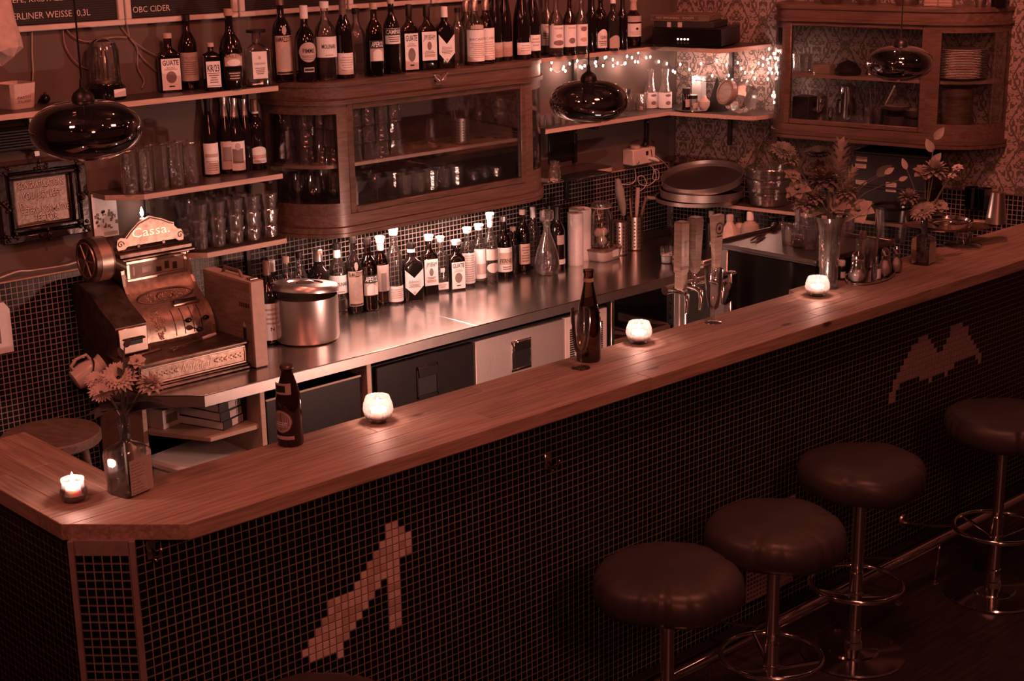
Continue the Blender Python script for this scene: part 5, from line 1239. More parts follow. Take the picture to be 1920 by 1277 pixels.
def flower(label, vase, mouth, px, py, kind, size, m, lift=0.0, seed=1, leaves=(), toward=0.0, name='flower', group=None, cat='flower'):
    """one cut flower: stem from inside the vase to the head seen at px, py near the vase"""
    R = random.Random(seed); mo = V(mouth); dcam = depth(mo) - toward; H = C0 + wray(px, py) * dcam; k = dcam / FOC
    t = thing(name, label, cat, (0, 0, 0), 0, group); base = V(vase) + V((R.uniform(-.008, .008), R.uniform(-.008, .008), .02))
    mid = V((mo.x + (H.x - mo.x) * .06, mo.y + (H.y - mo.y) * .06, mo.z)); c1 = mid.lerp(H, .5) + V((0, 0, .012 + lift))
    pts = [base, base.lerp(mid, .5), mid, mid.lerp(c1, .5), c1, c1.lerp(H, .5) + V((0, 0, .004)), H]
    obj('stem', G().tube(pts, [.0028] * 5 + [.0022, .0018], 6), 'leaf', t)
    tocam = (C0 - H).normalized(); nrm = (tocam * .6 + V((R.uniform(-.3, .3), R.uniform(-.3, .3), .8))).normalized(); r = size * k * 1.22
    if kind == 'daisy':
        obj('petals', daisy(G(), H, nrm, r, 17, 2, R), m, t, fix=False); obj('flower_centre', G().ball(H + nrm * r * .1, r * .2, 7), 'petal_mid', t)
    elif kind == 'aster':
        obj('petals', daisy(G(), H, nrm, r, 22, 4, R), m, t, fix=False)
    elif kind == 'puff': obj('petals', puff(G(), H, r, R), m, t, fix=False)
    elif kind == 'cup': obj('petals', daisy(G(), H - nrm * r * .3, nrm, r, 6, 2, R), m, t, fix=False); obj('flower_centre', G().ball(H, r * .18, 6), 'petal_mid', t)
    elif kind == 'spike':
        g = G(); ax = (H - c1).normalized()
        for q in range(9):
            for a in range(6):
                d = (ax.orthogonal().normalized()); d.rotate(Matrix.Rotation(a * 1.047 + q * .5, 3, ax)); leaf_geo(g, H - ax * (r * .25 * q), d + ax * (1.3 - .13 * q), ax, r * (.75 + .05 * q), r * .28, .1)
        obj('petals', g, m, t, fix=False)
    elif kind == 'sprig':
        g = G(); ax = (H - c1).normalized()
        for q in range(4):
            s_ = -1 if q % 2 else 1; sd = ax.cross(tocam).normalized() * s_
            leaf_geo(g, H - ax * r * .9 * q, sd * .6 + ax, tocam, r * 1.1, r * .6, .1)
        obj('leaves', g, m, t, fix=False)
    elif kind == 'blade': leaf_geo(gg := G(), H, (H - c1), tocam, r * 1.6, r * .75, .15); obj('leaf_blade', gg, m, t, fix=False)
    for (f, ang, L, W, lm) in leaves:
        p = mid.lerp(c1, f); d = V((cos(ang), sin(ang), .25)); g = G(); leaf_geo(g, p, d, (0, 0, 1), L, W, .35); obj('leaf', g, lm, t, fix=False)
    return t
def sqvase(label, x, yb, yt, w, rz, lw, lines_):
    P = at_base(x, yb, w, ZB); k = mpp(P); r = w * k / 2 / 1.12; H = vz(yt, P.x, P.y) - ZB
    t = thing('bottle_vase', label, 'vase', P, rad(rz), 'square bottles used as flower vases')
    rings = [(.86, 0, .7), (.95, .03, .75), (.97, .30, .75), (1.0, .52, .72), (.97, .58, .65), (.70, .635, .4), (.36, .67, 0), (.27, .70, 0), (.26, .84, 0), (.31, .85, 0), (.31, .96, 0), (.29, 1, 0)]
    n = 28; g = G()
    for a, b, s_ in rings:
        for q in range(n): an = 2 * pi * q / n + pi / n; cx_, sy_ = sect(an, s_); g.v.append((cx_ * a * r, sy_ * a * r * (.86 if s_ else 1), b * H))
    for i in range(len(rings) - 1):
        for q in range(n): g.f.append((i * n + q, i * n + (q + 1) % n, (i + 1) * n + (q + 1) % n, (i + 1) * n + q))
    g.f.append(tuple(range(n))[::-1]); obj('glass', g, 'plastic_clear' if 0 else 'glass', t, ang=45)
    obj('water', G().lathe([(r * .84, .012), (r * .88, .25 * H)], 24, sq=.7, asp=.86), 'liquid_clear', t)
    lb = obj('label', G().box(-r * .72, r * .78, -r * .86 * .99 - .003, -r * .86 * .99 - .0022, .04 * H, .50 * H, 0), 'paper_shade', t)
    for i, s in enumerate(lines_):
        zc = H * (.445 - i * .042); vs, fs, wd = text_mesh(s, bold=True); h = H * .021; sx = min(h, r * 1.35 / wd)
        lettering('lettering', s, h, 'ink_mid', lb, Matrix.Translation((-r * .66 + wd * sx / 2, -r * .86 * .99 - .0035, zc)) @ Matrix.Rotation(pi / 2, 4, 'X'), width=wd * sx)
    return P, V((P.x, P.y, ZB + H))
LN = ['Liebe Gaeste', 'Wir versuchen, ein', 'sicherer Raum zu', 'sein, aber auch hier', 'passiert Scheisse.', 'Wenn ihr', 'uebergriffiges', 'Verhalten erlebt', 'oder beobachtet,', 'bitte sagt am Tresen', 'bescheid.']
V1, M1 = sqvase('square glass bottle vase with a printed label at the left corner of the bar', 245, 933, 783, 82, 14, 1, LN)
V2, M2 = sqvase('square glass bottle vase with a printed label near the right end of the bar', 1729, 498, 412, 46, 10, 1, LN)
g1 = 'cut flowers in the left bottle vase'
flower('large pale chrysanthemum facing the lens in the left bottle vase', V1, M1, 222, 708, 'aster', 27, 'petal', 0, 2, ((.3, 2.6, .085, .06, 'leaf_dark'), (.5, -.3, .10, .075, 'leaf_dark')), group=g1)
flower('pale chrysanthemum leaning furthest left in the left bottle vase', V1, M1, 180, 712, 'aster', 17, 'petal', 0, 3, ((.4, 3.4, .07, .055, 'leaf_dark'),), group=g1)
flower('white chrysanthemum seen from the side below the leaning one, left bottle vase', V1, M1, 189, 735, 'aster', 18, 'petal', 0, 4, group=g1, toward=.02)
flower('cluster of small round petals at the right of the left bottle vase', V1, M1, 281, 722, 'puff', 20, 'petal', 0, 5, ((.2, -.2, .11, .085, 'leaf_dark'), (.35, 1.2, .085, .07, 'leaf_dark')), group=g1)
flower('small pale flower highest at the right in the left bottle vase', V1, M1, 257, 674, 'cup', 13, 'petal', 0, 6, group=g1)
flower('tall leafy stem rising above the other flowers of the left bottle vase', V1, M1, 233, 652, 'sprig', 17, 'leaf_dark', 0, 7, ((.7, 2.9, .08, .055, 'leaf_dark'),), group=g1, name='leafy_stem')
g2 = 'cut flowers in the right bottle vase'
flower('pale round bloom at the left of the right bottle vase', V2, M2, 1704, 372, 'puff', 16, 'petal_mid', 0, 8, ((.3, .5, .10, .06, 'leaf_dark'), (.5, -1.2, .10, .07, 'leaf_dark')), group=g2)
flower('fringed pale bloom lowest over the neck of the right bottle vase', V2, M2, 1729, 394, 'aster', 19, 'petal_mid', 0, 9, ((.6, .2, .09, .06, 'leaf_dark'),), group=g2, toward=.02)
flower('ruffled mid-toned bloom in the middle of the right bottle vase', V2, M2, 1752, 322, 'puff', 20, 'petal_mid', 0, 10, ((.7, 2.4, .10, .075, 'leaf_dark'),), group=g2)
flower('dark rounded leafy bloom left of the tall stem in the right bottle vase', V2, M2, 1735, 318, 'cup', 18, 'petal_dark', 0, 11, group=g2)
flower('tall stem with oval leaves reaching highest in the right bottle vase', V2, M2, 1752, 262, 'sprig', 22, 'leaf_pale', 0, 12, group=g2, name='leafy_stem')
flower('small bright star flowers at the upper right of the right bottle vase', V2, M2, 1795, 312, 'cup', 9, 'petal', 0, 13, group=g2)
flower('second small star flower just below the upper one, right bottle vase', V2, M2, 1785, 327, 'cup', 7, 'petal', 0, 14, group=g2)
flower('half open pale bloom at the right, low in the right bottle vase', V2, M2, 1764, 382, 'cup', 14, 'petal_mid', 0, 15, ((.3, -.4, .09, .06, 'leaf_dark'),), group=g2)
flower('slim white bud leaning to the left between both right-hand vases', V2, M2, 1700, 318, 'blade', 12, 'petal_mid', 0, 16, group=g2)
# tall cut-glass vase
P = at_base(1552, 543, 40, ZB); k = mpp(P); H = vz(405, P.x, P.y) - ZB
t = thing('cut_glass_vase', 'tall flared cut glass vase with a leafy pattern full of flowers', 'vase', P)
g = G(); nn = 40
pr = [(17, 0), (20, .01), (17.5, .10), (17.5, .45), (19, .70), (23, .90), (29, .99), (30, 1), (28, .99), (21.5, .9), (17, .7), (15.5, .45), (15.5, .12), (.5, .08)]
g.lathe([(a * k, b * H) for a, b in pr], nn, cap=(True, False), flute=.018, nf=10); obj('glass', g, 'glass_rib', t, ang=30)
g = G()
for a in range(8):
    for j in range(7):
        an = 2 * pi * a / 8; z_ = H * (.30 + .08 * j); rr = 18.2 * k * (1 + .012 * j)
        for s_ in (-1, 1):
            p = [(rr * cos(an + s_ * f * .28), rr * sin(an + s_ * f * .28), z_ + f * .028) for f in (0, .5, 1)]; g.tube(p, .0016, 4)
o = obj('cut_pattern', g, 'glass_rib', t); o['kind'] = 'stuff'
obj('water', G().lathe([(14.8 * k, .09 * H), (14.9 * k, .45 * H)], 20), 'liquid_clear', t)
V3, M3 = P + V((0, 0, .02)), V((P.x, P.y, ZB + H)); g3 = 'cut flowers in the tall cut glass vase'
for args in (('tall pointed pale flower spike in the cut glass vase', 1577, 275, 'spike', 26, 'petal', 0, 20, ()),
             ('curved spike of overlapping pale petals just below the tall spike', 1599, 322, 'spike', 17, 'petal', 0, 21, ()),
             ('dark round rose in the middle of the cut glass vase', 1546, 340, 'puff', 25, 'petal_dark', 0, 22, ((.4, .6, .09, .06, 'leaf_dark'), (.6, 2.0, .09, .06, 'leaf_dark'))),
             ('dark rosebud above the round rose in the cut glass vase', 1537, 312, 'puff', 13, 'petal_dark', 0, 23, ()),
             ('pale open flower with a dark centre at the left of the cut glass vase', 1494, 350, 'cup', 20, 'petal_mid', 0, 24, ((.5, 2.6, .08, .05, 'leaf'),)),
             ('small star flower at the far left of the cut glass vase', 1488, 325, 'cup', 14, 'petal_mid', 0, 25, ()),
             ('frizzy pale bloom reaching up to the left of the cut glass vase', 1482, 300, 'puff', 14, 'petal_mid', 0, 26, ()),
             ('frizzy seed head leaning furthest up left of the cut glass vase', 1470, 282, 'aster', 20, 'leaf_pale', 0, 27, ()),
             ('ruffled pale bloom low at the left of the cut glass vase', 1507, 386, 'puff', 18, 'petal_mid', 0, 28, ((.3, 3.0, .07, .05, 'leaf_pale'),)),
             ('drooping mid-toned bloom beside the low ruffled one', 1527, 372, 'puff', 17, 'petal_mid', 0, 29, ()),
             ('broad pale leaf-like petal at the front of the cut glass vase', 1570, 378, 'cup', 22, 'petal_mid', .0, 30, ((.2, -1.0, .08, .06, 'leaf_pale'),)),
             ('squarish pale bloom right of the round rose', 1589, 362, 'puff', 17, 'petal_mid', 0, 31, ()),
             ('largest pale open bloom at the right edge of the cut glass vase', 1608, 388, 'cup', 26, 'petal', 0, 32, ((.5, .1, .09, .055, 'leaf'),)),
             ('dark bladed leaf with a white tip pointing right from the cut glass vase', 1642, 330, 'blade', 20, 'leaf', .01, 33, ()),
             ('white bird-like flower bud above the dark blade at the right', 1658, 326, 'blade', 12, 'petal', .01, 34, ()),
             ('white pointed petal furthest right above the file boxes', 1685, 338, 'blade', 10, 'petal', .01, 35, ()),
             ('fine dark foliage standing at the back of the cut glass vase', 1535, 288, 'aster', 24, 'leaf', 0, 36, ())):
    flower(args[0], V3, M3, *args[1:8], args[8], group=g3, name='leafy_stem' if 'foliage' in args[0] or 'blade' in args[0] else 'flower')
# ------------------------------------------------------------------ beer taps
Y = 3.60
tt = thing('beer_tap_tower', 'chrome beer tap tower with three wooden handles behind the bar', 'beer tap', (0, 0, 0))
pc = ony(1286, 600, Y); mt = mpp(pc); ztap = ony(1290, 540, Y).z
X0, X1 = ony(1264, 538, Y).x, ony(1350, 520, Y).x
obj('column', G().box(pc.x - 6.5 * mt, pc.x + 6.5 * mt, Y + .02, Y + .05, .40, ztap - .005, .004), 'steel', tt)
obj('cross_tube', G().cyl((X0 - .012, Y + .035, ztap), (X1 + .07, Y + .035, ztap), .017, None, 18), 'chrome', tt)
obj('drip_post', G().cyl((X0 + .135, Y + .06, .4), (X0 + .135, Y + .06, ztap), .006, None, 10), 'steel', tt)
obj('medallion', G().lathe([(.002, .0), (.030, .002), (.043, .010), (.045, .02), (.038, .028), (.002, .034)], 26, T=FR((ony(1352, 548, Y).x, Y - .005, ony(1352, 548, Y).z), (1, 0, 0), (0, 0, 1))), 'chrome', tt)
obj('back_column', G().box(ony(1378, 560, Y).x, ony(1392, 560, Y).x, Y + .02, Y + .06, .5, ony(1385, 512, Y).z, .008), 'chrome', tt)
for i, (x, yb, yt, wb, wt_) in enumerate(((1272, 540, 414, 17, 20), (1298, 510, 406, 15, 22), (1338, 503, 402, 16, 28))):
    P = ony(x, yb, Y); zt_ = vz(yt, P.x, P.y); b_, t_ = wb * mt / 2, wt_ * mt / 2
    tap = obj('faucet', G().tube([(P.x, Y + .03, ztap), (P.x, Y - .02, ztap), (P.x - .004, Y - .045, ztap - .01), (P.x - .012, Y - .055, ztap - .04), (P.x - .02, Y - .058, ztap - .075)], [.012, .012, .010, .008, .0075], 10), 'chrome', tt)
    obj('valve', G().cyl((P.x, Y - .012, ztap), (P.x, Y - .012, P.z + .002), .008, .006, 12).ball((P.x, Y - .012, ztap + .014), .0125, 8).ball((P.x, Y - .012, P.z - .004), .009, 7), 'chrome', tap)
    m = ('oak_mid', 'oak_dark', 'oak_mid')[i]; dp = t_ * (.95 if i < 2 else .45)
    g = G(); a = b_ * .95
    if i == 0: prof = [(-b_, b_, P.z), (-b_, b_, P.z + .06), (-t_, t_, P.z + .062), (-t_, t_, zt_ - .006), (-t_ * .8, t_ * .8, zt_)]
    else: prof = [(-b_ * .6, b_ * .6, P.z), (-b_, b_, P.z + .012), (-t_, t_, zt_ - .012), (-t_ * .92, t_ * .92, zt_)]
    for (l, r_, zz) in prof:
        q = dp * (r_ / t_); g.v += [(P.x + l, Y - .012 - q, zz), (P.x + r_, Y - .012 - q, zz), (P.x + r_, Y - .012 + q, zz), (P.x + l, Y - .012 + q, zz)]
    for j in range(len(prof) - 1):
        for q in range(4): g.f.append((j * 4 + q, j * 4 + (q + 1) % 4, j * 4 + 4 + (q + 1) % 4, j * 4 + 4 + q))
    g.f += [(3, 2, 1, 0), tuple(range(len(g.v) - 4, len(g.v)))]
    h = obj('tap_handle', g, m, tt, ang=30)
    h['label'] = ('pale square wooden tap handle with dark print', 'dark slim wooden tap handle', 'broad flat wooden tap handle with a round stamp')[i]
    if i == 0: obj('handle_print', G().box(P.x - t_ - .0004, P.x + t_ + .0004, Y - .012 - dp - .0006, Y - .012 - dp + .004, P.z + .075, P.z + .085, 0).box(P.x - .004, P.x + .008, Y - .0126 - dp, Y - .012 - dp + .004, P.z + .12, P.z + .18, 0), 'oak_dark', h)
    if i == 2:
        T = FR((P.x, Y - .0128 - dp, zt_ - .05), (1, 0, 0), (0, 0, 1)); g = G().lathe([(.018, 0), (.020, .0008), (.022, 0)], 24, T=T, cap=(False, False)).lathe([(.001, 0), (.007, .0008), (.007, 0)], 10, T=T).box(-.014, .014, -.032, -.027, 0, .0008, 0, T)
        obj('stamp', g, 'ink', h)
# second counter arm with a sink beyond the taps
sk = thing('sink_unit', 'steel sink with a raised rim at the far right end of the steel counter', 'sink', (0, 0, 0))
g = G()
for a, b, c, d in ((5.70, 6.08, 4.76, 4.785), (5.70, 6.08, 5.00, 5.025), (5.70, 5.725, 4.785, 5.00), (6.055, 6.08, 4.785, 5.00)): g.box(a, b, c, d, ZC + .0004, ZC + .022, .004)
obj('rim', g, 'steel', sk); obj('basin_mat', G().box(5.725, 6.055, 4.785, 5.00, ZC + .0004, ZC + .003), 'steel_dark', sk)
# black cabinet with a steel tray top
p = ony(1530, 490, 3.40); zb_ = p.z; xb_ = p.x
q = onz(1360, 447, zb_)
bc = thing('glasswasher', 'black steel-trimmed cabinet with a shallow tray on top behind the right part of the bar', 'cabinet', (0, 0, 0))
obj('body', G().box(xb_, xb_ + .5, 3.40, q.y - .09, .1, zb_ - .018, .004), 'black_gloss', bc)
obj('steel_end', G().box(xb_ + .001, xb_ + .5, q.y - .0895, q.y - .004, .1, zb_ - .018, .004), 'steel', bc)
g = G().box(xb_ - .006, xb_ + .51, 3.395, q.y, zb_ - .0175, zb_ - .012)
for a, b, c, d in ((xb_ - .006, xb_ + .51, 3.395, 3.403), (xb_ - .006, xb_ + .51, q.y - .008, q.y), (xb_ - .006, xb_ + .002, 3.403, q.y - .008), (xb_ + .502, xb_ + .51, 3.403, q.y - .008)): g.box(a, b, c, d, zb_ - .0118, zb_ + .004, .002)
obj('tray_top', g, 'steel_dark', bc)
zt = zb_ - .0115
def spot(px, py, z): return onz(px, py, z)
t = thing('metal_scoop', 'pair of metal tongs lying on the cabinet tray behind the vase', 'tongs', spot(1425, 448, zt), .3)
obj('arms', G().tube([(-.07, -.01, .006), (0, -.006, .01), (.06, .0, .006)], .005, 6).tube([(-.07, .012, .006), (0, .008, .01), (.06, .0, .006)], .005, 6), 'chrome', t)
t = thing('black_grip', 'black plastic handle lying at the back of the cabinet tray', 'handle', spot(1452, 430, zt), .5); obj('grip', G().tube([(-.04, 0, .012), (0, 0, .018), (.05, 0, .012)], [.011, .014, .009], 8), 'black_plastic', t)
for i, (px, py, lab) in enumerate(((1478, 458, 'small crystal jug nearest the left on the cabinet tray'), (1500, 462, 'square chrome dispenser on the cabinet tray'), (1518, 466, 'small dark glass on the cabinet tray next to the tall vase'))):
    P = spot(px, py, zt)
    if i == 1:
        t = thing('dispenser', lab, 'dispenser', P, .2); obj('body', G().box(-.03, .03, -.02, .02, 0, .034, .004), 'chrome', t); obj('top_bar', G().box(-.012, .012, -.022, .022, .0345, .05, .003), 'steel', t)
    else: put('small', lab, P.x, P.y, zt + .0003, None)
for px, py, h_, w, lab in ((1510, 452, .20, .046, 'ribbed glass water jug behind the tall cut glass vase'), (1600, 470, .19, .04, 'glass jug standing behind the right side of the tall vase')):
    P = spot(px, py, zt) if px < 1560 else onz(px, py, ZB)
    if px >= 1560: P = V((P.x, P.y + .05, ZB))
    t = thing('glass_jug', lab, 'jug', V((P.x, P.y, P.z + .0003)))
    pr = [(w * .8, 0), (w * .9, .004), (w, h_ * .5), (w * 1.02, h_)]
    obj('glass', G().lathe(pr + [(a * .94, max(.008, b)) for a, b in pr[::-1]] + [(.002, .008)], 16, cap=(True, False)), 'glass_rib', t, flat=True)
    obj('handle', G().tube([(w * .95, 0, h_ * .85), (w * 1.6, 0, h_ * .8), (w * 1.6, 0, h_ * .35), (w * .95, 0, h_ * .25)], .005, 8), 'glass_rib', t)
# ------------------------------------------------------------------ condiment tray on the bar
P = onz(1632, 520, ZB); R_ = rad(12)
t = thing('condiment_tray', 'dark oval tray on the bar holding shakers and small bottles', 'tray', P, R_)
pl = [(.155 * cos(2 * pi * k / 40), .075 * sin(2 * pi * k / 40)) for k in range(40)]
obj('plate', G().prism(pl, 0, .004), 'steel_dark', t); obj('rim', G().tube([(x, y, .008) for x, y in pl], .004, 6, closed=True), 'chrome', t)
zc_ = ZB + .0045
def small(kind, lab, px, yb, yt, w, m=None):
    P = at_base(px, yb, w, zc_); k = mpp(P); r = w * k / 2; H = vz(yt, P.x, P.y) - zc_
    t = thing(kind, lab, 'shaker' if 'shaker' in kind else 'bottle' if 'bottle' in kind else 'glass', P, .2); return t, r, H
t, r, H = small('spice_bottle', 'small dark bottle with a white cap at the left of the condiment tray', 1577, 524, 488, 15)
obj('glass', G().lathe([(r, 0), (r, H * .6), (r * .8, H * .68), (r * .7, H * .70)], 16), 'glass_black', t); obj('cap', G().lathe([(r * .85, H * .705), (r * .9, H * .72), (r * .9, H * .97), (r * .8, H)], 16), 'white_plastic', t); obj('label', labpatch(r, 0, 1, H * .08, H * .42, 150), 'paper', t, flat=True)
t, r, H = small('sugar_shaker', 'round-bellied glass sugar shaker with a chrome top on the condiment tray', 1607, 530, 471, 34)
obj('glass', G().lathe([(r * .8, 0), (r, H * .12), (r, H * .28), (r * .72, H * .48), (r * .70, H * .74)], 20, cap=(True, False)), 'glass_rib', t); obj('sugar', G().lathe([(r * .75, .003), (r * .93, H * .13), (r * .92, H * .30), (r * .4, H * .38)], 18), 'salt', t)
obj('top', G().lathe([(r * .74, H * .741), (r * .76, H * .78), (r * .70, H * .90), (r * .3, H)], 18), 'chrome', t)
t, r, H = small('sauce_bottle', 'narrow square bottle with a pale label on the condiment tray', 1642, 525, 478, 20)
obj('glass', G().lathe([(r * .85, 0), (r * .9, .003), (r * .9, H * .55), (r * .3, H * .66), (r * .25, H * .95)], 16, sq=0), 'glass_rib', t); obj('cap', G().lathe([(r * .3, H * .951), (r * .3, H)], 10), 'black_plastic', t); obj('label', labpatch(r * .9, 0, 1, H * .06, H * .46, 110), 'paper', t, flat=True)
for lab, px, yb, yt, w in (('white-bellied salt shaker with a chrome top in front on the condiment tray', 1658, 519, 464, 25), ('white-bellied salt shaker standing furthest right on the condiment tray', 1679, 511, 462, 24)):
    t, r, H = small('salt_shaker', lab, px, yb, yt, w)
    obj('glass', G().lathe([(r * .75, 0), (r, H * .15), (r * .98, H * .36), (r * .6, H * .60), (r * .55, H * .72)], 20, cap=(True, False)), 'glass', t); obj('salt', G().lathe([(r * .7, .002), (r * .95, H * .15), (r * .93, H * .36), (r * .62, H * .54)], 18), 'salt', t)
    obj('top', G().lathe([(r * .58, H * .721), (r * .62, H * .76), (r * .55, H * .92), (r * .2, H)], 16), 'chrome', t)
for lab, px, yb, yt, w in (('tall glass of wooden spoons behind the sugar shaker', 1615, 512, 448, 26), ('clear drinking glass behind the narrow bottle on the condiment tray', 1633, 505, 446, 24)):
    P = at_base(px, yb, w, zc_); r = w * mpp(P) / 2; H = vz(yt, P.x, P.y) - zc_
    t = thing('utensil_glass' if 'spoon' in lab else 'drinking_glass', lab, 'glass', P)
    obj('glass', gl(r * .85, r, H, n=14), 'glass_rib', t, flat=True)
    if 'spoon' in lab: obj('spoons', G().tube([(-.006, 0, .01), (-.012, 0, H * 1.1)], .004, 6).ball((-.013, 0, H * 1.15), .012, 8, (1, .4, 1.5)).tube([(.006, 0, .01), (.012, 0, H * 1.05)], .004, 6).ball((.013, 0, H * 1.1), .012, 8, (1, .4, 1.5)), 'oak_mid', t)
# ------------------------------------------------------------------ oval tray on a glass foot
P = onz(1805, 461, ZB); zt2 = vz(430, P.x, P.y)
ft = thing('glass_stand', 'footed glass stand carrying the long oval tray at the right end of the bar', 'stand', P)
Hs = zt2 - ZB
obj('glass', G().lathe([(.078, 0), (.080, .002), (.070, .006), (.030, .012), (.026, Hs * .4), (.040, Hs * .85), (.055, Hs - .003)], 28), 'glass_rib', ft, ang=30)
obj('foot_rim', G().tube([(.078 * cos(k * .2094), .078 * sin(k * .2094), .003) for k in range(30)], .0025, 6, closed=True), 'chrome', ft)
C_ = onz(1783, 425, zt2); ang = rad(-40)
tr = thing('serving_tray', 'long oval metal tray with curled rim balanced on a glass foot', 'tray', V((C_.x, C_.y, zt2 + .0005)), ang)
pl = [(.20 * cos(2 * pi * k / 48), .105 * sin(2 * pi * k / 48)) for k in range(48)]
obj('plate', G().prism([(x * .93, y * .9) for x, y in pl], 0, .003), 'brass', tr)
g = G(); n = len(pl)
for s_, z_ in ((.93, 0), (1.0, .010), (1.02, .011), (.95, .003)): g.v += [(x * s_, y * s_, z_) for x, y in pl]
for j in range(3):
    for k in range(n): k2 = (k + 1) % n; g.f.append((j * n + k, j * n + k2, (j + 1) * n + k2, (j + 1) * n + k))
obj('rim', g, 'brass', tr)
P = onz(1774, 424, zt2 + .004); k = mpp(P)
t = thing('ash_tray', 'wide round steel dish lying on the long oval tray', 'dish', V((P.x, P.y, zt2 + .0040)))
r = 49 * k
obj('dish', G().lathe([(r * .75, 0), (r * .95, .006), (r, .026), (r * .99, .028), (r * .90, .027), (r * .86, .016), (r * .55, .012), (r * .50, .008), (.002, .008)], 44), 'chrome', t, ang=30)
P = onz(1867, 421, zt2 + .004); k = mpp(P); H = vz(362, P.x, P.y) - zt2
t = thing('metal_cup', 'tall stack of ribbed steel cups upside down at the end of the oval tray', 'cup', V((P.x, P.y, zt2 + .0115)))
pr = []
for j in range(14): f = j / 13; rr = (20 - 7.5 * f) * k; pr += [(rr, f * (H - .012)), (rr * .985, f * (H - .012) + .004)]
obj('cups', G().lathe(pr, 30), 'steel', t, ang=20)
for px, py, lab in ((1820, 400, 'left dark tumbler standing at the tiled wall behind the oval tray'), (1844, 402, 'right dark tumbler standing at the tiled wall behind the oval tray')):
    P = onrw(px, py, .07); 
    t = thing('dark_tumbler', lab, 'glass', V((P.x, P.y, ZB + .0003)), 0, 'dark tumblers at the wall'); H = P.z + .055 - ZB
    obj('glass', gl(.028, .034, max(.10, H), n=14), 'glass_smoke', t, flat=True)
# ------------------------------------------------------------------ long low shelf on the right-hand wall
zs = TRZ + .0004
def tray(label, px, py, w, tilt, rz, h, m, z=zs, ext=0):
    P = onz(px, py, z); k = mpp(P); r = w * k / 2
    P = clear_wall(P, r * 1.02)
    t = thing('round_tray', label, 'tray', P, rz, 'round steel trays on the low shelf')
    T = Matrix.Rotation(tilt, 4, 'X')
    L = G().lathe([(r * .93, 0), (r * .985, h * .1), (r, h), (r * 1.015, h * 1.03), (r * .985, h), (r * .965, h * .14), (.002, .004)], 56, cap=(True, False))
    L.v = [tuple(T @ V(v)) for v in L.v]; obj('tray_body', L, m, t, ang=30)
    D = G().lathe([(r * .962, .0075), (.002, .0078)], 40, cap=(False, False)); D.v = [tuple(T @ V(v)) for v in D.v]; obj('rubber_mat', D, 'rubber', t); return t
t1 = tray('lowest round steel tray on the low shelf at the right-hand wall', 1308, 368, 156, 0, 0, .022, 'steel_soft', z=zs)
z2 = zs + .032
t2 = tray('second round steel tray, lying level on the lowest one', 1316, 352, 152, 0, 0, .042, 'steel_soft', z=zs + .023)
t3 = tray('topmost round steel tray, tilted up at the right', 1318, 338, 150, 0, 0, .040, 'steel_soft', z=zs + .068)
t3.rotation_euler = (rad(3), rad(-12), 0); t3.location.z += .03
P = onz(1441, 378, zs); P = clear_wall(P, 46 * mpp(P)); k = mpp(P); r = 43 * k; H = vz(312, P.x, P.y) - zs
t = thing('glass_bucket', 'ribbed glass ice bucket with a dark arched handle on the low shelf', 'ice bucket', P)
pr = [(r * .70, 0), (r * .80, .004), (r * .86, H * .30), (r * .84, H * .34), (r * .95, H * .38), (r * 1.0, H * .66), (r * .97, H * .70), (r * 1.03, H * .75), (r * 1.05, H * .97), (r * 1.02, H)]
obj('glass', G().lathe(pr + [(a * .94, max(.01, b)) for a, b in pr[::-1]] + [(.002, .01)], 28, cap=(True, False)), 'glass_rib', t, ang=20)
obj('handle', G().tube([(r * 1.03 * cos(a), r * .35 * sin(a) * 0, H * .93 + r * 1.55 * sin(a)) for a in [pi * k_ / 20 for k_ in range(21)]], .004, 6), 'iron_black', t)
g = G()
for s_ in (-1, 1): g.ball((s_ * r * 1.04, 0, H * .92), .009, 7)
obj('lugs', g, 'chrome', t)
# file boxes: two drawers boxes in black board with paper labels
def filebox(lab, u0, u1, n0, n1, z0, z1, labs, holes):
    t = thing('file_box', lab, 'file box', RC, RANG, 'black file boxes on the low shelf')
    obj('body', G().box(u0, u1, -n1, -n0, z0, z1 - .012, .002), 'black_plastic', t)
    obj('lid', G().box(u0 - .003, u1 + .003, -n1 - .003, -n0, z1 - .0118, z1, .002), 'ink', t)
    for u, z in holes: obj('finger_hole', G().cyl((u, -n1 - .0012, z), (u, -n1 - .0002, z), .011, None, 14), 'ink', t)
    for u, z, w, h in labs:
        l = obj('paper_label', G().box(u - w, u + w, -n1 - .0015, -n1 - .0004, z - h, z + h, 0), 'paper_shade', t)
        g = G()
        for q in range(2): g.box(u - w * .85, u + w * (.8 - .3 * q), -n1 - .0019, -n1 - .0016, z + h * (.35 - .75 * q), z + h * (.6 - .75 * q), 0)
        o = obj('small_print', g, 'ink_mid', l, flat=True); o['kind'] = 'stuff'
n1 = .20
P0, P1 = onrw(1592, 355, n1), onrw(1700, 300, n1); u0, _, z0_ = uvn(onrw(1596, 400, n1)); u1 = uvn(onrw(1738, 330, n1))[0]
zm, ztp = uvn(onrw(1612, 322, n1))[2], uvn(onrw(1612, 283, n1))[2]
def ul(px, py): a = uvn(onrw(px, py, n1)); return a[0], a[2]
h1 = (ztp - zs) / 2
a1, a2, a3, a4 = ul(1616, 298), ul(1614, 310), ul(1615, 342), ul(1671, 348)
filebox('lower black file box with paper labels on the low shelf under the wall cabinet', u0, u1, .008, n1, zs, zs + h1, [(a3[0], a3[1], .028, .010), (a4[0] - .0, a4[1] + .004, .026, .011), (a4[0], a4[1] - .020, .026, .010)], [(ul(1617, 328)[0], zs + h1 - .045)])
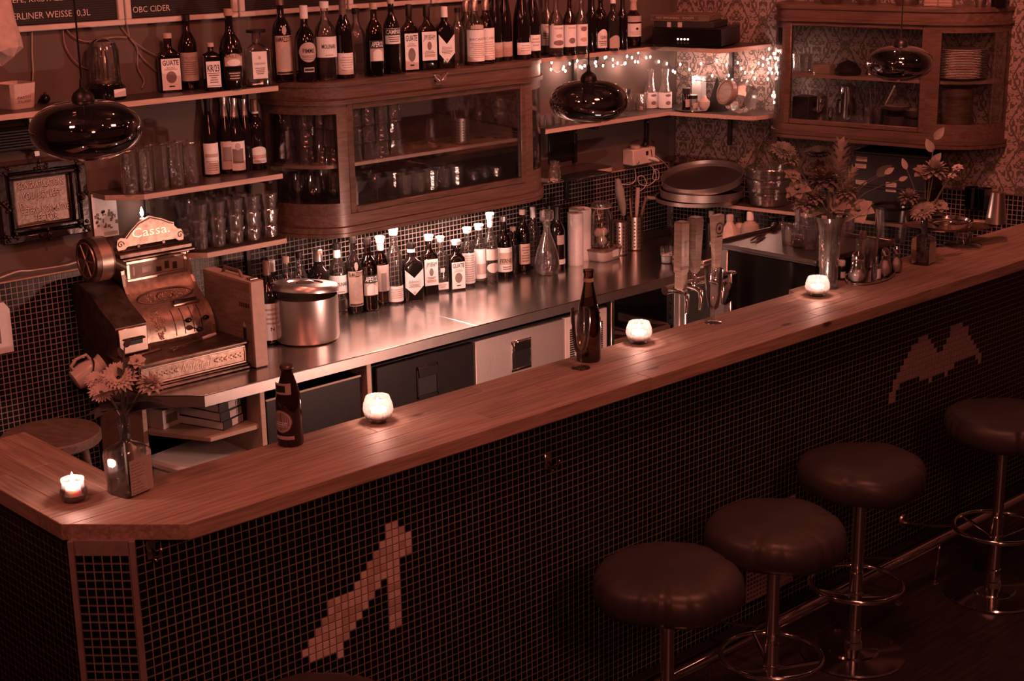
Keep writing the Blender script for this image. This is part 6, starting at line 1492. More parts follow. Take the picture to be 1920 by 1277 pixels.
filebox('upper black file box with paper labels, stacked right under the wall cabinet', u0, u1, .008, n1, zs + h1 + .0005, ztp, [(a1[0], a1[1], .028, .011), (a2[0], a2[1] - .003, .028, .010)], [(ul(1617, 294)[0] , ztp - .035), (ul(1670, 297)[0], ztp - .035)])
t = thing('plastic_bin', 'translucent grey plastic bin with a dark rim hanging at the low shelf behind the vases', 'bin', rw(1.385, .295, 0))
zt_ = onrw(1650, 382, .30).z; zb2 = onrw(1640, 448, .30).z
r = 34 * mpp(onrw(1650, 410, .30))
obj('body', G().lathe([(r * .80, zb2), (r, zt_ - .012)], 26, cap=(True, False)), 'plastic_clear', t); obj('rim', G().lathe([(r * 1.0, zt_ - .014), (r * 1.05, zt_ - .012), (r * 1.05, zt_), (r * .97, zt_), (r * .97, zt_ - .012)], 26, cap=(False, False)), 'black_plastic', t)
obj('hook', G().box(-.012, .012, r * .98, r * .98 + .06, zt_ - .01, zt_ - .002), 'black_plastic', t)
# cleaning bottles on the counter under the low shelf
def atc(px, yb, w): return at_base(px, yb, w, ZC)
P = atc(1405, 480, 34); k = mpp(P); H = vz(396, P.x, P.y) - ZC; r = 17 * k
t = thing('soap_bottle', 'round-shouldered detergent bottle with a white cap under the low shelf', 'bottle', P, -.3)
obj('bottle', G().lathe([(r * .85, 0), (r * .9, .01), (r * .95, H * .45), (r, H * .62), (r * .9, H * .70), (r * .38, H * .78), (r * .36, H * .80)], 22), 'petal_mid', t); obj('cap', G().lathe([(r * .42, H * .801), (r * .40, H * .97), (r * .3, H)], 14), 'white_plastic', t); obj('label', labpatch(r * .97, 0, 1, H * .22, H * .48, 110), 'paper', t, flat=True)
P = atc(1466, 470, 24); k = mpp(P); H = vz(404, P.x, P.y) - ZC; r = 12 * k
t = thing('pump_bottle', 'pump soap bottle with a white nozzle behind the cabinet tray', 'bottle', P, 2.6)
obj('bottle', G().lathe([(r, 0), (r, H * .6), (r * .5, H * .68), (r * .5, H * .70)], 18), 'cream_plastic', t); obj('pump', G().lathe([(r * .55, H * .701), (r * .55, H * .82), (r * .2, H * .84), (r * .2, H * .93), (r * .5, H * .94), (r * .5, H)], 14).box(0, r * 2.2, -r * .22, r * .22, H * .945, H * .985), 'white_plastic', t)
P = atc(1367, 478, 28); k = mpp(P); H = vz(402, P.x, P.y) - ZC; r = 14 * k
t = thing('spray_bottle', 'pale jug-shaped cleaner bottle with a bowed handle behind the wooden tap handles', 'bottle', P, .4)
obj('bottle', G().lathe([(r, 0), (r, H * .6), (r * .4, H * .8), (r * .4, H * .84)], 18, sq=.3), 'petal', t); obj('handle', G().tube([(r * .3, 0, H * .82), (r * 1.2, 0, H * .75), (r * 1.3, 0, H * .45), (r * .9, 0, H * .3)], .008, 8), 'petal', t); obj('cap', G().lathe([(r * .5, H * .841), (r * .5, H * .98), (r * .35, H)], 14), 'cream_plastic', t)
P = atc(1385, 476, 22); k = mpp(P); H = vz(408, P.x, P.y) - ZC; r = 11 * k
t = thing('printed_bottle', 'bottle with a blotchy flower print between the pale jug and the detergent', 'bottle', P, .2)
obj('bottle', G().lathe([(r, 0), (r, H * .75), (r * .5, H * .85), (r * .5, H * .88)], 18), 'petal_mid', t); obj('cap', G().lathe([(r * .6, H * .881), (r * .6, H)], 14), 'iron_black', t); obj('label', labpatch(r, 0, 1, H * .2, H * .6, 130), 'paper_shade', t, flat=True)
P = atc(1333, 470, 24); k = mpp(P); H = vz(395, P.x, P.y) - ZC; r = 11 * k
t = thing('dark_bottle', 'dark cleaner bottle behind the broad tap handle', 'bottle', P, .2); obj('bottle', G().lathe([(r, 0), (r, H * .7), (r * .4, H * .8), (r * .4, H * .83)], 18), 'black_plastic', t); obj('cap', G().lathe([(r * .5, H * .831), (r * .5, H)], 14), 'cream_plastic', t)
# ------------------------------------------------------------------ kitchen things at the right of the bottle row
for lab, px, yb, yt, w in (('kitchen roll standing in front, right of the decanter', 1079, 499, 399, 30), ('kitchen roll standing behind the front one', 1088, 490, 391, 42)):
    P = at_base(px, yb, w, ZC); r = w * mpp(P) / 2; H = vz(yt, P.x, P.y) - ZC
    t = thing('kitchen_roll', lab, 'kitchen roll', P, 0, 'kitchen rolls on the steel counter')
    obj('paper', G().lathe([(r, 0), (r, H), (r * .42, H), (r * .42, H * .9), (.001, H * .9)], 30, cap=(True, False)), 'paper', t); obj('tube', G().lathe([(r * .42, H * .9), (r * .42, H + .001), (r * .36, H + .001), (r * .36, H * .9)], 20, cap=(False, False)), 'cardboard', t)
P = at_base(1130, 491, 66, ZC); k = mpp(P); zt_ = vz(463, P.x, P.y)
t = thing('food_tub', 'rounded plastic food tub with a dark lid under the clip-top jar', 'tub', P, .15); r = 33 * k; H = zt_ - ZC
obj('tub', G().lathe([(r * .85, 0), (r * .93, .01), (r, H * .85)], 32, sq=.35, asp=.8), 'cream_plastic', t); obj('lid', G().lathe([(r * 1.03, H * .851), (r * 1.03, H)], 32, sq=.35, asp=.8), 'oak_dark', t); obj('sticker', G().box(-.015, .035, -r * .83, -r * .80, .02, .055, 0), 'paper', t); obj('clip', G().tube([(.0, -r * .84, H - .004), (.0, -r * .87, H + .006), (.02, -r * .85, H + .006)], .003, 6), 'chrome', t)
P = V((P.x + .0, P.y + .012, zt_ + .0006)); H = vz(377, P.x, P.y) - P.z; r = 23 * k
t = thing('clip_top_jar', 'clip-top jar of bread rolls standing on the food tub', 'jar', P, .5)
obj('glass', G().lathe([(r * .85, 0), (r, .008), (r, H * .70), (r * .72, H * .80), (r * .72, H * .87)], 26, cap=(True, False)), 'glass', t); obj('lid', G().lathe([(r * .80, H * .871), (r * .86, H * .89), (r * .84, H * .96), (r * .5, H)], 26), 'glass_rib', t)
obj('seal', G().tube([(r * .80 * cos(k_ * .2417), r * .80 * sin(k_ * .2417), H * .872) for k_ in range(26)], .003, 6, closed=True), 'petal', t)
obj('wire_clip', G().tube([(r * .85, 0, H * .9), (r * 1.15, 0, H * .82), (r * 1.05, 0, H * .66), (r * .9, 0, H * .72)], .002, 6).tube([(-r * .85, 0, H * .95), (-r * 1.12, 0, H * .85), (-r * .9, 0, H * .74)], .002, 6), 'chrome', t)
R = random.Random(5)
for k_, (x, y, z_, rr) in enumerate(((-.014, -.010, .034, .028), (.016, .004, .036, .027), (-.006, .012, .072, .026), (.010, -.012, .075, .024))): obj('bread_roll', G().ball((x, y, z_), rr, 10, (1, .9, .85)), 'bread', t)
def holder(lab, px, yb, yt, w, items):
    P = at_base(px, yb, w, ZC); k = mpp(P); r = w * k / 2; H = vz(yt, P.x, P.y) - ZC
    t = thing('utensil_holder', lab, 'utensil holder', P, .2, 'perforated steel utensil holders')
    return perf(t, r, H, items)
def perf(t, r, H, items):
    obj('can', G().lathe([(r, 0), (r, H), (r * .96, H), (r * .96, .004), (.002, .004)], 28, cap=(True, False)), 'steel', t, ang=30)
    g = G()
    for c in range(12):
        an = 2 * pi * c / 12
        for j in range(8):
            zz = H * (.12 + .105 * j); T = Matrix.Rotation(an, 4, 'Z') @ Matrix.Translation((r + .0002, 0, zz)) @ Matrix.Rotation(pi / 2, 4, 'Y'); g.lathe([(.0042, 0), (.0040, .0005)], 8, T=T)
    o = obj('holes', g, 'ink', t, flat=True); o['kind'] = 'stuff'
    obj('foot', G().lathe([(r * .98, -.0), (r * 1.02, .001), (r * 1.02, .005)], 28), 'rubber', t); return t
holder('perforated steel holder with utensils, right and taller of the two', 1190, 470, 405, 30, 0)
holder('perforated steel holder half hidden behind the food tub', 1162, 479, 415, 28, 0)
def utensil(lab, name, px0, py0, px1, py1, d, f):
    a = ony(px0, py0, d); b = ony(px1, py1, d); t = thing(name, lab, 'utensil', (0, 0, 0), 0, 'utensils in the perforated holders'); f(t, a, b); return t
yh = at_base(1190, 470, 30, ZC).y; yh2 = at_base(1162, 479, 28, ZC).y
utensil('brush with a long fluffy grey head standing in the holders', 'brush', 1172, 420, 1158, 336, yh2 + .02, lambda t, a, b: (obj('stick', G().cyl(a + V((0, 0, -.06)), a.lerp(b, .3), .004, None, 8), 'brass_bright', t), obj('bristles', G().tube([a.lerp(b, .2), a.lerp(b, .4), a.lerp(b, .75), b], [.010, .021, .024, .012], 12), 'leaf_pale', t)))
utensil('broad pale wooden spatula in the right holder', 'spatula', 1192, 425, 1196, 352, yh, lambda t, a, b: obj('spatula', G().tube([a + V((0, 0, -.05)), a.lerp(b, .3), a.lerp(b, .6), b], [.006, .008, .012, .011], 8), 'petal_mid', t))
utensil('slim wooden spoon handle left of the pale spatula', 'wooden_spoon', 1186, 425, 1181, 372, yh + .01, lambda t, a, b: obj('handle', G().tube([a + V((0, 0, -.05)), b], .005, 8), 'oak_mid', t))
utensil('knife with a dark riveted handle leaning right in the holder', 'knife', 1198, 420, 1211, 370, yh + .005, lambda t, a, b: (obj('blade', G().tube([a + V((0, 0, -.06)), a.lerp(b, .2)], .004, 6), 'chrome', t), obj('grip', G().tube([a.lerp(b, .2), b], .008, 8), 'oak_dark', t), obj('rivets', G().ball(a.lerp(b, .45) + V((0, -.008, 0)), .003, 5).ball(a.lerp(b, .85) + V((0, -.008, 0)), .003, 5), 'chrome', t)))
utensil('dark ladle handle standing at the back of the holder', 'ladle', 1180, 420, 1186, 345, yh + .02, lambda t, a, b: obj('handle', G().tube([a + V((0, 0, -.06)), b], .006, 8), 'iron_black', t))
P = at_base(1250, 495, 24, ZC); r = 12.5 * mpp(P); H = vz(463, P.x, P.y) - ZC
t = thing('frosted_glass', 'small glass of white candle wax on the dark end of the steel counter', 'glass', P)
obj('glass', G().lathe([(r * .78, 0), (r * .85, .003), (r * .88, H * .45), (r, H * .5), (r * 1.03, H)], 22, cap=(True, False)), 'glass', t); obj('wax', G().lathe([(r * .74, .004), (r * .83, H * .48), (.002, H * .5)], 20), 'wax', t)
# ------------------------------------------------------------------ small shelf things
zq = 1.2154
P = onz(1040, 340, zq); t = thing('glass_pitcher', 'small clear glass pitcher at the left end of the small shelf', 'pitcher', P)
H = vz(302, P.x, P.y) - zq; r = 12 * mpp(P)
obj('glass', G().lathe([(r * .9, 0), (r, .004), (r * .95, H * .5), (r * .62, H * .8), (r * .8, H)], 14, cap=(True, False)), 'glass_rib', t, flat=True); obj('handle', G().tube([(r * .6, 0, H * .85), (r * 1.2, 0, H * .75), (r * .9, 0, H * .35)], .003, 6), 'glass_rib', t)
P = onz(1095, 333, zq); t = thing('tablet', 'dark flat tablet lying on the small shelf', 'tablet', P, .05); obj('body', G().box(-.11, .16, -.055, .09, 0, .010, .002), 'black_plastic', t); obj('button', G().box(-.02, .02, -.050, -.044, .0101, .012), 'steel', t)
P = ony(1050, 270, YW); t = thing('dark_board', 'small black slate board fixed to the plaster under the corner shelf', 'board', (P.x, YW, P.z)); obj('slate', G().box(-.085, .085, -.012, -.001, -.085, .075), 'black_plastic', t)
# multi-socket box and cables on the wall
P = ony(1188, 292, YW); k = mpp(P)
t = thing('socket_box', 'pale box with plugs and a round timer fixed on the plaster left of the corner', 'socket box', (P.x, YW, P.z)); b_ = .085
obj('housing', G().box(-b_ * 1.0, b_, -.075, -.001, -.036, .045, .004), 'cream_plastic', t)
obj('timer_knob', G().cyl((-.03, -.038, .046), (-.03, -.038, .062), .028, .026, 20), 'cardboard', t)
g = G().box(.012, .03, -.0765, -.0752, .008, .03, 0); obj('switch', g, 'ink', t)
obj('plug', G().tube([(.03, -.076, -.006), (.075, -.085, -.02), (.10, -.088, -.03)], [.008, .010, .005], 8), 'paper', t); obj('plug', G().box(-.062, -.05, -.088, -.0755, -.026, -.012, .002), 'chrome', t)
obj('black_plug', G().ball((.045, -.04, .058), .016, 8), 'black_plastic', t); obj('lead', G().tube([(.045, -.055, .058), (.05, -.078, .03), (.055, -.079, -.004), (.065, -.077, -.015)], .002, 5), 'black_plastic', t)
def cable(lab, pts, r, m, name='cable'):
    t = thing(name, lab, 'cable', (0, 0, 0)); P_ = [V(p) for p in pts]; out = []
    for i in range(len(P_) - 1):
        p0, p1, p2, p3 = P_[max(0, i - 1)], P_[i], P_[i + 1], P_[min(len(P_) - 1, i + 2)]
        for q in range(6): f = q / 6; out.append(.5 * ((2 * p1) + (p2 - p0) * f + (2 * p0 - 5 * p1 + 4 * p2 - p3) * f * f + (3 * p1 - p0 - 3 * p2 + p3) * f ** 3))
    out.append(P_[-1]); obj('lead', G().tube(out, r, 6), m, t); return t
yv = lambda *pts, d=.02: [ony(x, y, YW - d) for x, y in pts]
cable('looped pale cable hanging down from the socket box', yv((1190, 316), (1192, 335), (1183, 345), (1166, 346)), .0025, 'cream_plastic')
cable('curly pale cable looping right of the socket box', yv((1218, 309), (1226, 318), (1224, 335), (1234, 336), (1235, 322), (1228, 318), (1230, 335), (1215, 348), (1200, 345), (1196, 333), (1205, 330), (1212, 342), (1208, 352), (1200, 358)), .0022, 'cream_plastic')
cable('straight pale cable running from the socket box down to the corner', yv((1226, 290), (1244, 304), (1254, 316), d=.004), .003, 'cream_plastic')
# ------------------------------------------------------------------ lower corner shelf things
zl = S4 + .0004
for lab, px in (('glass carafe with a printed paper band, left of the pair in the corner', 1219), ('glass carafe with a printed paper band, right of the pair in the corner', 1246)):
    P = at_base(px, 204, 27, zl); k = mpp(P); r = 13.5 * k; H = vz(130, P.x, P.y) - zl
    t = thing('carafe', lab, 'carafe', P, -.3, 'carafes in the corner')
    pr = [(r * .92, 0), (r, .004), (r * .98, H * .38), (r * .60, H * .58), (r * .46, H * .78), (r * .52, H * .93), (r * .60, H)]
    obj('glass', G().lathe(pr, 22, cap=(True, False)), 'glass_rib', t); l = obj('paper_band', labpatch(r, 0, 1, H * .02, H * .42, 165), 'paper', t, flat=True)
    q = labpatch(r, 0, 1, H * .31, H * .38, 50, 'oval', off=.001); obj('print', q, 'ink_mid', l, flat=True, fix=False); obj('sprig_print', labpatch(r, 0, 1, H * .10, H * .2, 45, 'oval', off=.001), 'ink_mid', l, flat=True, fix=False)
for lab, px, yb, yt, w, kind in (('white wall box glowing under the fairy lights in the corner', 1310, 172, 142, 24, 'box'), ('jar with a dark lid at the left of the spice tray', 1286, 205, 165, 16, 'dark'), ('pale spice jar with a label on the spice tray', 1300, 206, 178, 16, 'jar'), ('short white sugar bowl at the right of the spice tray', 1320, 206, 179, 22, 'bowl')):
    z_ = zl + .006; P = at_base(px, 207 if kind != 'box' else 206, w, z_); k = mpp(P); r = w * k / 2; H = vz(yt, P.x, P.y) - z_
    t = thing({'box': 'paper_lantern', 'dark': 'spice_jar', 'jar': 'spice_jar', 'bowl': 'sugar_bowl'}[kind], lab, {'box': 'box', 'dark': 'jar', 'jar': 'jar', 'bowl': 'bowl'}[kind], P if kind != 'box' else V(onrw(1310, 200, .04)) * 1.0)
    if kind == 'box': t.location.z = zl; obj('box', G().box(-.03, .03, -.025, .025, 0, onrw(1310, 142, .04).z - zl, .004), 'paper', t); t.rotation_euler = (0, 0, RANG)
    elif kind == 'bowl': obj('bowl', G().lathe([(r * .6, 0), (r, H * .3), (r, H * .6), (r * .5, H * .8), (r * .3, H)], 20), 'ceramic', t)
    else: obj('jar', G().lathe([(r, 0), (r, H * .7), (r * .8, H * .75)], 18), 'glass_black' if kind == 'dark' else 'plastic_clear', t); obj('lid', G().lathe([(r * .95, H * .751), (r * .95, H)], 18), 'black_plastic', t); obj('label', labpatch(r, 0, 1, H * .15, H * .5, 110), 'paper_shade', t, flat=True)
P = onz(1297, 207, zl); t = thing('spice_tray', 'thin round silver tray under the spice jars', 'tray', V((P.x + .02, P.y, zl))); obj('tray', G().lathe([(.085, 0), (.10, .005), (.098, .0055), (.084, .002), (.002, .002)], 36), 'chrome', t)
# tipped cookie jar with a wooden-looking lid
P = onz(1388, 214, zl); k = mpp(P); r = 33 * k; P = P + V((.03, .03, r * .98))
t = thing('cookie_jar', 'big round glass cookie jar lying tipped with its wooden lid facing out', 'jar', P)
ax = (rw(-.35, .85, .25) - rw(0, 0, 0)).normalized(); T = V(ax).to_track_quat('Z', 'Y').to_matrix().to_4x4()
g = G().lathe([(r * .55, -r * .85), (r * .85, -r * .6), (r, -r * .1), (r * .97, r * .35), (r * .72, r * .72), (r * .62, r * .80)], 9, cap=(True, False)); g.v = [tuple(T @ V(v)) for v in g.v]; obj('glass', g, 'plastic_clear', t, flat=True)
g = G().lathe([(r * .62, r * .80), (r * .72, r * .82), (r * .72, r * 1.12), (r * .60, r * 1.15), (r * .58, r * 1.10), (.002, r * 1.10)], 28); g.v = [tuple(T @ V(v)) for v in g.v]; obj('lid', g, 'oak_mid', t)
P = onz(1340, 208, zl); t = thing('dark_menu_stand', 'dark triangular stand leaning beside the cookie jar', 'stand', V((P.x + .03, P.y + .02, zl)), RANG); obj('stand', G().add([(-.03, -.04, 0), (.06, -.04, 0), (-.005, .02, .17), (-.03, .03, 0), (.06, .03, 0)], [(0, 1, 2), (1, 4, 2), (4, 3, 2), (3, 0, 2), (0, 3, 4, 1)]), 'iron_black', t, flat=True)
# ------------------------------------------------------------------ amplifier and books on the upper corner shelf
za = S1 - .0026
t = thing('amplifier', 'black amplifier with four lit indicator lamps on the upper corner shelf', 'amplifier', (0, 0, za))
a, b = onz(1222, 88, za), onz(1352, 91, za); d = (b - a); d.z = 0; L = d.length; rzz = math.atan2(d.y, d.x); t.location = (a.x, a.y, za); t.rotation_euler = (0, 0, rzz)
Hh = vz(52, a.x, a.y) - za
obj('case', G().box(0, L, .004, .30, .006, Hh, .004), 'black_plastic', t); obj('front', G().box(.002, L - .002, -.001, .0038, .008, Hh - .002, .002), 'black_gloss', t)
obj('feet', G().box(.02, .05, .01, .04, 0, .006).box(L - .05, L - .02, .01, .04, 0, .006).box(.02, .05, .25, .28, 0, .006).box(L - .05, L - .02, .25, .28, 0, .006), 'rubber', t)
for k_ in range(4):
    f = (1272 + 6.2 * k_ - 1222) / 130.; o = obj('indicator_lamp', G().ball((L * f, -.003, Hh * .44), .0048, 7), 'led', t)
    obj('socket_hole', G().cyl((L * f, -.0022, Hh * .24), (L * f, -.0011, Hh * .24), .006, None, 10), 'ink', t)
z_ = za + Hh + .0006
for i, (lab, m, w, dd, h, ox) in enumerate((('black folder with two pale stickers lying on the amplifier', 'ink', .31, .21, .030, .005), ('dark boxed tray with a printed front lying topmost on the amplifier', 'oak_dark', .30, .2, .032, -.012))):
    t = thing('lever_file' if i == 0 else 'printed_case', lab, 'file' if i == 0 else 'case', (a.x, a.y, z_), rzz + .02 * i)
    obj('body', G().box(ox, ox + w, .012, .012 + dd, 0, h, .002), m, t)
    if i == 0: obj('sticker', G().box(.075, .095, .0108, .0118, .003, h - .003, 0), 'paper_shade', t); obj('sticker', G().box(.13, .152, .0108, .0118, .003, h - .003, 0), 'paper_shade', t)
    else:
        obj('front_frame', G().box(ox + .012, ox + w * .82, .0106, .0118, .007, h - .007, 0), 'cab_wood', t)
        lettering('lettering', 'NO SMOKING   ROOM', .010, 'cardboard', t, FR((ox + w * .42, .0104, h * .5), (1, 0, 0), (0, 0, 1)), width=.19)
    z_ += h + .0005
cable('thin pale cable curling at the left end of the amplifier', [onz(1224, 33, za + Hh), onz(1212, 36, za + Hh - .01), onz(1203, 45, za + .05), onz(1202, 58, za + .03), onz(1208, 66, za + .004)], .0018, 'cream_plastic')
# ------------------------------------------------------------------ wall cabinet contents
zw = WZF + .0005; zw2 = 1.6685
def inw(px, py, n=.16): P = onrw(px, py, n); return P
def rwp(u, n, z): return rw(u, n, z)
def uat(px, py, n): return uvn(onrw(px, py, n))[0]
pz = None
up_ = uat(1812, 140, .15)
pm = mesh('plate', G().lathe([(.055, 0), (.06, .003), (.115, .014), (.12, .017), (.118, .018), (.06, .0055), (.002, .005)], 40), 'ceramic')
for k_ in range(18):
    o = bpy.data.objects.new('dinner_plate', pm); COL.objects.link(o); o.location = rwp(1.60, .125, zw2 + k_ * .0072); o.rotation_euler = (0, rad(1.2) if k_ == 17 else 0, 0); setp(o, 'white dinner plate in the tall stack behind the rounded glass of the wall cabinet', 'plate', 'stacked dinner plates')
sm = mesh('saucer', G().lathe([(.03, 0), (.034, .002), (.058, .010), (.060, .012), (.034, .004), (.002, .004)], 30), 'ceramic'); smd = mesh('saucer', G().lathe([(.03, 0), (.034, .002), (.058, .010), (.060, .012), (.034, .004), (.002, .004)], 30), 'ceramic_dark')
for j, px in enumerate((1680, 1718)):
    u_ = uat(px, 235, .15)
    for k_ in range(15 if j == 0 else 13):
        dk = j == 0 and 8 <= k_ <= 11 or j == 1 and k_ in (7,)
        o = bpy.data.objects.new('saucer', smd if dk else sm); COL.objects.link(o); o.location = rwp(u_ + .004 * j, .15, zw + k_ * .0066)
        setp(o, ('dark saucer in the ' if dk else 'white saucer in the ') + ('left' if j == 0 else 'right') + ' stack on the floor of the wall cabinet', 'saucer', ('dark' if dk else 'white') + ' saucers, ' + ('left' if j == 0 else 'right') + ' stack')
def steelcup(lab, px, py, w, hpx, n=.14, name='steel_cup', m='chrome', lid=True):
    P = onrw(px, py, n); P.z = zw; k = mpp(P); r = w * k / 2; H = hpx * k
    t = thing(name, lab, 'cup', P, .3, 'steel cups and pots in the wall cabinet'); obj('body', G().lathe([(r * .95, 0), (r, .003), (r, H), (r * .94, H), (r * .94, .01), (.002, .01)], 24, cap=(True, False)), m, t)
    if lid: obj('lid', G().lathe([(r * 1.04, H + .0003), (r * 1.04, H + .004), (r * .5, H + .008), (r * .2, H + .016), (.002, H + .018)], 22), m, t)
    return t
steelcup('wide steel pot with lid at the left on the floor of the wall cabinet', 1537, 234, 26, 48)
steelcup('narrow steel cup between the wide pot and the double-stacked pot', 1557, 228, 10, 30, .18, lid=False)
steelcup('steel pot with rings in the middle of the wall cabinet floor', 1580, 235, 28, 44, lid=False)
steelcup('tall steel shaker standing at the back of the wall cabinet', 1590, 222, 30, 72, .19)
def tumb(lab, px, py, n=.11, z=None, kind='small'):
    P = onrw(px, py, n); put(kind, lab, P.x, P.y, (zw if z is None else z) + .0003, None)
tumb('small glass of straws in front of the tall shaker, wall cabinet', 1600, 236, .09, kind='shot')
for lab, px in (('glass holding bright cutlery in the middle of the wall cabinet', 1628), ('second glass holding cutlery beside the saucers', 1645)): tumb(lab, px, 236, .12)
def cut(lab, px0, py0, px1, py1, n, name='spoon', m='chrome', r=.004):
    a, b = onrw(px0, py0, n), onrw(px1, py1, n); t = thing(name, lab, 'cutlery', (0, 0, 0), 0, 'cutlery in the wall cabinet'); obj('handle', G().tube([a, a.lerp(b, .7), b], [r * .7, r, r * 1.5], 6), m, t)
cut('long bright spoon leaning left in the cutlery glass', 1627, 214, 1603, 155, .12, r=.0065); cut('bright spoon handle upright between the two cutlery glasses', 1643, 215, 1641, 150, .12); cut('pair of bright handles beside the upright spoon', 1636, 212, 1650, 168, .12, r=.005)
cut('bright spoon leaning right above the saucers', 1660, 196, 1679, 160, .13, r=.006); cut('dull knife leaning right behind the saucers', 1704, 195, 1718, 152, .14, 'knife', 'steel_dark'); cut('short fork between the glasses and the shaker', 1634, 214, 1632, 166, .13, 'fork')
t = thing('black_speaker_box', 'black box standing at the left end of the wall cabinet floor', 'box', V((onrw(1510, 228, .16).x, onrw(1510, 228, .16).y, zw)), RANG); obj('body', G().box(-.05, .04, -.05, .05, 0, .125, .003), 'black_plastic', t)
P = onrw(1495, 232, .10); put('shot', 'small glass in the left corner of the wall cabinet floor', P.x, P.y, zw + .0003, None)
for i, (px, lab) in enumerate(((1498, 'glass at the far left on the middle board of the wall cabinet'), (1510, 'second glass from the left on the middle board of the wall cabinet'))):
    P = onrw(px, 122, .13); put('small', lab, P.x, P.y, zw2 + .0003, None)
P = onrw(1545, 123, .15); t = thing('pale_box', 'small pale cardboard box on the middle board of the wall cabinet', 'box', V((P.x, P.y, zw2)), RANG); obj('body', G().box(-.045, .045, -.03, .03, 0, .042), 'cardboard', t)
P = onrw(1590, 122, .17); t = thing('dark_bowl', 'dark cloth bundle behind the pale box in the wall cabinet', 'cloth', V((P.x, P.y, zw2)), RANG); obj('cloth', G().lathe([(.06, 0), (.065, .02), (.04, .055), (.002, .07)], 18), 'iron_black', t)
for px, lab in ((1632, 'silver salt caster behind the right-hand pendant lamp'), (1646, 'silver pepper caster behind the right-hand pendant lamp')):
    P = onrw(px, 115, .15); t = thing('silver_caster', lab, 'shaker', V((P.x, P.y, zw2)), 0, 'silver casters'); obj('body', G().lathe([(.018, 0), (.02, .004), (.014, .03), (.017, .05), (.010, .068), (.002, .075)], 18), 'chrome', t)
P = rwp(1.60, .13, zw); t = thing('dark_canister', 'dark tall canister behind the lower rounded glass of the wall cabinet', 'canister', P); obj('body', G().lathe([(.07, 0), (.07, .19), (.06, .20)], 26), 'oak_dark', t); obj('band', G().lathe([(.0705, .15), (.0705, .165)], 26), 'cab_wood', t)
# things on top of the wall cabinet
zwt = WZT + .0005
for i, (px, w, h, m, lab, nm) in enumerate(((1700, .07, .06, 'steel', 'steel bowl standing on top of the wall cabinet', 'steel_bowl'), (1625, .06, .05, 'chrome', 'shiny dish beside the steel bowl on top of the wall cabinet', 'metal_bowl'), (1560, .07, .05, 'chrome', 'shiny dish furthest left on top of the wall cabinet', 'metal_dish'))):
    P = onrw(px, 2, .13); P.z = zwt; t = thing(nm, lab, 'dish', P); obj('dish', G().lathe([(w * .6, 0), (w, h * .6), (w, h), (w * .94, h), (w * .5, .01), (.002, .01)], 28, cap=(True, False)), m, t)
for i, (px, lab) in enumerate(((1748, 'printed card box on top of the wall cabinet, left of two'), (1775, 'printed card box on top of the wall cabinet, right of two'))):
    P = onrw(px, 10, .18); P.z = zwt; t = thing('card_box', lab, 'box', P, RANG, 'printed boxes on the wall cabinet'); w = .034
    obj('body', G().box(-w, w, -.02, .02, 0, .09), 'oak_mid', t); g = G()
    for q in range(5): g.box(-w * .85, w * .85, -.0206, -.0201, .008 + q * .015, .012 + q * .015, 0)
    o = obj('small_print', g, 'paper_tan', t, flat=True); o['kind'] = 'stuff'
P = onrw(1873, 12, .10); P.z = zwt; t = thing('wine_bottle', 'dark bottle at the right end on top of the wall cabinet', 'bottle', P); obj('glass', G().lathe([(.036, 0), (.037, .18), (.014, .25), (.013, .30)], 22), 'glass_black', t); obj('cap', G().lathe([(.015, .27), (.015, .301)], 14), 'iron_black', t)
P = onrw(1838, 10, .16); P.z = zwt; t = thing('gold_vase', 'slim bright vase on top of the rounded end of the wall cabinet', 'vase', P); obj('body', G().lathe([(.02, 0), (.028, .05), (.012, .12), (.02, .17)], 20), 'brass_bright', t)
# holder, stirrers in the glass cabinet
P = V((4.50, 5.17, CAB_M + .0006)); t = thing('utensil_holder', 'perforated steel holder with straws inside the glass cabinet', 'utensil holder', P, .1); perf(t, .041, .115, 0)
g = G(); R = random.Random(4)
for k_ in range(9): a = R.uniform(0, 6.28); g.tube([(.02 * cos(a), .02 * sin(a), .01), (.05 * cos(a), .03 * sin(a), .115 + R.uniform(.03, .075))], .003, 5)
o = obj('straws', g, 'oak_dark', t); o['kind'] = 'stuff'
# butterfly brooch hung on the cabinet front
P = ony(826, 152, 5.38 - .30 - .02)
t = thing('butterfly_ornament', 'glittering butterfly ornament pinned to the cornice of the glass cabinet', 'ornament', P, 0)
for sx, m, tl in ((-1, 'silver_foil', .3), (1, 'brass_bright', -.7)):
    g = G(); leaf_geo(g, (0, 0, 0), (sx, 0, .9), (0, -1, 0), .045, .030, .05); leaf_geo(g, (0, 0, 0), (sx * .9, 0, -.35), (0, -1, 0), .030, .022, .05); w_ = obj('wing', g, m, t, fix=False)
    g = G()
    for q in range(7): g.ball((sx * (.008 + .005 * q), -.003, .004 + .0042 * q), .0038, 5)
    obj('stones', g, 'chrome', w_)
obj('body', G().tube([(0, -.002, -.016), (0, -.003, 0), (.002, -.002, .018)], [.002, .004, .002], 6), 'brass', t)
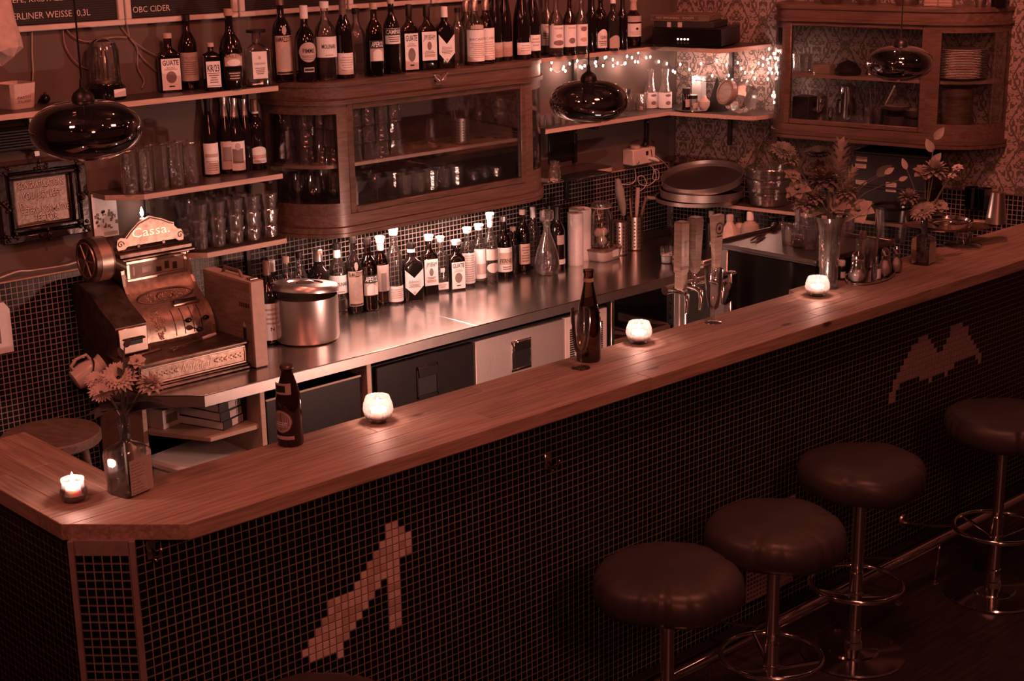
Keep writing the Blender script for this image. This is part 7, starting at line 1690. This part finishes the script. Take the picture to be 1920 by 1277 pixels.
# ------------------------------------------------------------------ menu boards
def menuboard(lab, px0, px1, texts, par=None):
    zb_ = ony(100, 56, YW - .02).z; x0, x1 = ony(px0, 50, YW - .02).x, ony(px1, 40, YW - .02).x; zt_ = zb_ + .42
    t = thing('menu_board', lab, 'menu board', (0, 0, 0), 0, 'felt menu letter boards')
    f = .026
    for a, b, c, d in ((x0, x1, zb_, zb_ + f * .8), (x0, x1, zt_ - f * .8, zt_), (x0, x0 + f, zb_ + f * .8 + .0003, zt_ - f * .8 - .0003), (x1 - f, x1, zb_ + f * .8 + .0003, zt_ - f * .8 - .0003)):
        obj('frame_bar', G().box(a, b, YW - .028, YW - .002, c, d, .003), 'cream_plastic', t)
    obj('felt', G().box(x0 + f, x1 - f, YW - .014, YW - .004, zb_ + f * .8, zt_ - f * .8, 0), 'ink', t)
    g = G(); z_ = zb_ + f
    while z_ < zb_ + .17: g.box(x0 + f, x1 - f, YW - .0165, YW - .014, z_, z_ + .0045, 0); z_ += .0085
    o = obj('felt_ridges', g, 'ink', t, flat=True); o['kind'] = 'stuff'
    for s, px, py, hpx, wpx in texts:
        P = ony(px, py, YW - .0175); k = mpp(P); w_ = abs(ony(px + wpx / 2, py, YW - .0175).x - ony(px - wpx / 2, py, YW - .0175).x)
        lettering('lettering', s, hpx * k * 1.05, 'cream_plastic', t, FR(P, (1, 0, 0), (0, 0, 1)), width=w_)
    return t
menuboard('black letter board reading BERLINER WEISSE, leftmost of the row', -150, 233, [('HEFE, KRISTALL', 65, -1, 9.5, 106), ('BERLINER WEISSE  0,3L', 93, 28, 11.5, 155)])
menuboard('black letter board reading OBC CIDER, second from the left', 236, 446, [('OBC CIDER', 284, 17, 10.5, 70)])
menuboard('blank black letter board above the square clear bottle, third from the left', 450, 650, [])
menuboard('black letter board behind the spirit bottles, fourth from the left', 654, 806, [])
menuboard('black letter board behind the bottles at the right, last of the row', 810, 960, [])
# ------------------------------------------------------------------ top left shelf
zs = S1 + .0004
P = at_base(200, 180, 70, zs); k = mpp(P); H = vz(72, P.x, P.y) - zs; r = 36 * k
t = thing('glass_dome', 'glass dome over a small apparatus on a black base on the top left shelf', 'dome', P)
obj('base', G().lathe([(r * .98, 0), (r, .004), (r, H * .20), (r * .86, H * .24), (r * .84, H * .27)], 32), 'black_gloss', t)
obj('dome', G().lathe([(r * .80, H * .271), (r * .80, H * .80), (r * .66, H * .93), (r * .35, H * .99), (.002, H)], 32, cap=(False, False)), 'glass', t)
obj('name_plate', G().box(-.028, .030, -r * 1.0 - .001, -r * .97, H * .05, H * .18), 'paper', t, rot=(0, 0, .25))
obj('tube_ring', G().lathe([(r * .60, H * .275), (r * .60, H * .32), (r * .3, H * .34)], 24), 'brass', t)
g = G()
for a in range(5): g.cyl((r * .36 * cos(a * 1.257), r * .36 * sin(a * 1.257), H * .33), (r * .36 * cos(a * 1.257), r * .36 * sin(a * 1.257), H * .84), .005, None, 8)
obj('glass_tubes', g, 'glass_rib', t); obj('core', G().lathe([(r * .18, H * .33), (r * .22, H * .6), (r * .1, H * .8)], 14), 'brass_dark', t)
P = at_base(30, 203, 62, zs); k = mpp(P); H = vz(155, P.x, P.y) - zs; w = 31 * k
t = thing('foam_tub', 'pale square foam tub with dark print at the left end of the top shelf', 'tub', P, .25)
obj('tub', G().lathe([(w * .82, 0), (w * .86, .004), (w, H), (w * .93, H), (w * .8, .006), (.002, .006)], 28, sq=.7, cap=(True, False)), 'foam', t, ang=40)
for s, z_ in (('PASTO', .45), ('ITALIANO', .30)): lettering('lettering', s, H * .10, 'ink_mid', t, FR((-.004, -w * .93 - .001, H * z_), (1, 0, 0), (0, .1, 1)), width=w * 1.0)
P = at_base(85, 188, 20, zs); t = thing('door_stop', 'small black round object on the top left shelf right of the foam tub', 'door stop', P); obj('body', G().ball((0, 0, .018), .019, 10, (1, 1, .9)), 'black_gloss', t); obj('stub', G().cyl((0, 0, .034), (0, 0, .042), .006), 'chrome', t)
# cables on the plaster behind the shelf
for lab, pts in (('thin pale cable hanging straight down at the left above the foam tub', ((60, 60), (60, 100), (62, 130), (61, 158))), ('cable drooping behind the glass dome from the menu board', ((118, 56), (122, 85), (138, 112), (160, 128), (190, 128))), ('cable running slantwise from the menu board to the dome top', ((125, 56), (140, 70), (165, 78), (210, 70), (238, 70))), ('cable dropping right of the dome in a long curve', ((238, 46), (244, 72), (257, 90), (258, 125), (270, 150), (266, 165))), ('cable slanting right of the dome towards the square bottle', ((228, 52), (248, 75), (275, 95), (300, 108))), ('lower cable slanting right of the dome', ((258, 95), (270, 112), (300, 138)))):
    cable(lab, yv(*pts, d=.012), .0028, 'cardboard' if 'thin' in lab else 'oak_mid')
# plastic bag hanging at the left edge
a = ony(-12, 60, 4.9)
t = thing('plastic_bag', 'crumpled pale plastic bag hanging at the top left corner', 'bag', (0, 0, 0))
g = G(); R = random.Random(9); rows = []
prof_ = [(-60, -60, 12), (-48, -50, 14), (20, 60, 24), (85, 30, 40), (95, 28, 36), (110, 4, 20), (128, -20, 4)]
n = 14
for (py, _, hx) in [(-70, 0, 10), (-30, 0, 18), (10, 0, 26), (45, 0, 34), (75, 0, 42), (92, 0, 46), (104, 0, 32), (122, 0, 6)]:
    c = ony(-2, py, 5.02); k = mpp(c); ring = []
    for j in range(n): an = 2 * pi * j / n; q = 1 + R.uniform(-.12, .12); ring.append((c.x + hx * k * cos(an) * q * 1.0, c.y + hx * k * .6 * sin(an) * q, c.z + R.uniform(-.006, .006)))
    rows.append(ring)
for ring in rows: g.v += ring
for i in range(len(rows) - 1):
    for j in range(n): g.f.append((i * n + j, i * n + (j + 1) % n, (i + 1) * n + (j + 1) % n, (i + 1) * n + j))
g.f += [tuple(range(n)), tuple((len(rows) - 1) * n + j for j in range(n))]
obj('bag', g, 'petal_mid', t, flat=True)
c = ony(-2, -70, 5.02); obj('string', G().cyl((c.x, c.y, c.z - .005), (c.x, c.y, 3.4), .002), 'cream_plastic', t)
# dark louvred heater under the shelf
p0, p1 = ony(-130, 285, YW - .05), ony(72, 240, YW - .05)
t = thing('wall_heater', 'long black louvred heater on the wall under the top left shelf', 'heater', (0, 0, 0)); z0, z1 = ony(30, 284, YW - .06).z, ony(30, 240, YW - .06).z; x0, x1 = ony(-160, 260, YW - .06).x, ony(74, 255, YW - .06).x
obj('casing', G().box(x0, x1, YW - .055, YW - .012, z0, z1, .006), 'iron_black', t)
for k_ in range(7): zz = z0 + .012 + k_ * (z1 - z0 - .024) / 6; obj('louvre', G().box(x0 + .02, x1 - .02, YW - .062, YW - .0555, zz - .0035, zz + .0035, .001), 'black_plastic', t)
for px, py in ((55, 226), (65, 287)): P = ony(px, py, YW - .03); obj('wall_clip', G().box(P.x - .012, P.x + .012, YW - .05, YW - .001, P.z - .012, P.z + .012, .003), 'steel', t)
# ------------------------------------------------------------------ framed sign
yb_ = YW - .03
cs = [ony(x, y, yb_) for x, y in ((-5, 318), (160, 290), (168, 432), (4, 464))]
x0, x1 = (cs[0].x + cs[3].x) / 2, (cs[1].x + cs[2].x) / 2; z0, z1 = (cs[2].z + cs[3].z) / 2, (cs[0].z + cs[1].z) / 2
t = thing('framed_sign', 'black ornate picture frame around a metal sign of cut-out letters', 'framed sign', (0, 0, 0))
fw = (x1 - x0) * .20; fh = fw * .85
for i, (s0, s1, y0, y1, m) in enumerate(((0, .45, .002, .036, 'frame_black'), (.45, .62, .002, .026, 'black_gloss'), (.62, .86, .002, .034, 'frame_black'), (.86, 1.0, .002, .020, 'brass_dark'))):
    a0, a1, b0, b1 = fw * s0, fw * s1, fh * s0, fh * s1
    for q in ((x0 + a0, x1 - a0, z0 + b0, z0 + b1), (x0 + a0, x1 - a0, z1 - b1, z1 - b0), (x0 + a0, x0 + a1, z0 + b1, z1 - b1), (x1 - a1, x1 - a0, z0 + b1, z1 - b1)): obj('frame_moulding', G().box(q[0], q[1], YW - y1, YW - y0, q[2], q[3], .004), m, t)
g = G(); R = random.Random(2)
for cx_, cz_ in ((x0 + fw * .4, z0 + fh * .4), (x1 - fw * .4, z0 + fh * .4), (x0 + fw * .4, z1 - fh * .4), (x1 - fw * .4, z1 - fh * .4), ((x0 + x1) / 2, z0 + fh * .3), ((x0 + x1) / 2, z1 - fh * .3), (x0 + fw * .3, (z0 + z1) / 2), (x1 - fw * .3, (z0 + z1) / 2)):
    for k_ in range(12): a, q = R.uniform(0, 6.283), R.uniform(0, fw * .42); g.ball((cx_ + q * cos(a), YW - .038, cz_ + q * sin(a)), R.uniform(.004, .009), 5)
o = obj('carved_ornament', g, 'frame_black', t); o['kind'] = 'stuff'
pl = obj('sign_plate', G().box(x0 + fw, x1 - fw, YW - .010, YW - .002, z0 + fh, z1 - fh, 0), 'sign_metal', t)
W_ = x1 - x0 - 2 * fw; Hh = z1 - z0 - 2 * fh
for s, f, w_, ox in (('CONGRATULATIONS', .86, .86, 0), ('YOU JUST LEFT', .62, .74, .0), ('The', .42, .16, -.36), ('HETERO-NORMATIVE', .29, .90, .04), ('SECTOR', .11, .44, .05)):
    lettering('letters_and_shadow', s, Hh * .14, 'ink', pl, FR(((x0 + x1) / 2 + ox * W_ + .002, YW - .0106, z0 + fh + Hh * f - .003), (1, 0, 0), (0, 0, 1)), width=W_ * w_, bold=True)  # dark offset copy, a painted drop shadow behind the letters
    lettering('letters_and_shadow', s, Hh * .14, 'petal', pl, FR(((x0 + x1) / 2 + ox * W_, YW - .0125, z0 + fh + Hh * f), (1, 0, 0), (0, 0, 1)), width=W_ * w_)
# postcard on the wall
yp = YW - .012
c = [ony(x, y, yp) for x, y in ((170, 365), (217, 372), (224, 440), (178, 446))]
t = thing('postcard', 'glossy postcard of a crowd leaning on the wall beside the framed sign', 'postcard', (0, 0, 0)); x0, x1, z0, z1 = c[0].x, c[1].x, c[2].z, c[0].z
obj('card', G().box(x0, x1, yp - .002, yp, z0, z1, 0), 'paper', t)
g = G(); R = random.Random(6)
for k_ in range(26): x, z = R.uniform(x0 + .006, x1 - .01), R.uniform(z0 + .03, z0 + .10); g.box(x, x + R.uniform(.004, .014), yp - .0026, yp - .0021, z, z + R.uniform(.006, .016), 0)
o = obj('printed_picture', g, 'ink_mid', t, flat=True); o['kind'] = 'stuff'
obj('caption', G().box(x0 + .04, x1 - .006, yp - .0026, yp - .0021, z0 + .006, z0 + .02, 0), 'paper_shade', t)
# cable along the top of the tiles, papers and a switch
cable('thin cable tacked along the top edge of the tiles at the left', yv((0, 521), (34, 509), (60, 507), (120, 498), (150, 490), (160, 492), (162, 505), (170, 516), (180, 522), (186, 545), (200, 560), d=.016), .0028, 'cream_plastic')
yt_ = YW - .012
x1, z1, z0 = ony(20, 600, yt_).x, ony(10, 566, yt_).z, ony(10, 662, yt_).z
t = thing('notice_paper', 'pale paper notice taped to the tiles at the left edge', 'notice', (0, 0, 0)); obj('sheet', G().prism([(x1 - .21, z0), (x1, z0), (x1, z1 - .03), (x1 - .02, z1), (x1 - .21, z1)], -.0005, .0005, FR((0, yt_, 0), (1, 0, 0), (0, 0, 1))), 'paper', t)
obj('print_block', G().box(x1 - .16, x1 - .045, yt_ - .0012, yt_ - .0006, z0 + .04, z0 + .13, 0), 'ink_mid', t)
P = ony(160, 605, yt_); t = thing('switch_plate', 'pale rectangular plate on the tiles left of the cash register', 'switch plate', (P.x, yt_ + .003, P.z)); obj('plate', G().box(-.018, .022, -.012, 0, -.045, .045, .002), 'paper', t)
# enamel jug lying at the end of the counter
P = onz(150, 692, ZC + .02)
P = V((2.60, 5.17, ZC + .045)); t = thing('enamel_jug', 'pale glossy jug with a looped handle at the left end of the steel counter', 'jug', P, .2)
T = Matrix.Rotation(rad(62), 4, 'Y') @ Matrix.Rotation(rad(20), 4, 'X')
def tf(g): g.v = [tuple(T @ V(v)) for v in g.v]; return g
obj('body', tf(G().lathe([(.030, -.06), (.040, -.055), (.046, -.01), (.040, .03), (.030, .05), (.036, .07), (.033, .07), (.026, .05)], 24, cap=(True, False))), 'ceramic', t)
obj('handle', tf(G().tube([(-.036, 0, .035), (-.066, 0, .03), (-.074, 0, -.01), (-.060, 0, -.04), (-.040, 0, -.038)], .006, 8)), 'ceramic', t)
cable('black cable hanging in a loop over the pale jug', [(2.63, 5.27, ZC + .10), (2.61, 5.13, ZC + .09), (2.56, 5.10, ZC - .02), (2.60, 5.12, ZC - .05), (2.68, 5.0, ZC - .06)], .003, 'black_plastic')
# wooden stool behind the wing of the bar
P = onz(95, 812, .64)
t = thing('wooden_stool', 'round dark wooden stool standing behind the left wing of the bar', 'stool', (P.x, P.y, 0), .4)
k = mpp(P); r = 92 * k
obj('seat', G().lathe([(r * .96, .60), (r, .606), (r, .634), (r * .97, .64)], 40), 'stool_wood', t, ang=30)
for a in range(4): an = a * pi / 2 + .5; obj('leg', G().cyl((r * .62 * cos(an), r * .62 * sin(an), .60), (r * 1.0 * cos(an), r * 1.0 * sin(an), .0), .017, .013, 12), 'stool_wood', t)
for a in range(4): an, a2 = a * pi / 2 + .5, (a + 1) * pi / 2 + .5; obj('rung', G().cyl((r * .85 * cos(an), r * .85 * sin(an), .24), (r * .85 * cos(a2), r * .85 * sin(a2), .24), .009, None, 8), 'stool_wood', t)
